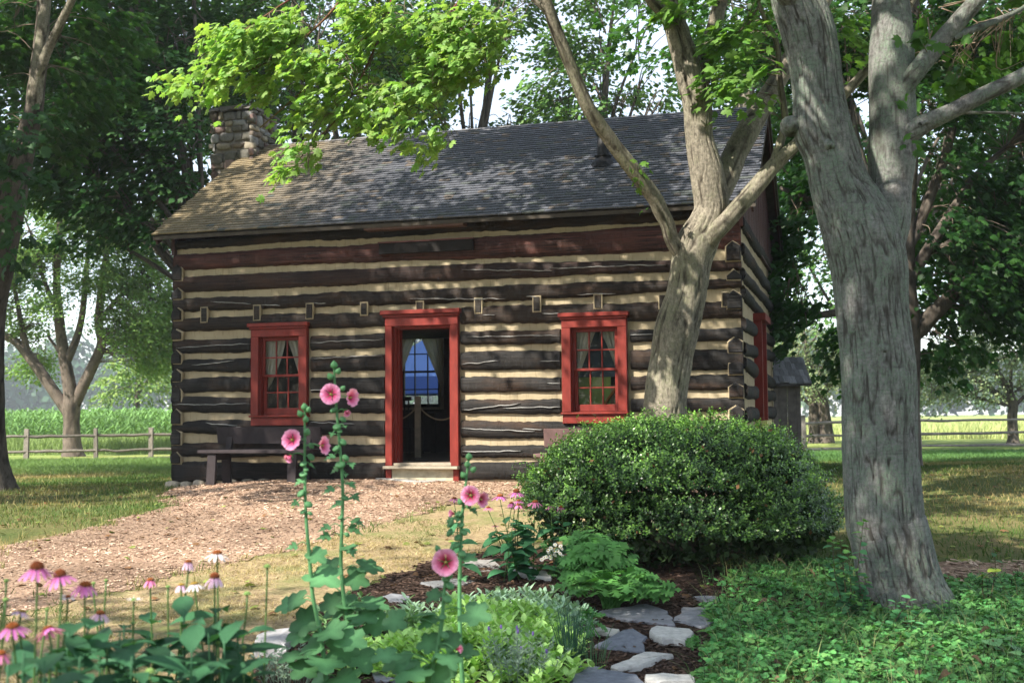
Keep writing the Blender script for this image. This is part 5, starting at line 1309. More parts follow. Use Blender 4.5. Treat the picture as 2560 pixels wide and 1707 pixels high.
# --- woods behind the house
def wood(label, u, vb, Y, forkv, lob, n, seed, col=G_DARK, gate=.34, size=.17, tr=.17, name='maple_tree', nl=17, R=.75, bark='bark_dark', shell=.55, gsc=.6, grp='woodland maples behind the cabin'):
    b = at(u, vb, Y); f = at(u, forkv, Y)
    return grow(name, label, b, f, [plobe(a, c, Y + dy, ru, rv, rd) for (a, c, ru, rv, dy, rd) in lob], tr, n, nl, R, size, col, seed, bark, KITE, 'leaf_far', gate, gsc, shell, grp, .3, .016, sub=3)
wood('dark maple behind the chimney, its drooping boughs left of the roof', 520, 1100, 27, 640, ((200, 420, 120, 80, 0, 2), (330, 330, 130, 90, 0, 2), (440, 450, 90, 70, 0, 1.8), (300, 500, 110, 50, -.5, 1.6), (400, 560, 60, 40, -.5, 1.2), (450, 250, 110, 90, .5, 2), (300, 170, 140, 100, 1, 2), (120, 250, 120, 110, 1, 2), (460, 100, 120, 90, 1, 2), (150, 90, 130, 90, 1.5, 2), (330, 20, 150, 90, 1.5, 2.4), (60, 420, 80, 90, 1, 1.6), (200, -150, 200, 120, 1, 2.5), (260, 590, 90, 20, -.6, 1), (380, 200, 110, 90, -.8, 1.5), (230, 320, 110, 80, -.8, 1.5), (470, 330, 60, 70, -.8, 1.2), (250, -330, 200, 120, 0, 2.5), (480, -260, 160, 120, 0, 2.5)), 2300, 71, (.028, .085, .02), .24, .19)
wood('tall maple directly behind the left half of the roof ridge', 760, 1090, 31, 480, ((620, 250, 110, 80, 0, 2), (720, 160, 120, 90, 0, 2), (820, 270, 120, 60, 0, 2), (900, 160, 120, 90, 0, 2), (640, 60, 130, 90, .5, 2), (800, 20, 140, 90, .5, 2), (980, 250, 100, 60, 0, 2), (1010, 90, 110, 80, .5, 2), (560, 150, 90, 80, .5, 2), (760, -180, 220, 120, 1, 2.6)), 1250, 72, (.05, .13, .03), .31)
wood('leafy maple behind the ridge at the edge of the open sky', 1180, 1090, 34, 470, ((1100, 280, 90, 45, 0, 2), (1190, 310, 80, 30, 0, 1.8), (1270, 300, 50, 25, 0, 1.5), (1090, 180, 80, 60, 0, 2), (1170, 100, 90, 70, 0, 2), (1130, -20, 120, 60, 0, 2), (1280, 30, 70, 40, 0, 1.6), (1250, -100, 120, 60, 0, 2)), 430, 73, (.07, .165, .04), .36)
wood('paler maple behind the ridge between the leaning tree and the sky', 1500, 1080, 33, 420, ((1400, 240, 80, 50, 0, 1.8), (1480, 200, 80, 60, 0, 1.8), (1560, 260, 80, 40, 0, 1.8), (1610, 180, 80, 70, 0, 2), (1500, 90, 110, 60, 0, 2), (1620, 60, 100, 70, 0, 2), (1420, 120, 60, 40, 0, 1.6), (1440, 290, 70, 25, 0, 1.4), (1660, 240, 50, 40, 0, 1.5), (1540, -60, 170, 70, 0, 2.2)), 460, 74, (.09, .19, .05), .40)
wood('maple with a sunlit stem behind the right end of the ridge', 1852, 1080, 29, 330, ((1790, 130, 80, 70, 0, 1.8), (1900, 110, 90, 80, .5, 2), (1860, 220, 80, 50, .5, 1.8), (1840, 20, 110, 80, 0, 2), (1960, 260, 80, 80, .5, 1.8), (1980, 60, 90, 90, .5, 2), (1900, -150, 200, 100, 0, 2.4)), 420, 75, (.06, .15, .035), .36, bark='bark_tan', tr=.2)
wood('distant green maple seen between the cabin and the shed', 2120, 1085, 44, 800, ((1960, 560, 90, 110, 0, 2.5), (2060, 640, 110, 100, 0, 2.5), (2180, 600, 130, 120, 0, 3), (1990, 760, 90, 80, 0, 2.2), (2120, 760, 110, 70, 0, 2.4), (2250, 480, 160, 130, 1, 3), (2080, 420, 140, 120, 1, 3), (2330, 640, 100, 120, 0, 2.4)), 620, 76, (.09, .20, .055), .36, .22, R=1.0)
wood('far maple filling the upper right corner of the woods', 2215, 1085, 40, 700, ((2380, 400, 150, 130, 0, 3), (2520, 500, 140, 130, 0, 3), (2600, 330, 140, 150, 0, 3), (2420, 230, 160, 130, 0, 3), (2560, 120, 160, 130, 0, 3), (2300, 120, 140, 130, 1, 3), (2440, 620, 120, 60, 0, 2.4)), 520, 77, (.04, .115, .025), .38, .22, R=1.0)
wood('slim light green tree at the far end of the cornfield', 345, 1060, 62, 960, ((330, 930, 50, 40, 0, 2), (380, 960, 45, 45, 0, 2), (300, 975, 36, 30, 0, 1.8), (400, 910, 36, 40, 0, 2)), 130, 78, (.17, .27, .075), .25, .22, .15, 'young_tree', R=.9, grp=None)

wood('dense maple farther back at the upper left', 460, 1080, 38, 600, ((40, 200, 160, 150, 0, 3), (200, 120, 160, 150, 0, 3), (60, 0, 160, 130, 0, 3), (330, 220, 150, 140, 0, 3), (-60, 360, 140, 120, 0, 3), (150, 360, 140, 80, 0, 2.6), (420, 380, 120, 100, 0, 3), (420, 60, 150, 130, 0, 3), (250, -120, 200, 110, 0, 3)), 900, 84, (.028, .085, .02), .26, .24, R=1.1)
wood('dense maple farther back behind the roof ridge', 900, 1080, 42, 560, ((600, 300, 140, 90, 0, 3), (760, 240, 140, 110, 0, 3), (640, 130, 150, 120, 0, 3), (900, 150, 150, 120, 0, 3), (880, 290, 110, 60, 0, 2.6), (780, 20, 160, 110, 0, 3), (1010, 260, 90, 70, 0, 2.6), (1040, 110, 110, 100, 0, 3)), 700, 85, (.034, .10, .024), .30, .24, R=1.1)
wood('dense maple farther back at the upper right', 2230, 1080, 34, 620, ((2340, 60, 150, 130, 0, 3), (2500, 200, 150, 140, 0, 3), (2380, 340, 140, 120, 0, 3), (2520, 420, 120, 120, 0, 3), (2000, 220, 120, 140, 0, 3), (2050, 60, 140, 130, 0, 3), (2060, 420, 110, 110, 0, 3), (2440, 520, 130, 90, 0, 3), (2580, 60, 140, 130, 0, 3)), 900, 86, (.028, .085, .02), .28, .22, R=1.0)
# --- maples standing outside the picture, whose shade falls into it
def shade_tree(label, x, y, lob, n, seed, gate=.35):
    return grow('maple_tree', label, (x, y, 0), (x, y, 4.2), lob, .28, n, 16, .8, .19, G_MID, seed, 'bark_tan', KITE, 'leaf_far', gate, .65, .5, None, .2, .016)
shade_tree('tall maple standing left of and behind the viewpoint', -7.6, -.5, ((-6.2, 1.6, 8.2, 2.6, 2.2, 1.5), (-8.2, -.8, 8.8, 2.6, 2.4, 1.8), (-4.6, 3.0, 7.8, 2.0, 1.7, 1.2), (-6.4, 3.6, 9.6, 2.4, 1.8, 1.6), (-3.9, .8, 8.4, 2.2, 2.0, 1.4), (-9.8, 1.2, 8.4, 2.2, 2, 1.6), (-7.0, 1.0, 11.2, 3, 2.6, 1.6), (-5.0, -1.6, 8.0, 2.2, 2, 1.4)), 700, 81)
shade_tree('maple standing left of the path, outside the picture', -10.6, 13.4, ((-9.6, 14.0, 8.0, 2.2, 1.6, 1.5), (-11.6, 12.8, 8.6, 2.2, 1.8, 1.6), (-8.2, 13.8, 9.8, 2.0, 1.4, 1.3), (-10.4, 13.2, 11, 2.8, 2, 1.7), (-8.4, 12.4, 7.2, 1.6, 1.2, 1.0), (-12.4, 14.6, 9, 2, 1.8, 1.6), (-9.6, 12.6, 8.4, 1.6, 1.2, 1.2)), 680, 82, .37)
shade_tree('big maple on the lawn beyond the left edge', -14.5, 22.5, ((-13.4, 23, 9, 2.8, 2.6, 2), (-15.6, 22, 10, 2.8, 2.6, 2), (-14, 24.6, 11.5, 3, 2.6, 2), (-12.4, 21.4, 8.4, 2.2, 2, 1.6), (-16.5, 24.5, 9, 2.6, 2.4, 1.8), (-14.6, 22.6, 13.5, 3, 2.8, 1.8), (-12.2, 24.4, 14, 2.6, 2.4, 1.8), (-10.6, 24, 11.2, 2, 1.8, 1.4), (-16, 24, 16, 3, 2.8, 1.8)), 1000, 83, .24)
# ------------------------------------------------------------------ ground litter, grass, field
def scatter(n, box_, seed, keep=None):
    r = np.random.default_rng(seed); x = r.uniform(box_[0], box_[1], n); y = r.uniform(box_[2], box_[3], n)
    k = np.abs(x) < .47 * y + 1.0
    if keep is not None: k &= keep(x, y)
    x, y = x[k], y[k]; return x, y, gz(x, y), r
inP = lambda x, y: inpoly(x, y, PATH)
inB = lambda x, y: inpoly(x, y, BED)
def ragged(x, y, poly, s, a=.35):
    return inpoly(x + (fbm(np.stack([x * 2.2, y * 2.2, 0 * x], -1), s) - .5) * a, y + (fbm(np.stack([x * 2.2, y * 2.2, 0 * x + 9], -1), s) - .5) * a, poly)
def incabin(x, y):
    p = np.stack([x, y, 0 * x], -1) - CO; a = p @ ex; b = p @ ey
    return (a > -.02) & (a < CW + .02) & (b > -.02) & (b < CD + .02)
def blades(name, x, y, z, r, h, w, col, lean=.5):
    n = len(x); az = r.uniform(0, 2 * np.pi, n); ln = r.normal(0, lean, (n, 2)) * h[:, None]
    wv = np.stack([np.cos(az), np.sin(az), 0 * az], 1) * (w / 2)[:, None]
    b = np.stack([x, y, z - .005], 1); tip = b + np.c_[ln, h]; mid_ = b + np.c_[ln * .35, h * .6]
    V = np.stack([b - wv, b + wv, mid_ + wv * .7, tip, mid_ - wv * .7], 1).reshape(-1, 3)
    k = np.arange(n)[:, None] * 5
    mb = MB(); mb.add(V, [k + np.array([[0, 1, 2, 4]]), k + np.array([[4, 2, 3]])], np.repeat(col, 5, 0)); return mb.build(name, MT['grass'], kind='stuff')
GRN = np.array([.075, .14, .03]); DRY = np.array([.34, .27, .12]); LGT = np.array([.13, .22, .06])
def gcol(x, y, r, bias=0.0):
    q = np.stack([x * .55, y * .55, 0 * x], -1); d = np.clip((fbm(q, 3, 3) - .5) * 3.2 + .42 + bias + r.normal(0, .28, len(x)), 0, 1)[:, None]
    return (GRN * (1 - d) + DRY * d) * r.uniform(.7, 1.3, (len(x), 1))
# lawn left of the cabin and beyond
nolawn = lambda x, y: ~ragged(x, y, PATH, 3) & ~incabin(x, y)
x, y, z, r = scatter(120000, (-17, -3.5, 13, 37.5), 1, nolawn); d = np.sqrt(y / 14)
far_ = sstep(24, 31, y); c = gcol(x, y, r, -.08) * (1 - far_[:, None]) + LGT * r.uniform(.7, 1.3, (len(x), 1)) * far_[:, None]
blades('lawn_grass', x, y, z, r, r.uniform(.03, .075, len(x)) * (1 + 1.6 * far_), .011 * d + 0 * x, c)
x, y, z, r = scatter(120000, (1.8, 19, 9.6, 37), 2, lambda x, y: nolawn(x, y) & ~ragged(x, y, BED, 4, .3) & ~inpoly(x, y, SPUR)); d = np.sqrt(y / 12)
far_ = sstep(22, 30, y); c = gcol(x, y, r, -.2) * .85 * (1 - far_[:, None]) + LGT * [.7, .9, .9] * r.uniform(.6, 1.25, (len(x), 1)) * far_[:, None]  # right lawn blades darkened, tree shade put into their colour
blades('lawn_grass', x, y, z, r, r.uniform(.03, .07, len(x)) * (1 + 1.5 * far_), .011 * d + 0 * x, c)
# dry thin grass between the mulch path and the flower bed
x, y, z, r = scatter(150000, (-4.6, 1.9, 3.0, 13.2), 3, lambda x, y: ~ragged(x, y, PATH, 3, .6) & ~ragged(x, y, BED, 4, .3))
k = fbm(np.stack([x * 1.7, y * 1.7, 0 * x], -1), 8, 3) + r.normal(0, .06, len(x)) > .47; x, y, z = x[k], y[k], z[k]
dg = gcol(x, y, r, .32); dg = np.where(r.random((len(x), 1)) < .6, dg, np.array([.46, .39, .22]) * r.uniform(.6, 1.2, (len(x), 1)))
blades('dry_grass', x, y, z, r, r.uniform(.012, .05, len(x)), r.uniform(.004, .009, len(x)), dg, 1.4)
# stray tufts along the path edge and on it
P_ = np.array(PATH); xs_, ys_ = [], []; rr = np.random.default_rng(6)
for i in range(len(P_)):
    a, b = P_[i], P_[(i + 1) % len(P_)]; L = np.linalg.norm(b - a)
    for _ in range(int(L * 9)):
        q = a + (b - a) * rr.random() + rr.normal(0, .14, 2); m = rr.integers(6, 20); s = rr.uniform(.02, .06)
        xs_.append(q[0] + rr.normal(0, s, m)); ys_.append(q[1] + rr.normal(0, s, m))
x = np.concatenate(xs_); y = np.concatenate(ys_); k = ~incabin(x, y - .3) & ~((y > 15.5) & (x > -4.9)); x, y = x[k], y[k]
blades('edge_grass', x, y, gz(x, y), rr, rr.uniform(.03, .11, len(x)), rr.uniform(.005, .010, len(x)), gcol(x, y, rr, .15), .6)
# chips of wood on the path
def chips(name, x, y, z, r, size, col, lift=.012):
    n = len(x); az = r.uniform(0, 2 * np.pi, n); L = size * r.uniform(.5, 1.4, n); w = L * r.uniform(.25, .5, n)
    a = np.stack([np.cos(az), np.sin(az), r.normal(0, .18, n)], 1) * (L / 2)[:, None]; b = np.stack([-np.sin(az), np.cos(az), r.normal(0, .25, n)], 1) * (w / 2)[:, None]
    c = np.stack([x, y, z + lift + r.uniform(0, .012, n)], 1)
    V = np.stack([c - a - b, c + a - b, c + a + b, c - a + b], 1).reshape(-1, 3); k = np.arange(n)[:, None] * 4
    mb = MB(); mb.add(V, k + np.array([[0, 1, 2, 3]]), np.repeat(col, 4, 0)); return mb.build(name, MT['plain'], kind='stuff')
def chipcol(r, n):
    P = np.array([[.50, .355, .26], [.42, .29, .205], [.57, .43, .32], [.26, .16, .12], [.17, .10, .08]]); return P[r.choice(5, n, p=[.34, .30, .20, .12, .04])] * r.uniform(.8, 1.2, (n, 1))
x, y, z, r = scatter(240000, (-8, 4.5, 6, 19), 4, lambda x, y: ragged(x, y, PATH, 3) & ~incabin(x, y))
pv_ = sstep(.30, .55, fbm(np.stack([x * .8, y * .8, 0 * x], -1), 77, 3))[:, None]; chips('wood_chips', x, y, z, r, (.013 + .0006 * y) * r.choice([.6, 1, 1, 1.7], len(x)), chipcol(r, len(x)) * (.58 + .47 * pv_), .013)
x, y, z, r = scatter(9000, (2.5, 7, 9, 12.5), 14, lambda x, y: inpoly(x, y, SPUR)); chips('wood_chips', x, y, z, r, .045, chipcol(r, len(x)) * .8, .014)
x, y, z, r = scatter(60000, (-2.5, 4, 5.5, 11), 5, lambda x, y: ragged(x, y, BED, 4, .3))
chips('bark_mulch', x, y, z, r, .03, np.array([.05, .032, .024]) * r.uniform(.4, 2.4, (len(x), 1)), .02)
# dry curled leaves on the bed
x, y, z, r = scatter(900, (-2.0, 4.5, 5.8, 11), 6, lambda x, y: ragged(x, y, BED, 4, .3))
x, y, z = x[:130], y[:130], z[:130]; n = len(x); az = r.uniform(0, 6.28, n)
mb = MB(); put_leaves(mb, poly_leaf([(0.02, 0), (.25, .1), (.32, .4), (.15, .8), (0, 1)], -.7, .8), np.stack([x, y, z + .02], 1), np.stack([np.cos(az), np.sin(az), 0 * az + .2], 1), np.stack([r.normal(0, .5, n), r.normal(0, .5, n), 1 + 0 * az], 1), r.uniform(.04, .1, n), np.array([.14, .08, .045]) * r.uniform(.5, 1.6, (n, 1)))
mb.build('fallen_leaves', MT['grass'], kind='stuff', smooth=True)

x, y, z, r = scatter(700, (-8, 8, 6, 18), 61, lambda x, y: ~incabin(x, y)); n = len(x); az = r.uniform(0, 6.28, n)
mb = MB(); put_leaves(mb, MAPLE_S, np.stack([x, y, z + .03], 1), np.stack([np.cos(az), np.sin(az), 0 * az], 1), np.stack([r.normal(0, .35, n), r.normal(0, .35, n), 1 + 0 * az], 1), r.uniform(.04, .09, n), np.where(r.random((n, 1)) < .55, np.array([.16, .085, .04]), np.array([.20, .24, .06])) * r.uniform(.5, 1.4, (n, 1)))
mb.build('fallen_leaves', MT['grass'], kind='stuff', smooth=True)
# cornfield, rough meadow strip and the far wood
r = np.random.default_rng(12); mb = MB(); px_, py_ = [], []
for row in range(24):
    yy = 52 + row * .78
    for xx in np.arange(-34, -6, .3): px_.append(xx + r.normal(0, .05)); py_.append(yy + r.normal(0, .06))
px_ = np.array(px_); py_ = np.array(py_); k = (np.abs(px_) < .47 * py_ + 1) & (px_ < -.2 * py_); px_, py_ = px_[k], py_[k]; n = len(px_); zb_ = gz(px_, py_); hgt = r.uniform(1.75, 2.15, n)
for lv in range(9):
    t = .25 + .085 * lv; az = r.uniform(0, 6.28, n); L = r.uniform(.5, .85, n) * (1 - .35 * (t > .8)); o = np.stack([np.cos(az), np.sin(az), 0 * az], 1); s = np.stack([-np.sin(az), np.cos(az), 0 * az], 1) * .04
    b = np.stack([px_, py_, zb_ + hgt * t * .85], 1); m1 = b + o * (L * .45)[:, None] + np.array([0, 0, 1]) * (L * .38)[:, None]; tp = b + o * L[:, None] + np.array([0, 0, 1]) * (L * r.uniform(-.1, .2, n))[:, None]
    V = np.stack([b - s * .5, b + s * .5, m1 + s, m1 - s, tp], 1).reshape(-1, 3); kk = np.arange(n)[:, None] * 5
    mb.add(V, [kk + np.array([[0, 1, 2, 3]]), kk + np.array([[3, 2, 4]])], np.repeat(np.array([.13, .25, .075]) * r.uniform(.7, 1.35, (n, 1)), 5, 0))
s = np.tile(np.array([[.012, 0, 0]]), (n, 1)); b = np.stack([px_, py_, zb_], 1); tp = b + np.c_[0 * px_, 0 * px_, hgt * .9]
mb.add(np.stack([b - s, b + s, tp], 1).reshape(-1, 3), np.arange(n)[:, None] * 3 + np.array([[0, 1, 2]]), np.tile(np.array([[.12, .2, .06]]), (3 * n, 1)))
mb.build('corn_plants', MT['grass'], kind='stuff')
x, y, z, r = scatter(26000, (-24, -8, 44, 51.5), 15, lambda x, y: x < -.24 * y); blades('meadow_grass', x, y, z, r, r.uniform(.25, .75, len(x)) * sstep(44, 47, y), .04 + 0 * x, np.array([.20, .28, .09]) * r.uniform(.7, 1.3, (len(x), 1)), .25)
x, y, z, r = scatter(30000, (8, 34, 55, 80), 16); blades('meadow_grass', x, y, z, r, r.uniform(.3, .9, len(x)), .06 + 0 * x, (np.array([.34, .42, .17]) + r.random((len(x), 1)) * np.array([.1, .05, .03])) * r.uniform(.7, 1.2, (len(x), 1)), .25)
def far_wood(name, x0, x1, Y, top, n, col, seed, size=.9):
    r = np.random.default_rng(seed); k = int((x1 - x0) / 8); cxs = np.linspace(x0, x1, k) + r.normal(0, 2, k); cys = Y + r.uniform(-6, 10, k); hs = top * r.uniform(.7, 1.15, k)
    i = r.integers(0, k, n); v = norm(r.normal(size=(n, 3))); rr = r.random(n) ** .4
    p = np.stack([cxs[i] + v[:, 0] * 9 * rr, cys[i] + v[:, 1] * 5 * rr, hs[i] * .52 + v[:, 2] * hs[i] * .5 * rr - .3], 1); p[:, 2] = np.maximum(p[:, 2], -.3)
    nn = norm(v + r.normal(0, .5, (n, 3)) + [0, 0, .3]); d = norm(np.cross(nn, r.normal(size=(n, 3)))); mb = MB()
    put_leaves(mb, KITE, p, d, nn, size * r.uniform(.6, 1.3, n), np.asarray(col) * r.uniform(.7, 1.3, (n, 1)))
    mb.build(name, MT['leaf_far'], kind='stuff')
far_wood('far_woods', -200, -30, 330, 27, 30000, (.05, .11, .06), 31, 2.2)
far_wood('far_woods', -30, 200, 330, 24, 30000, (.06, .13, .05), 32, 2.2)

# ------------------------------------------------------------------ stepping stones (photo outlines laid on the ground)
def zpts(x0, y0, s, pts): return [ghit(x0 + a / s, y0 + b / s)[:2] for a, b in pts]
ZA = (1180, 1350, 3.5636); ZB = (700, 1107, 2.6133)
GREY = (.20, .205, .22); WHT = (.44, .435, .41); SLT = (.145, .16, .19)
SG = 'stepping stones through the bed'
for k, (zz, pts, col, th, lab) in enumerate((
    (ZA, [(1120, 688), (1545, 625), (1700, 668), (1790, 740), (1812, 800), (1600, 775), (1310, 748)], GREY, .05, 'wide pointed grey flagstone in front of the ferny plant'),
    (ZA, [(1880, 640), (2130, 640), (2152, 700), (2130, 790), (2040, 822), (1960, 800), (1795, 757), (1845, 710)], GREY, .045, 'squarish grey flagstone touching the ground cover, right of the pointed one'),
    (ZA, [(1970, 540), (2180, 536), (2290, 600), (2160, 628)], GREY, .04, 'grey triangular flagstone farthest back by the ground cover'),
    (ZA, [(940, 880), (1050, 842), (1180, 826), (1320, 850), (1300, 886)], (.42, .41, .37), .05, 'narrow pale stone under the small lobed seedling'),
    (ZA, [(1085, 990), (1300, 880), (1440, 845), (1562, 915), (1520, 960), (1535, 1036), (1300, 1015)], SLT, .045, 'blue grey flagstone with dead leaves on it in the middle of the path'),
    (ZA, [(1580, 890), (1640, 840), (1940, 865), (1970, 890), (1900, 970), (1700, 960), (1620, 935)], WHT, .07, 'bright white rough stone beside the ground cover'),
    (ZA, [(1240, 1202), (1400, 1140), (1500, 1080), (1600, 1065), (1800, 1085), (1650, 1122), (1500, 1190), (1300, 1217)], WHT, .06, 'long white weathered stone with a curved edge'),
    (ZA, [(845, 1130), (1050, 1180), (1470, 1268), (1560, 1350), (880, 1350)], SLT, .05, 'large dark slate slab at the bottom edge of the picture'),
    (ZA, [(1550, 1268), (1700, 1252), (1950, 1262), (1990, 1320), (1560, 1320)], WHT, .05, 'white stone cut by the bottom edge, right of the slate slab'),
    (ZA, [(-60, 205), (190, 205), (262, 262), (230, 300), (60, 302), (-60, 265)], (.22, .21, .20), .035, 'flat brownish grey stone behind the coneflower clump'),
    (ZA, [(340, 305), (520, 292), (660, 330), (705, 385), (500, 372)], WHT, .06, 'white stone at the foot of the coneflower clump'),
    (ZB, [(915, 937), (1180, 905), (1285, 920), (1200, 946), (1010, 968)], (.20, .20, .20), .035, 'grey stone behind the lime sage, left of the coneflower clump'),
    (ZA, [(1530, 470), (1650, 480), (1750, 510), (1700, 540), (1560, 520)], WHT, .04, 'white stone half hidden by the right side of the ferny plant'),
    (ZB, [(640, 1045), (730, 1010), (840, 1030), (800, 1065)], GREY, .04, 'small grey stone left of the silvery sage'),
    (ZB, [(600, 1545), (680, 1505), (760, 1520), (770, 1590), (620, 1590)], SLT, .05, 'blue grey stone between the hollyhock leaves at the bottom'))):
    slab('stepping_stone', lab, zpts(*zz, pts), 0, th * .88, col, 'stone', SG, 100 + k, .010)
# boulder beside the coneflowers
p = zpts(400, 1350, 4.393, [(1060, 1150), (1250, 1090), (1480, 1060), (1530, 1100), (1420, 1240), (1380, 1330), (1050, 1300)])
slab('edging_boulder', 'pale flat topped boulder between the coneflowers and hollyhocks', p, 0, .07, (.30, .295, .30), 'boulder', None, 130, .014)

# ------------------------------------------------------------------ boxwood
bx = ghit(1590 * D + 0, 1322 * D); bc = np.array([at(1700, 1200, 10.9)[0], 10.9]); bg0 = float(gz(*bc))
t = thing('boxwood_bush', 'big rounded glossy boxwood in front of the leaning maple', 'bush', (bc[0], bc[1], bg0))
LB = []
def bl(u, v, Y, ru, rv, rd): LB.append(plobe(u, v, Y, ru, rv, rd))
bl(1680, 1210, 10.9, 300, 150, 1.0); bl(1560, 1200, 10.6, 190, 120, .8); bl(1620, 1120, 11.1, 130, 75, .75); bl(1770, 1140, 11.2, 150, 90, .8); bl(1900, 1230, 10.8, 150, 140, .8); bl(1450, 1270, 10.5, 150, 130, .7); bl(1950, 1310, 10.5, 130, 110, .7); bl(1700, 1330, 10.3, 330, 110, .7); bl(1500, 1160, 10.7, 120, 75, .6); bl(1860, 1150, 11.2, 110, 70, .6); bl(2010, 1290, 10.9, 90, 70, .5); bl(1400, 1240, 10.6, 80, 70, .5)
LBa = np.array(LB); rb = np.random.default_rng(17); mbF = MB(); mbS = MB()
NT = 15500; wts = (LBa[:, 3] * LBa[:, 5]) ** .9; wts /= wts.sum(); i = rb.choice(len(LBa), NT, p=wts); v = norm(rb.normal(size=(NT, 3))); v[:, 2] = np.abs(v[:, 2]) * .9 + v[:, 2] * .1; v = norm(v)
lumpn = 1 + .42 * (fbm(v * 2.6 + i[:, None] * 3.1, 5, 3) - .5) * 2
P = LBa[i, :3] + v * LBa[i, 3:6] * (lumpn * np.where(rb.random(NT) < .05, rb.uniform(1.03, 1.16, NT), rb.uniform(.80, 1.03, NT)))[:, None]
ok = np.ones(NT, bool)
for l in LBa: ok &= (((P - l[:3]) / l[3:6]) ** 2).sum(1) > .62
ok &= P[:, 2] > gz(P[:, 0], P[:, 1]) + .02; P = P[ok]; v = v[ok]; n = len(P)
up = norm(v + np.array([0, 0, .55]) + rb.normal(0, .25, (n, 3)))
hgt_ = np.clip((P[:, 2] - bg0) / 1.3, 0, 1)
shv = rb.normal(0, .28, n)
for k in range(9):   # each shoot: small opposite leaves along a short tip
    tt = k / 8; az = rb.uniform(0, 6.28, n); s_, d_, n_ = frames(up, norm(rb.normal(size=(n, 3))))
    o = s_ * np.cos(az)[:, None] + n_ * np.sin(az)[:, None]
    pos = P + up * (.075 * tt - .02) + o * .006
    tipc = np.array([.20, .41, .075]) * (.38 + .55 * hgt_[:, None]) + np.array([.02, .03, .005]); inner = np.array([.025, .075, .016])  # fresh tips; brightness by height and dark inside put daylight and shade into colour
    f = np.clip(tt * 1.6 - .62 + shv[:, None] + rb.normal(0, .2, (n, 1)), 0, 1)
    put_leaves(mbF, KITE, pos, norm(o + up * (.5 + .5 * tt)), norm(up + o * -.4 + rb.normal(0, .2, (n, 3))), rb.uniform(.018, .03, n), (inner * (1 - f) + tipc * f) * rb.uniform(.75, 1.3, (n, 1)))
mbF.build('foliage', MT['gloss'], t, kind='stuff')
for k in range(60):
    a = np.array([bc[0] + rb.normal(0, .25), bc[1] + rb.normal(0, .2), bg0]); e = LBa[rb.integers(len(LBa))]; q = e[:3] + norm(rb.normal(size=3)) * e[3:6] * .85; q[2] = max(q[2], bg0 + .1)
    tube(mbS, [(*a, .016), (*((a + q) / 2 + rb.normal(0, .08, 3) + [0, 0, .08]), .009), (*q, .003)], 5, rings=8, col=(1, 1, 1), cap=False)
mbS.build('stems', MT['twig'], t, kind='stuff')
nb = 170; kb = rb.integers(0, len(P), nb); put_leaves(mbD := MB(), KITE, P[kb] + rb.normal(0, .02, (nb, 3)), norm(rb.normal(size=(nb, 3))), norm(rb.normal(size=(nb, 3))), rb.uniform(.03, .06, nb), np.array([.20, .10, .045]) * rb.uniform(.5, 1.4, (nb, 1)))
mbD.build('dead_leaves', MT['leaf_far'], t, kind='stuff')
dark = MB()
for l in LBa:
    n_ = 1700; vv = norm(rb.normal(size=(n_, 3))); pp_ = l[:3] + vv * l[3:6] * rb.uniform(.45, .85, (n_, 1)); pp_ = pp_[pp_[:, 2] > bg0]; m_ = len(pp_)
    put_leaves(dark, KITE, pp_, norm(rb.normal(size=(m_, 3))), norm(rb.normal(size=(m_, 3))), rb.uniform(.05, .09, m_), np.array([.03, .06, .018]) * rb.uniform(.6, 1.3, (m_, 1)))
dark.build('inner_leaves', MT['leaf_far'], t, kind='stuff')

# ------------------------------------------------------------------ hollyhocks
HC = np.array([.085, .22, .092])
HLEAF = poly_leaf([(0.03, 0), (.22, -.16), (.42, -.1), (.5, .12), (.42, .26), (.58, .42), (.42, .62), (.22, .6), (.2, .8), (0, .92)], -.1, .15)
HSMALL = poly_leaf([(0.03, 0), (.3, -.02), (.5, .3), (.2, .3), (.26, .62), (.12, .62), (0, 1.05)], -.1, .12)
_k = np.array([1.0 if i % 2 else .82 for i in range(len(HLEAF[0]) - 1)] + [1.45])[:, None]
hl_m = [leaf_mesh('leaf', HLEAF, MT['herb'], HC * b * _k) for b in (.7, .9, 1.1)]
hs_m = [leaf_mesh('leaf', HSMALL, MT['herb'], HC * b) for b in (.9, 1.2)]
def petal_mesh(deep, edge, tip):
    nr, na = 7, 9; V = []; C = []
    for i in range(nr):
        t = i / (nr - 1)
        for j in range(na):
            a = (j / (na - 1) - .5) * 1.5 * (.55 + .45 * t); rr_ = .006 + .044 * t * (1 - .10 * abs(j / (na - 1) - .5) ** 2 * 4 * t)
            ruf = .0055 * math.sin(j * 2.3) * t * t + .004 * math.sin(j * 4.1 + 1) * t ** 3
            V.append((rr_ * math.sin(a), rr_ * math.cos(a), .028 * t ** .8 - .008 * t ** 3 + ruf))
            k = np.clip((t - .18) / .5, 0, 1); k2 = np.clip((t - .55) / .45, 0, 1)
            C.append(np.asarray(deep) * (1 - k) + np.asarray(edge) * k if k2 == 0 else np.asarray(edge) * (1 - k2) + np.asarray(tip) * k2)
    i, j = np.meshgrid(np.arange(nr - 1), np.arange(na - 1), indexing='ij'); F = np.stack([i * na + j, i * na + j + 1, (i + 1) * na + j + 1, (i + 1) * na + j], -1).reshape(-1, 4)
    mb = MB(); mb.add(np.array(V), F, np.array(C)); return mb.mesh('petal', MT['petal'], smooth=True)
PET_A = petal_mesh((.50, .03, .13), (.76, .20, .42), (.83, .38, .62))
PET_B = petal_mesh((.33, .015, .05), (.72, .18, .38), (.82, .40, .62))
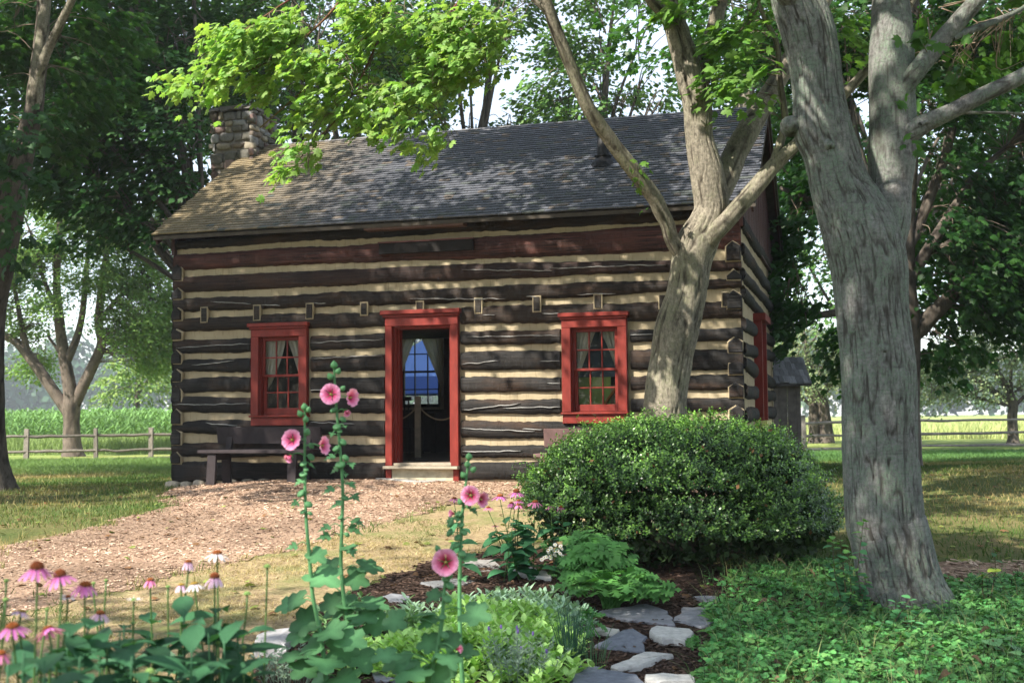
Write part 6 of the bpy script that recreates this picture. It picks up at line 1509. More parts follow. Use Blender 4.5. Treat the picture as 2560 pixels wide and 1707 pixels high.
mb = MB(); tube(mb, [(0, 0, 0, .004), (0, 0, .01, .0055), (0, 0, .018, .004)], 8, rings=6, col=(.45, .40, .12)); EYE_M = mb.mesh('flower_eye', MT['petal'], smooth=True)
mb = MB(); tube(mb, [(0, 0, -.004, .003), (0, 0, .004, .013), (0, 0, .015, .0125), (0, 0, .024, .006), (0, 0, .03, .001)], 8, rings=10, col=HC * 1.35); BUD_M = mb.mesh('bud', MT['herb'], smooth=True)
mb = MB(); tube(mb, [(0, 0, -.006, .003), (0, 0, -.002, .012), (0, 0, .004, .0165), (0, 0, .010, .014), (0, 0, .013, .004)], 10, rings=10, col=HC * 1.2); POD_M = mb.mesh('seed_pod', MT['herb'], smooth=True)
mb = MB()
for k in range(5):
    a = k * 2 * math.pi / 5; o = np.array([math.cos(a), math.sin(a), 0]); s = np.array([-math.sin(a), math.cos(a), 0])
    mb.add(np.array([[0, 0, -.004], o * .012 + s * .008, o * .026 + [0, 0, .012], o * .012 - s * .008]), np.array([[0, 1, 2], [0, 2, 3]]), HC * 1.15)
SEP_M = mb.mesh('calyx', MT['herb'])
def basis(z, roll=0):
    z = norm(np.asarray(z, float)); a = np.array([0, 0, 1.0]) if abs(z[2]) < .9 else np.array([1.0, 0, 0]); x = norm(np.cross(a, z)); y = np.cross(z, x)
    c, s = math.cos(roll), math.sin(roll); return x * c + y * s, -x * s + y * c, z
def M4(p, x, y, z, s=1):
    m = Matrix.Identity(4)
    for i in range(3): m[i][0] = x[i] * s; m[i][1] = y[i] * s; m[i][2] = z[i] * s; m[i][3] = p[i]
    return m
def hflower(t, p, face, size, pm, open_=1.0, roll=0):
    off = OFF[t.name]; x, y, z = basis(face, roll); f = bpy.data.objects.new('flower', SEP_M); COL.objects.link(f); f.parent = t; f.matrix_local = M4(p - off, x, y, z, size * .93)
    for k in range(5):
        a = k * 2 * math.pi / 5; m = Matrix.Rotation(a, 4, 'Z') @ Matrix.Rotation((1 - open_) * 1.2 + .05 * math.sin(k * 2.2), 4, 'X'); inst(pm, 'petal', m, f)
    if open_ > .6: inst(EYE_M, 'flower_eye', Matrix.Identity(4), f)
    return f
def hollyhock(label, Y, path, flowers, buds, pods, leaves, seed, pm, g='hollyhocks in the foreground bed'):
    r = np.random.default_rng(seed); P = [at(u, v, Y) for u, v in path]; b = P[-1].copy(); g0 = float(gz(b[0], b[1]))
    if b[2] > g0: P.append(np.array([b[0] + .03, b[1] + .02, g0])); b = P[-1].copy()
    b[2] = g0; t = thing('hollyhock', label, 'hollyhock', b, g); off = OFF[t.name]; n = len(P)
    mb = MB(); pts = [(*p, .0045 + .006 * (i / (n - 1))) for i, p in enumerate(P)]; tube(mb, pts, 8, step=.04, col=HC * 1.3, lump=.15, fr=60, fz=14, amp=.0008); mb.build('stem', MT['herb'], t, smooth=True)
    C = crom(np.array(pts), 200)[:, :3]
    near = lambda q: C[np.argmin(np.linalg.norm(C - q, axis=1))]
    st = MB()
    for (u, v, face, size, op) in flowers:
        p = at(u, v, Y - .03); hflower(t, p, np.array(face, float), size, pm, op, r.uniform(0, 6)); q = near(p); tube(st, [(*q, .003), (*((p + q) / 2 + [0, 0, .01]), .003), (*(p - norm(np.array(face, float)) * .004), .003)], 6, rings=6, col=HC * 1.3)
    for (lst, me) in ((buds, BUD_M), (pods, POD_M)):
        for (u, v, s) in lst:
            p = at(u, v, Y - .01); q = near(p); z = norm((p - q) + np.array([0, -.01, .03])); x, y, z = basis(z); inst(me, me.name, M4(p - off - z * .01 * s, x, y, z, s), t)
            tube(st, [(*q, .0025), (*p, .0025)], 5, rings=3, col=HC * 1.3)
    for (u, v, w, sm) in leaves:
        dy = r.uniform(-.10, .06) if w > 60 else r.uniform(-.05, .03); p = at(u, v, Y + dy); sz = w / FPX * Y; q = near(p)
        o = p - q; o[2] *= .3; o = norm(o + np.array([0, -.03, -.02]) + r.normal(0, .012, 3)); nn = norm(np.array([0, -.45, 1.0]) + o * .5 + r.normal(0, .25, 3))
        s_, d_, n_ = frames(o[None], nn[None]); base = p - d_[0] * sz * .42
        me = hs_m[r.integers(2)] if sm else hl_m[r.integers(3)]
        inst(me, 'leaf', mat_from(base - off, s_[0], d_[0], n_[0], sz), t); tube(st, [(*q, .003), (*((q + base) / 2 + [0, 0, .015]), .0025), (*base, .002)], 5, rings=6, col=HC * 1.3)
    st.build('stalks', MT['herb'], t, smooth=True, kind='stuff'); return t
zb = lambda L, bx, by, s: [(bx + a / s, by + b / s, *c) for a, b, *c in L]
Z5 = (680, 880, 3.015); Z2 = (700, 1107, 2.6133)
hollyhock('two flowered pink hollyhock in front of the left bench', 5.2, [(762, 1012), (762, 1100), (762, 1180), (765, 1290), (774, 1394), (782, 1490), (803, 1597), (815, 1700)],
          [(733, 1100, (-.35, -1, .15), 1.0, 1.0), (801, 1114, (.95, -.35, .12), .95, .9), (729, 1137, (-.5, -.5, -.6), .7, .45)],
          zb([(245, 415, 1.1), (213, 465, 1.0), (272, 435, .9), (255, 508, 1.0), (263, 603, 1.1)], *Z5),
          zb([(300, 785, 1.1), (235, 835, 1.0), (235, 912, 1.1), (258, 880, .7), (212, 1058, 1.2), (280, 1140, 1.1), (228, 1198, .8), (290, 1210, .7), (300, 700, .9)], *Z5),
          zb([(302, 855, 20, 1), (200, 980, 26, 1), (170, 1140, 26, 1), (150, 1465, 30, 1)], *Z5) + zb([(250, 740, 52, 0), (300, 880, 92, 0), (80, 1040, 70, 0), (40, 1060, 66, 0), (150, 1170, 85, 0), (110, 1250, 70, 0), (200, 1330, 80, 0), (300, 1440, 92, 0), (150, 1480, 80, 0), (420, 1350, 84, 0), (60, 1400, 60, 0), (340, 1230, 80, 0), (480, 1290, 76, 0), (250, 1540, 80, 0), (430, 1540, 90, 0)], *Z2), 1, PET_A)
hollyhock('tallest pink hollyhock with its top flower before the log wall', 5.4, [(835, 905), (837, 960), (842, 1029), (852, 1145), (857, 1228), (854, 1344), (852, 1397), (855, 1451), (860, 1497), (880, 1650)],
          [(829, 986, (-.15, -1, .1), 1.05, 1.0), (871, 994, (.85, -.55, .0), 1.0, .85), (862, 1026, (.5, -.6, -.55), .65, .35)],
          zb([(468, 98, 1.2), (440, 185, 1.1), (498, 145, 1.0), (532, 275, .9)], *Z5),
          zb([(460, 430, 1.0), (540, 500, 1.0), (488, 555, 1.2), (535, 670, 1.2), (478, 720, 1.1), (560, 790, 1.1), (512, 838, 1.5), (560, 1095, .9), (515, 1240, .8), (570, 1370, .8), (510, 590, .8)], *Z5),
          zb([(450, 620, 22, 1), (550, 560, 18, 1), (435, 790, 30, 1), (600, 850, 26, 1), (470, 890, 22, 1), (555, 925, 16, 1), (600, 1000, 36, 1), (425, 1040, 34, 1), (630, 1095, 34, 1), (480, 1150, 40, 1), (650, 1280, 40, 1), (630, 1340, 42, 1), (395, 1325, 36, 1), (390, 1390, 38, 1), (590, 1490, 50, 1)], *Z5) +
          zb([(600, 810, 70, 0), (510, 890, 64, 0), (460, 700, 40, 0), (300, 820, 72, 0), (480, 1050, 86, 0), (620, 1050, 80, 0), (380, 1080, 90, 0), (560, 1130, 80, 0), (640, 1180, 76, 0), (430, 1190, 88, 0), (330, 1050, 66, 0), (540, 1420, 86, 0)], *Z2), 2, PET_A)
hollyhock('budding hollyhock with one flower near the coneflower clump', 5.3, [(1173, 1140), (1166, 1195), (1160, 1250), (1155, 1298), (1151, 1394), (1149, 1470), (1150, 1560), (1152, 1640)],
          [(1178, 1238, (-.25, -1, .1), .95, 1.0), (1197, 1247, (.75, -.6, -.1), .9, .8), (1138, 1283, (-.6, -.2, 0), .6, .4)],
          zb([(1235, 90, 1.1), (1225, 140, 1.0), (1262, 175, 1.0), (1198, 210, 1.0), (1178, 385, 1.0), (1232, 412, .9)], *Z2),
          zb([(1165, 460, 1.1), (1105, 520, 1.3), (1180, 530, 1.0), (1100, 580, 1.2), (1160, 610, 1.2), (1205, 580, 1.0), (1150, 660, 1.1), (1190, 715, 1.2), (1120, 680, 1.0)], *Z2),
          zb([(1270, 445, 26, 1), (1110, 500, 30, 1), (1240, 750, 44, 0), (1200, 885, 30, 1)], *Z2), 3, PET_B)
hollyhock('shorter hollyhock with a single crimson eyed flower at mid height', 4.4, [(1118, 1412), (1113, 1451), (1109, 1500), (1105, 1547), (1098, 1600), (1090, 1643), (1079, 1700)],
          [(1115, 1405, (-.1, -1, .12), 1.08, 1.0), (1138, 1622, (.9, -.2, .05), .55, .15)],
          zb([(1030, 690, .8), (1105, 865, 1.0)], *Z2), zb([(1115, 925, 1.1), (1095, 1010, 1.2), (1080, 1250, 1.1), (1060, 1130, .9), (1085, 880, 1.0)], *Z2),
          zb([(1000, 1000, 46, 0), (880, 1130, 84, 0), (960, 1170, 56, 0), (1290, 1120, 78, 0), (960, 1310, 60, 0), (1130, 1300, 60, 0), (1230, 1360, 60, 0), (1110, 1420, 66, 0), (850, 1500, 90, 0), (980, 1450, 60, 0), (1050, 1530, 84, 0), (740, 1160, 60, 0), (760, 1440, 80, 0), (680, 1390, 70, 0)], *Z2), 4, PET_B)

# ------------------------------------------------------------------ coneflowers
CG = np.array([.036, .118, .052])
cl_m = [leaf_mesh('leaf', (LANCE[0] * [1.5, 1, 1], LANCE[1]), MT['herb'], CG * b) for b in (.75, 1.0, 1.25)]
co_m = [leaf_mesh('leaf', (LANCE[0] * [1.9, 1, 1], LANCE[1]), MT['herb'], CG * b) for b in (1.3, 1.6, 2.0)]
def ray_mesh(c0, c1):
    ys = np.array([0, .2, .45, .7, .9, 1]); ws = np.array([.055, .1, .125, .125, .10, .05]); V = []; C = []
    for y, w in zip(ys, ws):
        for s in (-1, 0, 1): V.append((s * w, y, -.03 * (s == 0) - .16 * y * y)); C.append(np.asarray(c0) * (1 - y) + np.asarray(c1) * y)
    F = np.array([[i * 3 + j, i * 3 + j + 1, (i + 1) * 3 + j + 1, (i + 1) * 3 + j] for i in range(5) for j in (0, 1)])
    mb = MB(); mb.add(np.array(V), F, np.array(C)); return mb.mesh('petal', MT['petal'], smooth=True)
RAY = {'pink': ray_mesh((.56, .13, .42), (.70, .25, .56)), 'pale': ray_mesh((.62, .36, .58), (.74, .56, .72)), 'white': ray_mesh((.68, .58, .66), (.80, .74, .80)), 'hot': ray_mesh((.62, .16, .36), (.72, .28, .48)), 'green': ray_mesh((.4, .5, .25), (.55, .6, .4))}
def cone_mesh(hh, c0, c1):
    mb = MB(); nr, na = 9, 20; V = []; C = []
    for i in range(nr):
        t = i / (nr - 1); a = t * math.pi / 2
        for j in range(na):
            sp = .10 * (1 if (i + j) % 2 else -.3) * (t > .02); R_ = math.cos(a) * (1 + sp) * .98 + .02; V.append((R_ * math.cos(j * 2 * math.pi / na + .15 * i), R_ * math.sin(j * 2 * math.pi / na + .15 * i), hh * math.sin(a) * (1 + sp * .7)))
            k = (1 if (i + j) % 2 else .35) * (.35 + .65 * t); C.append(np.asarray(c0) * (1 - k) + np.asarray(c1) * k)
    i, j = np.meshgrid(np.arange(nr - 1), np.arange(na), indexing='ij'); F = np.stack([i * na + j, i * na + (j + 1) % na, (i + 1) * na + (j + 1) % na, (i + 1) * na + j], -1).reshape(-1, 4)
    mb.add(np.array(V), F, np.array(C)); return mb.mesh('cone', MT['plain'])
CONE = {'high': cone_mesh(1.05, (.045, .02, .012), (.30, .075, .02)), 'mid': cone_mesh(.7, (.06, .025, .012), (.36, .10, .02)), 'low': cone_mesh(.5, (.10, .09, .02), (.36, .20, .03)), 'bud': cone_mesh(1.0, (.07, .15, .04), (.22, .33, .10))}
def coneflower(label, u, v, w, Y, kind='pink', cone='mid', droop=.5, tilt=(0, 0), nrays=13, leaves=4, seed=0, grp='coneflowers in the left foreground', foot=None, lm=None, lsz=.18, raylen=None):
    r = np.random.default_rng(seed); p = at(u, v, Y); R = w / 2 / FPX * Y
    if foot is None: foot = (p[0] + r.normal(0, .05), p[1] + r.normal(0, .06))
    g0 = float(gz(*foot)); b = np.array([foot[0], foot[1], g0]); t = thing('coneflower', label, 'coneflower', b, grp); off = OFF[t.name]
    x, y, z = basis(np.array([tilt[0], tilt[1], 1.0])); cr = R * (.36 if kind != 'green' else .6)
    mid_ = (b + p) / 2 + r.normal(0, .02, 3); pts = [(*b, .0045), (*mid_, .0036), (*(p - z * .03), .003), (*(p - z * cr * .25), .0035)]
    mb = MB(); tube(mb, pts, 6, rings=22, col=CG * [1.3, 1.2, .8] + [.03, .01, 0]); mb.build('stem', MT['herb'], t, smooth=True); C = crom(np.array(pts), 60)
    inst(CONE[cone], 'cone', M4(p - off - z * cr * .1, x, y, z, cr), t)
    if nrays:
        RL = (raylen or R * .78)
        for k in range(nrays):
            a = k * 2 * math.pi / nrays + r.normal(0, .07); o = x * math.cos(a) + y * math.sin(a); dr_ = droop + r.normal(0, .12); d = norm(o * math.cos(dr_) - z * math.sin(dr_)); s = np.cross(d, z); s = norm(s); nn = np.cross(s, d)
            inst(RAY[kind], 'petal', mat_from(p - off + o * cr * .85 - z * cr * .15, s * r.uniform(.9, 1.25), d, nn, RL * r.uniform(.9, 1.12)), t)
    for k in range(leaves):
        f = r.uniform(.34, .82) if lm is None else (r.uniform(.06, .72) if k else r.uniform(.5, .75)); c = C[int(f * 59), :3]; az = r.uniform(0, 6.28); o = np.array([math.cos(az), math.sin(az) * .8, r.uniform(-.25, .55)]); nn = np.array([0, -.2, 1]) + o * -.3 + r.normal(0, .2, 3); s_, d_, n_ = frames(o[None], nn[None])
        inst((lm or cl_m)[r.integers(3)], 'leaf', mat_from(c - off, s_[0], d_[0], n_[0], lsz * r.uniform(.7, 1.2) * (1.25 - .5 * f)), t)
    return t
CF = [('tallest coneflower at far left, wide drooping mauve rays under a high dark cone', 93, 1418, 92, 3.3, 'pink', 'high', .62, (0, -.1)),
      ('mauve coneflower right of the tallest one, rays swept to the right', 150, 1437, 84, 3.5, 'pink', 'high', .55, (-.15, -.1)),
      ('pink coneflower with a flat brown cone, third from the tall one', 214, 1461, 80, 3.6, 'pink', 'mid', .6, (.12, -.1)),
      ('small bright pink coneflower standing alone on a thin stem', 376, 1449, 46, 4.6, 'hot', 'mid', .8, (0, 0)),
      ('pale lilac coneflower with neat drooping rays below the pink one', 251, 1532, 60, 3.9, 'pale', 'mid', .7, (.1, -.1)),
      ('large mauve coneflower at the left edge, low in the picture', 31, 1565, 84, 3.2, 'pink', 'mid', .5, (0, -.15)),
      ('small pale coneflower facing away behind the left edge flower', 54, 1527, 50, 3.7, 'pale', 'low', .35, (.25, .1)),
      ('coneflower tipped on its side showing orange cone and broad pink rays', 120, 1572, 72, 3.3, 'pink', 'mid', .35, (-.5, .35)),
      ('hot pink coneflower cut by the left edge near the bottom', 2, 1632, 66, 3.2, 'hot', 'mid', .55, (.1, -.1)),
      ('young whitish coneflower with raised rays behind the mauve pair', 170, 1491, 40, 3.8, 'white', 'mid', -.1, (.1, -.2)),
      ('young whitish coneflower with upturned fringe above a purple bud', 335, 1500, 38, 4.0, 'white', 'bud', -.45, (.05, 0)),
      ('pale pink coneflower with hanging rays like a shuttlecock', 471, 1404, 50, 4.2, 'pale', 'mid', 1.0, (0, 0)),
      ('white coneflower standing highest near the boulder', 543, 1382, 64, 4.2, 'white', 'mid', .45, (0, 0)),
      ('pale coneflower with the highest dark cone in the right group', 537, 1442, 66, 4.1, 'pale', 'high', .9, (0, 0)),
      ('whitish coneflower with a flat gold cone beside the high coned one', 486, 1458, 54, 4.2, 'white', 'low', .55, (-.1, 0)),
      ('pale lilac coneflower at the left of the close pair', 453, 1461, 46, 4.2, 'pale', 'low', .85, (0, 0))]
for k, c in enumerate(CF): coneflower(*c, seed=200 + k, leaves=13)
BD = [('green coneflower bud with a pale fringe, tallest near the hollyhocks', 668, 1417, 22, 4.3), ('greenish coneflower bud left of the boulder', 618, 1485, 22, 4.2), ('round green bud at the upper left edge', 16, 1452, 17, 3.6), ('round green bud at the left edge below another', 14, 1500, 18, 3.5),
      ('small green bud on a leaning stem above the dry grass', 265, 1451, 13, 4.2), ('green bud just behind the third mauve coneflower', 234, 1458, 14, 4.1), ('tiny green bud above the brown mulch at left', 117, 1523, 13, 4.0), ('green bud left of the close pair of pale flowers', 420, 1467, 15, 4.3), ('fat green bud low between large leaves', 268, 1610, 22, 3.6),
      ('pale green bud at the bottom left corner', 103, 1682, 22, 3.4), ('purple tinged bud under the upturned whitish flower', 333, 1557, 16, 3.9), ('pale bud between the two mauve flowers and the mulch', 170, 1562, 22, 3.7), ('green bud in front of the boulder', 545, 1607, 16, 3.9), ('small green bud right of the boulder leaves', 610, 1618, 17, 3.9), ('yellow green bud near the bottom beside the big leaf', 375, 1680, 30, 3.4), ('green bud above the bottom edge under the boulder', 630, 1670, 16, 3.8)]
for k, (l, u, v, w, Y) in enumerate(BD): coneflower(l, u, v, w * 1.25, Y, 'green', 'bud', -.75, (0, 0), 12 if w > 19 else 0, 4, 300 + k, 'coneflower buds in the left foreground', raylen=w / 2 / FPX * Y * .55)
# leafy shoots without a flower filling the front of the bed
SHL = ['leafy green coneflower shoot %s' % s for s in ('in the bottom left corner', 'below the tipped pink flower', 'under the lilac flower', 'at the foot of the lone pink flower', 'below the close pale pair', 'under the high coned pale flower', 'left of the boulder', 'in front of the boulder', 'at the bottom edge below the lone pink flower', 'at the bottom edge left of the hollyhocks', 'below the left edge flower', 'right of the fat low bud', 'at the bottom edge under the fat bud', 'below the white flower near the boulder', 'beneath the third mauve coneflower', 'between the lilac and lone pink flowers', 'under the young white coneflower', 'at the bottom edge under the orange cone')]
for k, (l, u, v, Y) in enumerate(zip(SHL, (60, 130, 250, 370, 460, 540, 590, 560, 330, 480, 20, 300, 200, 520, 220, 310, 170, 110), (1630, 1610, 1580, 1580, 1520, 1520, 1550, 1600, 1640, 1620, 1660, 1580, 1640, 1570, 1560, 1560, 1580, 1650), (3.1, 3.4, 3.7, 3.9, 4.0, 4.0, 4.0, 3.7, 3.4, 3.6, 3.1, 3.6, 3.3, 3.9, 3.5, 3.8, 3.4, 3.0))):
    r = np.random.default_rng(400 + k); p = at(u, v, Y); b = np.array([p[0] + r.normal(0, .05), p[1], 0]); b[2] = float(gz(b[0], b[1])); t = thing('coneflower_shoot', l, 'plant', b, 'leafy coneflower shoots'); off = OFF[t.name]; mb = MB(); pts = [(*b, .005), (*((b + p) / 2), .004), (*p, .0025)]; tube(mb, pts, 6, rings=16, col=CG * 1.3); mb.build('stem', MT['herb'], t, smooth=True); C = crom(np.array(pts), 60)
    for j in range(20):
        f = .3 + .7 * (j + r.random()) / 20; c = C[min(59, int(f * 59)), :3]; az = j * 2.4 + r.normal(0, .3); o = np.array([math.cos(az), math.sin(az), r.uniform(-.1, .6)]); nn = np.array([0, -.15, 1]) - o * .3 + r.normal(0, .15, 3); s_, d_, n_ = frames(o[None], nn[None]); inst(cl_m[r.integers(3)], 'leaf', mat_from(c - off, s_[0], d_[0], n_[0], r.uniform(.12, .20)), t)
# second clump beyond the bed
ft = ghit(1300, 1452)[:2]; Yc = ft[1]
CM = [('lone coneflower left of the far clump, behind the budding hollyhock', 1136, 1245, 30, 'pink', .4, (1152, 1462)), ('small pink coneflower at the left side of the clump', 1221, 1268, 28, 'hot', .4, None), ('coneflower with raised brown cone, upper left of the clump', 1250, 1239, 42, 'pink', .45, None), ('highest coneflower of the clump with a tall orange cone', 1291, 1229, 43, 'pink', .45, None),
      ('pink coneflower half hidden below the highest one', 1297, 1251, 29, 'pink', .3, None), ('coneflower overlapping its neighbour left below the highest', 1279, 1257, 30, 'pink', .7, None), ('coneflower overlapping its neighbour right below the highest', 1296, 1261, 30, 'hot', .6, None), ('wide pink coneflower against the boxwood', 1338, 1254, 39, 'hot', .5, None), ('left flower of the bright pink pair in front of the boxwood', 1377, 1262, 33, 'hot', .75, None), ('rightmost bright pink coneflower in front of the boxwood', 1403, 1267, 32, 'hot', .75, None),
      ('small starry pink coneflower low on the left of the clump', 1238, 1314, 20, 'hot', -.1, None), ('tiny half opened pink coneflower in the middle of the leaves', 1285, 1322, 13, 'hot', -.2, None)]
for k, (l, u, v, w, kd, dr2, f) in enumerate(CM):
    rk = np.random.default_rng(500 + k); Yk = Yc + rk.uniform(-.15, .2); fo = ghit(*f)[:2] if f else (ft[0] + rk.normal(0, .07), ft[1] + rk.normal(0, .07))
    if k in (8, 9): fo = (at(1385 + 10 * (k - 8), 1400, Yk)[0], Yk)
    t = coneflower(l, u, v, w, Yk, kd, 'mid' if k != 3 else 'high', dr2, (0, -.1), 14, 9 if k not in (10, 11) else 4, 520 + k, 'coneflower clump beyond the bed', fo, co_m, .19)
# ------------------------------------------------------------------ sages
def clump(name, label, cat, L, n, shape, size, col, seed, nsep, stem, mat='herb', upb=.9, spread=.8):
    """low leafy herb: rosettes of leaves on upright shoots; the largest leaves in view are parts"""
    r = np.random.default_rng(seed); L = np.asarray(L, float); c0 = L[:, :3].mean(0); b = np.array([c0[0], c0[1], float(gz(c0[0], c0[1]))]); t = thing(name, label, cat, b); off = OFF[t.name]; pos = []; D_ = []; NN = []; SZ = []; CC = []; st = MB(); w = L[:, 3] * L[:, 4]; w /= w.sum()
    for k in range(n):
        l = L[r.choice(len(L), p=w)]; a, q = r.uniform(0, 6.28), math.sqrt(r.random()); px, py = l[0] + math.cos(a) * q * l[3], l[1] + math.sin(a) * q * l[4]; g0 = float(gz(px, py)); h = (l[2] - g0) * (1 - .5 * q ** 3) * r.uniform(.75, 1.08)
        top = np.array([px + math.cos(a) * q * .06, py + math.sin(a) * q * .06, g0 + h]); foot = np.array([l[0] + (px - l[0]) * .6, l[1] + (py - l[1]) * .6, g0])
        if r.random() < .5: tube(st, [(*foot, .004), (*((foot + top) / 2), .003), (*top, .002)], 4, rings=5, col=np.asarray(col) * .8, cap=False)
        m = r.integers(8, 12)
        for j in range(m):
            f = j / m; az = j * 2.4 + a; o = np.array([math.cos(az), math.sin(az), .25 + 1.1 * f]); p = top - np.array([0, 0, .12 * (1 - f)]) + np.array([math.cos(az), math.sin(az), 0]) * .008
            pos.append(p); D_.append(o); NN.append(np.array([0, 0, 1]) - np.array([math.cos(az), math.sin(az), 0]) * .5 + r.normal(0, .15, 3)); SZ.append(size * r.uniform(.7, 1.25) * (1.15 - .45 * f)); CC.append(np.asarray(col) * r.uniform(.75, 1.25) * (1 + .25 * f))
    pos, D_, NN, SZ, CC = map(np.array, (pos, D_, NN, SZ, CC)); D_ = norm(D_); NN = norm(NN); q = proj(pos); sc = SZ / q[:, 2] * (q[:, 1] < H0 - 10) + .004 * pos[:, 2]; idx = np.argsort(-sc)[:nsep]; keep = np.ones(len(pos), bool); keep[idx] = False
    vs = [leaf_mesh('leaf', shape, MT[mat], np.asarray(col) * f) for f in (.8, 1.0, 1.2, 1.4)]; s_, d_, n_ = frames(D_[idx], NN[idx])
    for k, i in enumerate(idx): inst(vs[int(np.clip(round((CC[i][1] / col[1] - .8) / .2), 0, 3))], 'leaf', mat_from(pos[i] - off, s_[k], d_[k], n_[k], SZ[i]), t)
    mb = MB(); put_leaves(mb, shape, pos[keep], D_[keep], NN[keep], SZ[keep], CC[keep]); mb.build('foliage', MT[mat], t, kind='stuff', smooth=True); st.build('stems', MT[mat], t, kind='stuff'); return t
def gl(u, v, Y, ru, rd): p = at(u, v, Y); return (*p, ru / FPX * Y, rd)
WIDE = (OVAL[0] * [1.25, 1, 1], OVAL[1])
clump('lime_sage', 'lime green sage patch in the middle of the foreground', 'herb', [gl(1330, 1560, 7.5, 110, .35), (*at(1200, 1555, 7.3), .38, .4), (*at(1080, 1570, 7.2), .35, .35), (*at(1250, 1512, 7.9), .38, .35), (*at(1350, 1640, 7.0), .25, .3), (*at(1010, 1610, 7.2), .25, .3), (*at(1180, 1490, 8.0), .22, .25), (*at(1150, 1650, 6.9), .3, .25), (*at(930, 1600, 7.2), .2, .25)], 560, WIDE, .085, (.34, .54, .17), 61, 260, None)
clump('grey_sage', 'silvery grey green sage along the back of the lime sage', 'herb', [(*at(1240, 1478, 8.5), .35, .25), (*at(1330, 1468, 8.5), .3, .25), (*at(1400, 1510, 8.1), .18, .3), (*at(1130, 1485, 8.4), .25, .2), (*at(1030, 1500, 8.2), .2, .25), (*at(1390, 1580, 7.6), .1, .2)], 190, OVAL, .075, (.28, .42, .28), 62, 150, None)
clump('grey_sage', 'small grey sage shoots left of the lime patch behind the hollyhock leaves', 'herb', [(*at(880, 1490, 7.8), .16, .16), (*at(960, 1510, 7.7), .16, .16)], 34, OVAL, .085, (.17, .30, .12), 63, 60, None)
# ferny celandine-like plant, seedlings
CEL = (np.array([[0, 0, 0], [.10, .05, 0], [.34, .10, -.02], [.26, .24, 0], [.10, .22, .02], [.12, .36, .02], [.42, .42, -.05], [.30, .58, -.02], [.10, .54, 0], [.13, .68, -.02], [.30, .80, -.08], [.10, .92, -.08], [0, 1.05, -.14], [-.10, .92, -.08], [-.30, .80, -.08], [-.13, .68, -.02], [-.10, .54, 0], [-.30, .58, -.02], [-.42, .42, -.05], [-.12, .36, .02], [-.10, .22, .02], [-.26, .24, 0], [-.34, .10, -.02], [-.10, .05, 0]]) * [1.15, 1, 1],
       np.array([[1, 2, 3], [1, 3, 4], [0, 1, 4], [0, 4, 20], [4, 5, 19], [4, 19, 20], [5, 6, 7], [5, 7, 8], [5, 8, 16], [5, 16, 19], [8, 9, 15], [8, 15, 16], [9, 10, 11], [9, 11, 12], [9, 12, 13], [9, 13, 15], [13, 14, 15], [16, 17, 18], [16, 18, 19], [20, 21, 22], [20, 22, 23], [0, 20, 23]]))
def fern(name, label, L, n, size, col, seed, foot, nsep, cat='plant'):
    r = np.random.default_rng(seed); L = np.asarray(L, float); b = np.array([foot[0], foot[1], float(gz(*foot))]); t = thing(name, label, cat, b); off = OFF[t.name]; w = L[:, 3] * L[:, 5]; w /= w.sum(); i = r.choice(len(L), n, p=w); v = norm(r.normal(size=(n, 3))); v[:, 2] = np.abs(v[:, 2]); P = L[i, :3] + v * L[i, 3:6] * r.uniform(.55, 1, (n, 1)); g = gz(P[:, 0], P[:, 1]) + .03; P[:, 2] = np.maximum(P[:, 2], g)
    o = P - (b + [0, 0, .15]); o = norm(o); o[:, 2] = o[:, 2] * .5 - .12; o = norm(o + r.normal(0, .2, (n, 3))); nn = norm(np.array([0, -.25, 1.0]) + v * .5 + r.normal(0, .3, (n, 3))); S = size * r.uniform(.7, 1.3, n); C = np.asarray(col) * r.uniform(.75, 1.25, (n, 1)); q = proj(P); idx = np.argsort(-(S / q[:, 2] - .00002 * q[:, 2]))[:nsep]; keep = np.ones(n, bool); keep[idx] = False; vs = [leaf_mesh('leaf', CEL, MT['herb'], np.asarray(col) * f) for f in (.8, 1.0, 1.2)]; s_, d_, n_ = frames(o, nn); st = MB()
    for k in idx: inst(vs[r.integers(3)], 'leaf', mat_from(P[k] - d_[k] * S[k] * .5 - off, s_[k], d_[k], n_[k], S[k]), t)
    mb = MB(); put_leaves(mb, CEL, (P - d_ * (S * .5)[:, None])[keep], o[keep], nn[keep], S[keep], C[keep])
    if keep.any(): mb.build('foliage', MT['herb'], t, kind='stuff', smooth=True)
    for k in range(0, n, 3): e = P[k] - d_[k] * S[k] * .5; tube(st, [(*(b + np.array([r.normal(0, .03), r.normal(0, .03), 0])), .004), (*((b + e) / 2 + [0, 0, .06]), .003), (*e, .002)], 4, rings=6, col=np.asarray(col) * 1.2, cap=False)
    st.build('stems', MT['herb'], t, kind='stuff'); return t
fc = ghit(1530, 1528)[:2]
fern('ferny_plant', 'bushy bright green plant with deeply lobed leaves before the boxwood', [plobe(1530, 1470, fc[1], 130, 60, .4), plobe(1500, 1400, fc[1] + .25, 90, 55, .3), plobe(1600, 1480, fc[1], 90, 50, .3), plobe(1450, 1440, fc[1] + .2, 60, 55, .25), plobe(1470, 1355, fc[1] + .4, 60, 30, .2)], 420, .115, (.10, .27, .065), 71, fc, 250)
f2 = ghit(1478, 1600)[:2]
fern('lobed_seedling', 'small seedling with lobed leaves beside the narrow pale stone', [plobe(1478, 1555, f2[1], 32, 40, .1), plobe(1455, 1582, f2[1], 25, 14, .08), plobe(1500, 1575, f2[1], 20, 20, .08)], 26, .07, (.10, .28, .07), 72, f2, 26)
f3 = ghit(1735, 1625)[:2]
fern('lobed_seedling', 'small seedling with lobed leaves by the bright white stone', [plobe(1735, 1612, f3[1], 24, 12, .08)], 9, .07, (.10, .28, .07), 73, f3, 9)
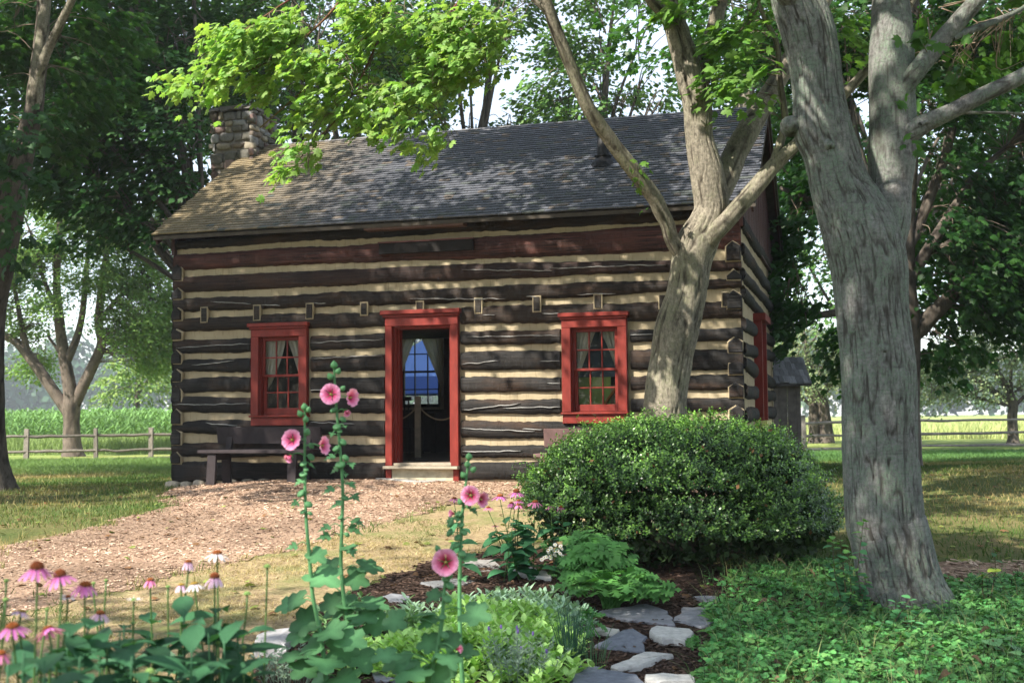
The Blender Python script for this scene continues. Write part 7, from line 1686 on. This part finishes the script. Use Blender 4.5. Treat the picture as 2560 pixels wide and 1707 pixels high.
# feverfew: a spray of small white daisies
fd = ghit(1395, 1455)[:2]; t = thing('feverfew', 'spray of small white daisies between the coneflower clump and the ferny plant', 'daisies', (fd[0], fd[1], float(gz(*fd)))); off = OFF[t.name]; r = np.random.default_rng(9); mb = MB()
for k in range(12):
    a = k * math.pi / 6; d = np.array([math.cos(a), math.sin(a), .0]); s = np.array([-math.sin(a), math.cos(a), 0]); mb.add(np.array([d * .35 - s * .1, d * .35 + s * .1, d * 1.0 + s * .2, d * 1.05, d * 1.0 - s * .2]), [np.array([[0, 1, 2, 4]]), np.array([[4, 2, 3]])], (.8, .8, .78))
th = np.linspace(0, 2 * np.pi, 10, endpoint=False); mb.add(np.concatenate([np.c_[np.cos(th) * .38, np.sin(th) * .38, 0 * th], [[0, 0, .2]]]), np.array([[i, (i + 1) % 10, 10] for i in range(10)]), (.55, .42, .06)); DAISY = mb.mesh('flower', MT['petal'])
st = MB(); Yd = fd[1] - .05
for (a, b) in ((1400, 945), (1345, 990), (1320, 1045), (1390, 1030), (1430, 1025), (1465, 1060), (1485, 995), (1340, 1085), (1290, 1105), (1398, 1080), (1343, 1120), (1500, 1095), (1225, 1140), (1260, 1115), (1470, 965), (1310, 1020)):
    p = at(1120 + a / 5.228, 1180 + b / 5.228, Yd + r.normal(0, .03)); x_, y_, z_ = basis(np.array([r.normal(0, .3), -.8, .7])); inst(DAISY, 'flower', M4(p - off, x_, y_, z_, .0165), t); m_ = np.array([fd[0], fd[1], off[2] + .25]); tube(st, [(*off, .003), (*m_, .0025), (*p, .0012)], 4, rings=8, col=(.07, .17, .05), cap=False)
st.build('stems', MT['herb'], t, smooth=True)
mb = MB(); n = 40; P = np.array([fd[0], fd[1], off[2]]) + np.c_[r.normal(0, .1, n), r.normal(0, .1, n), r.uniform(.05, .32, n)]; put_leaves(mb, CEL, P, norm(r.normal(size=(n, 3)) + [0, 0, .3]), norm(r.normal(0, .4, (n, 3)) + [0, -.2, 1]), r.uniform(.05, .09, n), np.array([.07, .19, .05]) * r.uniform(.8, 1.2, (n, 1))); mb.build('foliage', MT['herb'], t, kind='stuff', smooth=True)
# lavender and chives
def spikes(name, label, cat, u, v, nst, h, sp, col, seed, leafy=True, flowers=0):
    r = np.random.default_rng(seed); f = ghit(u, v)[:2]; b = np.array([f[0], f[1], float(gz(*f))]); t = thing(name, label, cat, b); mb = MB(); fl = MB()
    for k in range(nst):
        a, q = r.uniform(0, 6.28), math.sqrt(r.random()) * sp; p0 = b + np.array([math.cos(a) * q * .6, math.sin(a) * q * .6, 0]); hh = h * r.uniform(.6, 1.15); bend = .45 if leafy else r.uniform(.2, 1.1); p2 = p0 + np.array([math.cos(a) * q * bend + r.normal(0, .03), math.sin(a) * q * bend + r.normal(0, .03), hh]); tube(mb, [(*p0, .0025), (*((p0 + p2) / 2 + [0, 0, .04 * (not leafy)]), .002), (*p2, .001)], 4, rings=7, col=np.asarray(col) * r.uniform(.8, 1.2), cap=False)
        if leafy:
            m = 16; tt = r.uniform(.25, 1, m); az = r.uniform(0, 6.28, m); pp_ = p0 + (p2 - p0) * tt[:, None]; put_leaves(mb, (KITE[0] * [.4, 1, 1], KITE[1]), pp_, np.stack([np.cos(az), np.sin(az), 0 * az + .8], 1), np.stack([0 * az, 0 * az - .4, 1 + 0 * az], 1), r.uniform(.025, .045, m), np.asarray(col) * r.uniform(.8, 1.25, (m, 1)))
        if k < flowers: tube(fl, [(*p2, .002), (*(p2 + [0, 0, .01]), .007), (*(p2 + [0, 0, .025]), .005)], 6, rings=6, col=(.28, .18, .55))
    mb.build('foliage', MT['herb'], t, smooth=False, kind='stuff')
    if fl.V: fl.build('blossom', MT['petal'], t)
    return t
spikes('lavender', 'grey lavender tuft with violet tips before the lime sage', 'lavender', 1290, 1712, 44, .27, .22, (.20, .28, .21), 81, True, 7)
spikes('lavender', 'grey lavender sprigs in front of the boulder', 'lavender', 715, 1715, 40, .22, .2, (.19, .27, .2), 82, True, 0)
spikes('chives', 'tuft of thin blue green chives at the edge of the lime sage', 'chives', 1428, 1662, 70, .33, .10, (.06, .15, .09), 83, False, 0)
spikes('chives', 'few arching chive blades between slate and long white stone', 'chives', 1490, 1668, 16, .22, .14, (.08, .17, .08), 84, False, 0)

# ------------------------------------------------------------------ creeping ground cover round the grey maple
GC = gpoly([(1640, 1345), (1720, 1310), (1850, 1290), (1960, 1310), (2130, 1350), (2352, 1345), (2420, 1345), (2500, 1640), (1590, 1640), (1610, 1560), (1650, 1470), (1630, 1400)])
x, y, z, r = scatter(60000, (1.0, 5.5, 5.2, 11.5), 41, lambda x, y: ragged(x, y, GC, 12, .5)); k = fbm(np.stack([x * 2, y * 2, 0 * x], -1), 4, 3) + r.normal(0, .08, len(x)) > .33; x, y, z = x[k][:30000], y[k][:30000], z[k][:30000]; n = len(x)
hh = (.03 + .13 * fbm(np.stack([x * 3.1, y * 3.1, 0 * x], -1), 6, 3)) * r.uniform(.35, 1.0, n); az = r.uniform(0, 6.28, n)
mb = MB(); put_leaves(mb, ROUND, np.stack([x, y, z + hh], 1), np.stack([np.cos(az), np.sin(az), r.normal(-.1, .25, n)], 1), np.stack([r.normal(0, .3, n), r.normal(-.15, .3, n), 1 + 0 * x], 1), r.uniform(.022, .052, n), np.array([.105, .30, .085]) * r.uniform(.6, 1.4, (n, 1)) * np.stack([r.uniform(.8, 1.3, n), np.ones(n), np.ones(n)], 1))
mb.build('ground_ivy', MT['herb'], kind='stuff', smooth=True)
x, y, z, r = scatter(16000, (1.0, 5.5, 5.2, 11.5), 42, lambda x, y: ragged(x, y, GC, 12, .5)); x, y, z = x[:5200], y[:5200], z[:5200]
blades('weedy_grass', x, y, z, r, r.uniform(.08, .24, len(x)), r.uniform(.003, .006, len(x)), (np.array([.07, .15, .05]) * (r.random((len(x), 1)) > .25) + np.array([.22, .2, .09]) * (r.random((len(x), 1)) < .2)) * r.uniform(.7, 1.3, (len(x), 1)) + .01, .7)
nb = 260; kb = r.integers(0, len(x), nb); pb_ = np.stack([x[kb], y[kb], z[kb] + .02], 1); mb = MB()
for q in range(5):
    az = r.uniform(0, 6.28, nb); put_leaves(mb, (LANCE[0] * [1.3, 1, 1], LANCE[1]), pb_, np.stack([np.cos(az), np.sin(az), r.uniform(.3, 1.1, nb)], 1), np.stack([0 * az, -.3 + 0 * az, 1 + 0 * az], 1), r.uniform(.06, .15, nb), np.array([.11, .25, .06]) * r.uniform(.6, 1.3, (nb, 1)))
mb.build('rosette_weeds', MT['herb'], kind='stuff', smooth=True)
nb = 45; kb = r.integers(0, len(x), nb); az = r.uniform(0, 6.28, nb); mb = MB(); put_leaves(mb, poly_leaf([(0.02, 0), (.25, .1), (.32, .4), (.15, .8), (0, 1)], -.7, .8), np.stack([x[kb], y[kb], z[kb] + r.uniform(.06, .14, nb)], 1), np.stack([np.cos(az), np.sin(az), 0 * az + .1], 1), np.stack([r.normal(0, .5, nb), r.normal(-.3, .5, nb), 1 + 0 * az], 1), r.uniform(.04, .085, nb), np.array([.11, .07, .042]) * r.uniform(.5, 1.5, (nb, 1)))
mb.build('fallen_leaves', MT['grass'], kind='stuff', smooth=True)
# privet seedling at the trunk, low privet in front of it, sapling at the right
def shoots(name, label, cat, foot, tips, nleaf, size, col, seed, shape=OVAL, colt=None):
    r = np.random.default_rng(seed); b = np.array([foot[0], foot[1], float(gz(*foot))]); t = thing(name, label, cat, b); off = OFF[t.name]; st = MB(); vs = [leaf_mesh('leaf', (shape[0] * [1.5, 1, 1], shape[1]), MT['herb'], np.asarray(col) * f) for f in (.75, 1.0, 1.3)]; vt = leaf_mesh('leaf', (shape[0] * [1.6, 1, 1], shape[1]), MT['herb'], colt if colt is not None else np.asarray(col) * 1.6)
    for q in tips:
        q = np.asarray(q); pts = [(*b, .006), (*((b + q) / 2 + r.normal(0, .03, 3)), .004), (*q, .0018)]; tube(st, pts, 5, rings=14, col=(.10, .09, .05), cap=False); C = crom(np.array(pts), 50)
        for j in range(nleaf):
            f = .2 + .8 * (j + r.random() * .6) / nleaf; c = C[min(49, int(f * 49)), :3]; az = j * 2.6 + r.normal(0, .4); o = np.array([math.cos(az), math.sin(az), r.uniform(-.2, .5)]); s_, d_, n_ = frames(o[None], (np.array([0, -.3, 1]) + r.normal(0, .25, 3))[None]); inst(vt if f > .86 else vs[r.integers(3)], 'leaf', mat_from(c - off, s_[0], d_[0], n_[0], size * r.uniform(.7, 1.2)), t)
    st.build('stems', MT['herb'], t, smooth=True); return t
fp = at(2125, 1560, 8.25); PC = (.06, .18, .075)
shoots('privet_shoots', 'upright privet shoots leaning on the left foot of the grey maple', 'shrub', fp[:2], [at(u, v, 8.2 + dy) for u, v, dy in ((2160, 1292, .02), (2080, 1330, 0), (2120, 1370, -.1), (2110, 1430, .05), (2165, 1440, -.05), (2140, 1420, -.15), (2150, 1500, -.1), (2070, 1400, .1), (2130, 1480, -.2), (2100, 1340, .05))], 22, .068, PC, 91, colt=(.14, .32, .08))
fp = at(2240, 1575, 7.9); shoots('privet_shoots', 'low privet seedlings spreading in front of the grey maple', 'shrub', fp[:2], [at(u, v, 7.8 + dy) for u, v, dy in ((2280, 1490, 0), (2310, 1520, .1), (2210, 1545, -.1), (2250, 1530, 0), (2180, 1555, .05), (2330, 1560, 0), (2290, 1550, -.2), (2240, 1500, .1))], 14, .06, (.065, .20, .075), 92)
fp = at(2470, 1540, 8.6); shoots('sapling', 'thin dark stemmed sapling with yellow green top leaves right of the grey maple', 'sapling', fp[:2], [at(2478, 1345, 8.6), at(2462, 1430, 8.6), at(2492, 1420, 8.5)], 12, .07, (.05, .14, .05), 93, colt=(.30, .40, .06))
fp = at(2540, 1660, 7.2); shoots('broad_leaf_weed', 'broad pale leaved weed at the right edge', 'weed', fp[:2], [at(2490, 1610, 7.1), at(2555, 1620, 7.2), at(2530, 1590, 7.3)], 4, .17, (.10, .22, .09), 94)

# ------------------------------------------------------------------ summer haze in the air
m, n = new_mat('haze_air'); pv = N(n, 'ShaderNodeVolumePrincipled'); pv.inputs['Density'].default_value = .0006; pv.inputs['Color'].default_value = (.86, .93, 1.0, 1); pv.inputs['Anisotropy'].default_value = .2
o_ = N(n, 'ShaderNodeOutputMaterial'); n.links.new(pv.outputs[0], o_.inputs['Volume'])
hb = MB(); box(hb, -425, 425, -66, 470, -2.0, 24); hz_ = hb.build('haze', m); hz_['kind'] = 'stuff'

far_wood('unseen_woods', -70, 70, -48, 17, 9000, (.04, .09, .03), 33, 1.6)  # unseen trees added to darken window reflections and cut sky fill
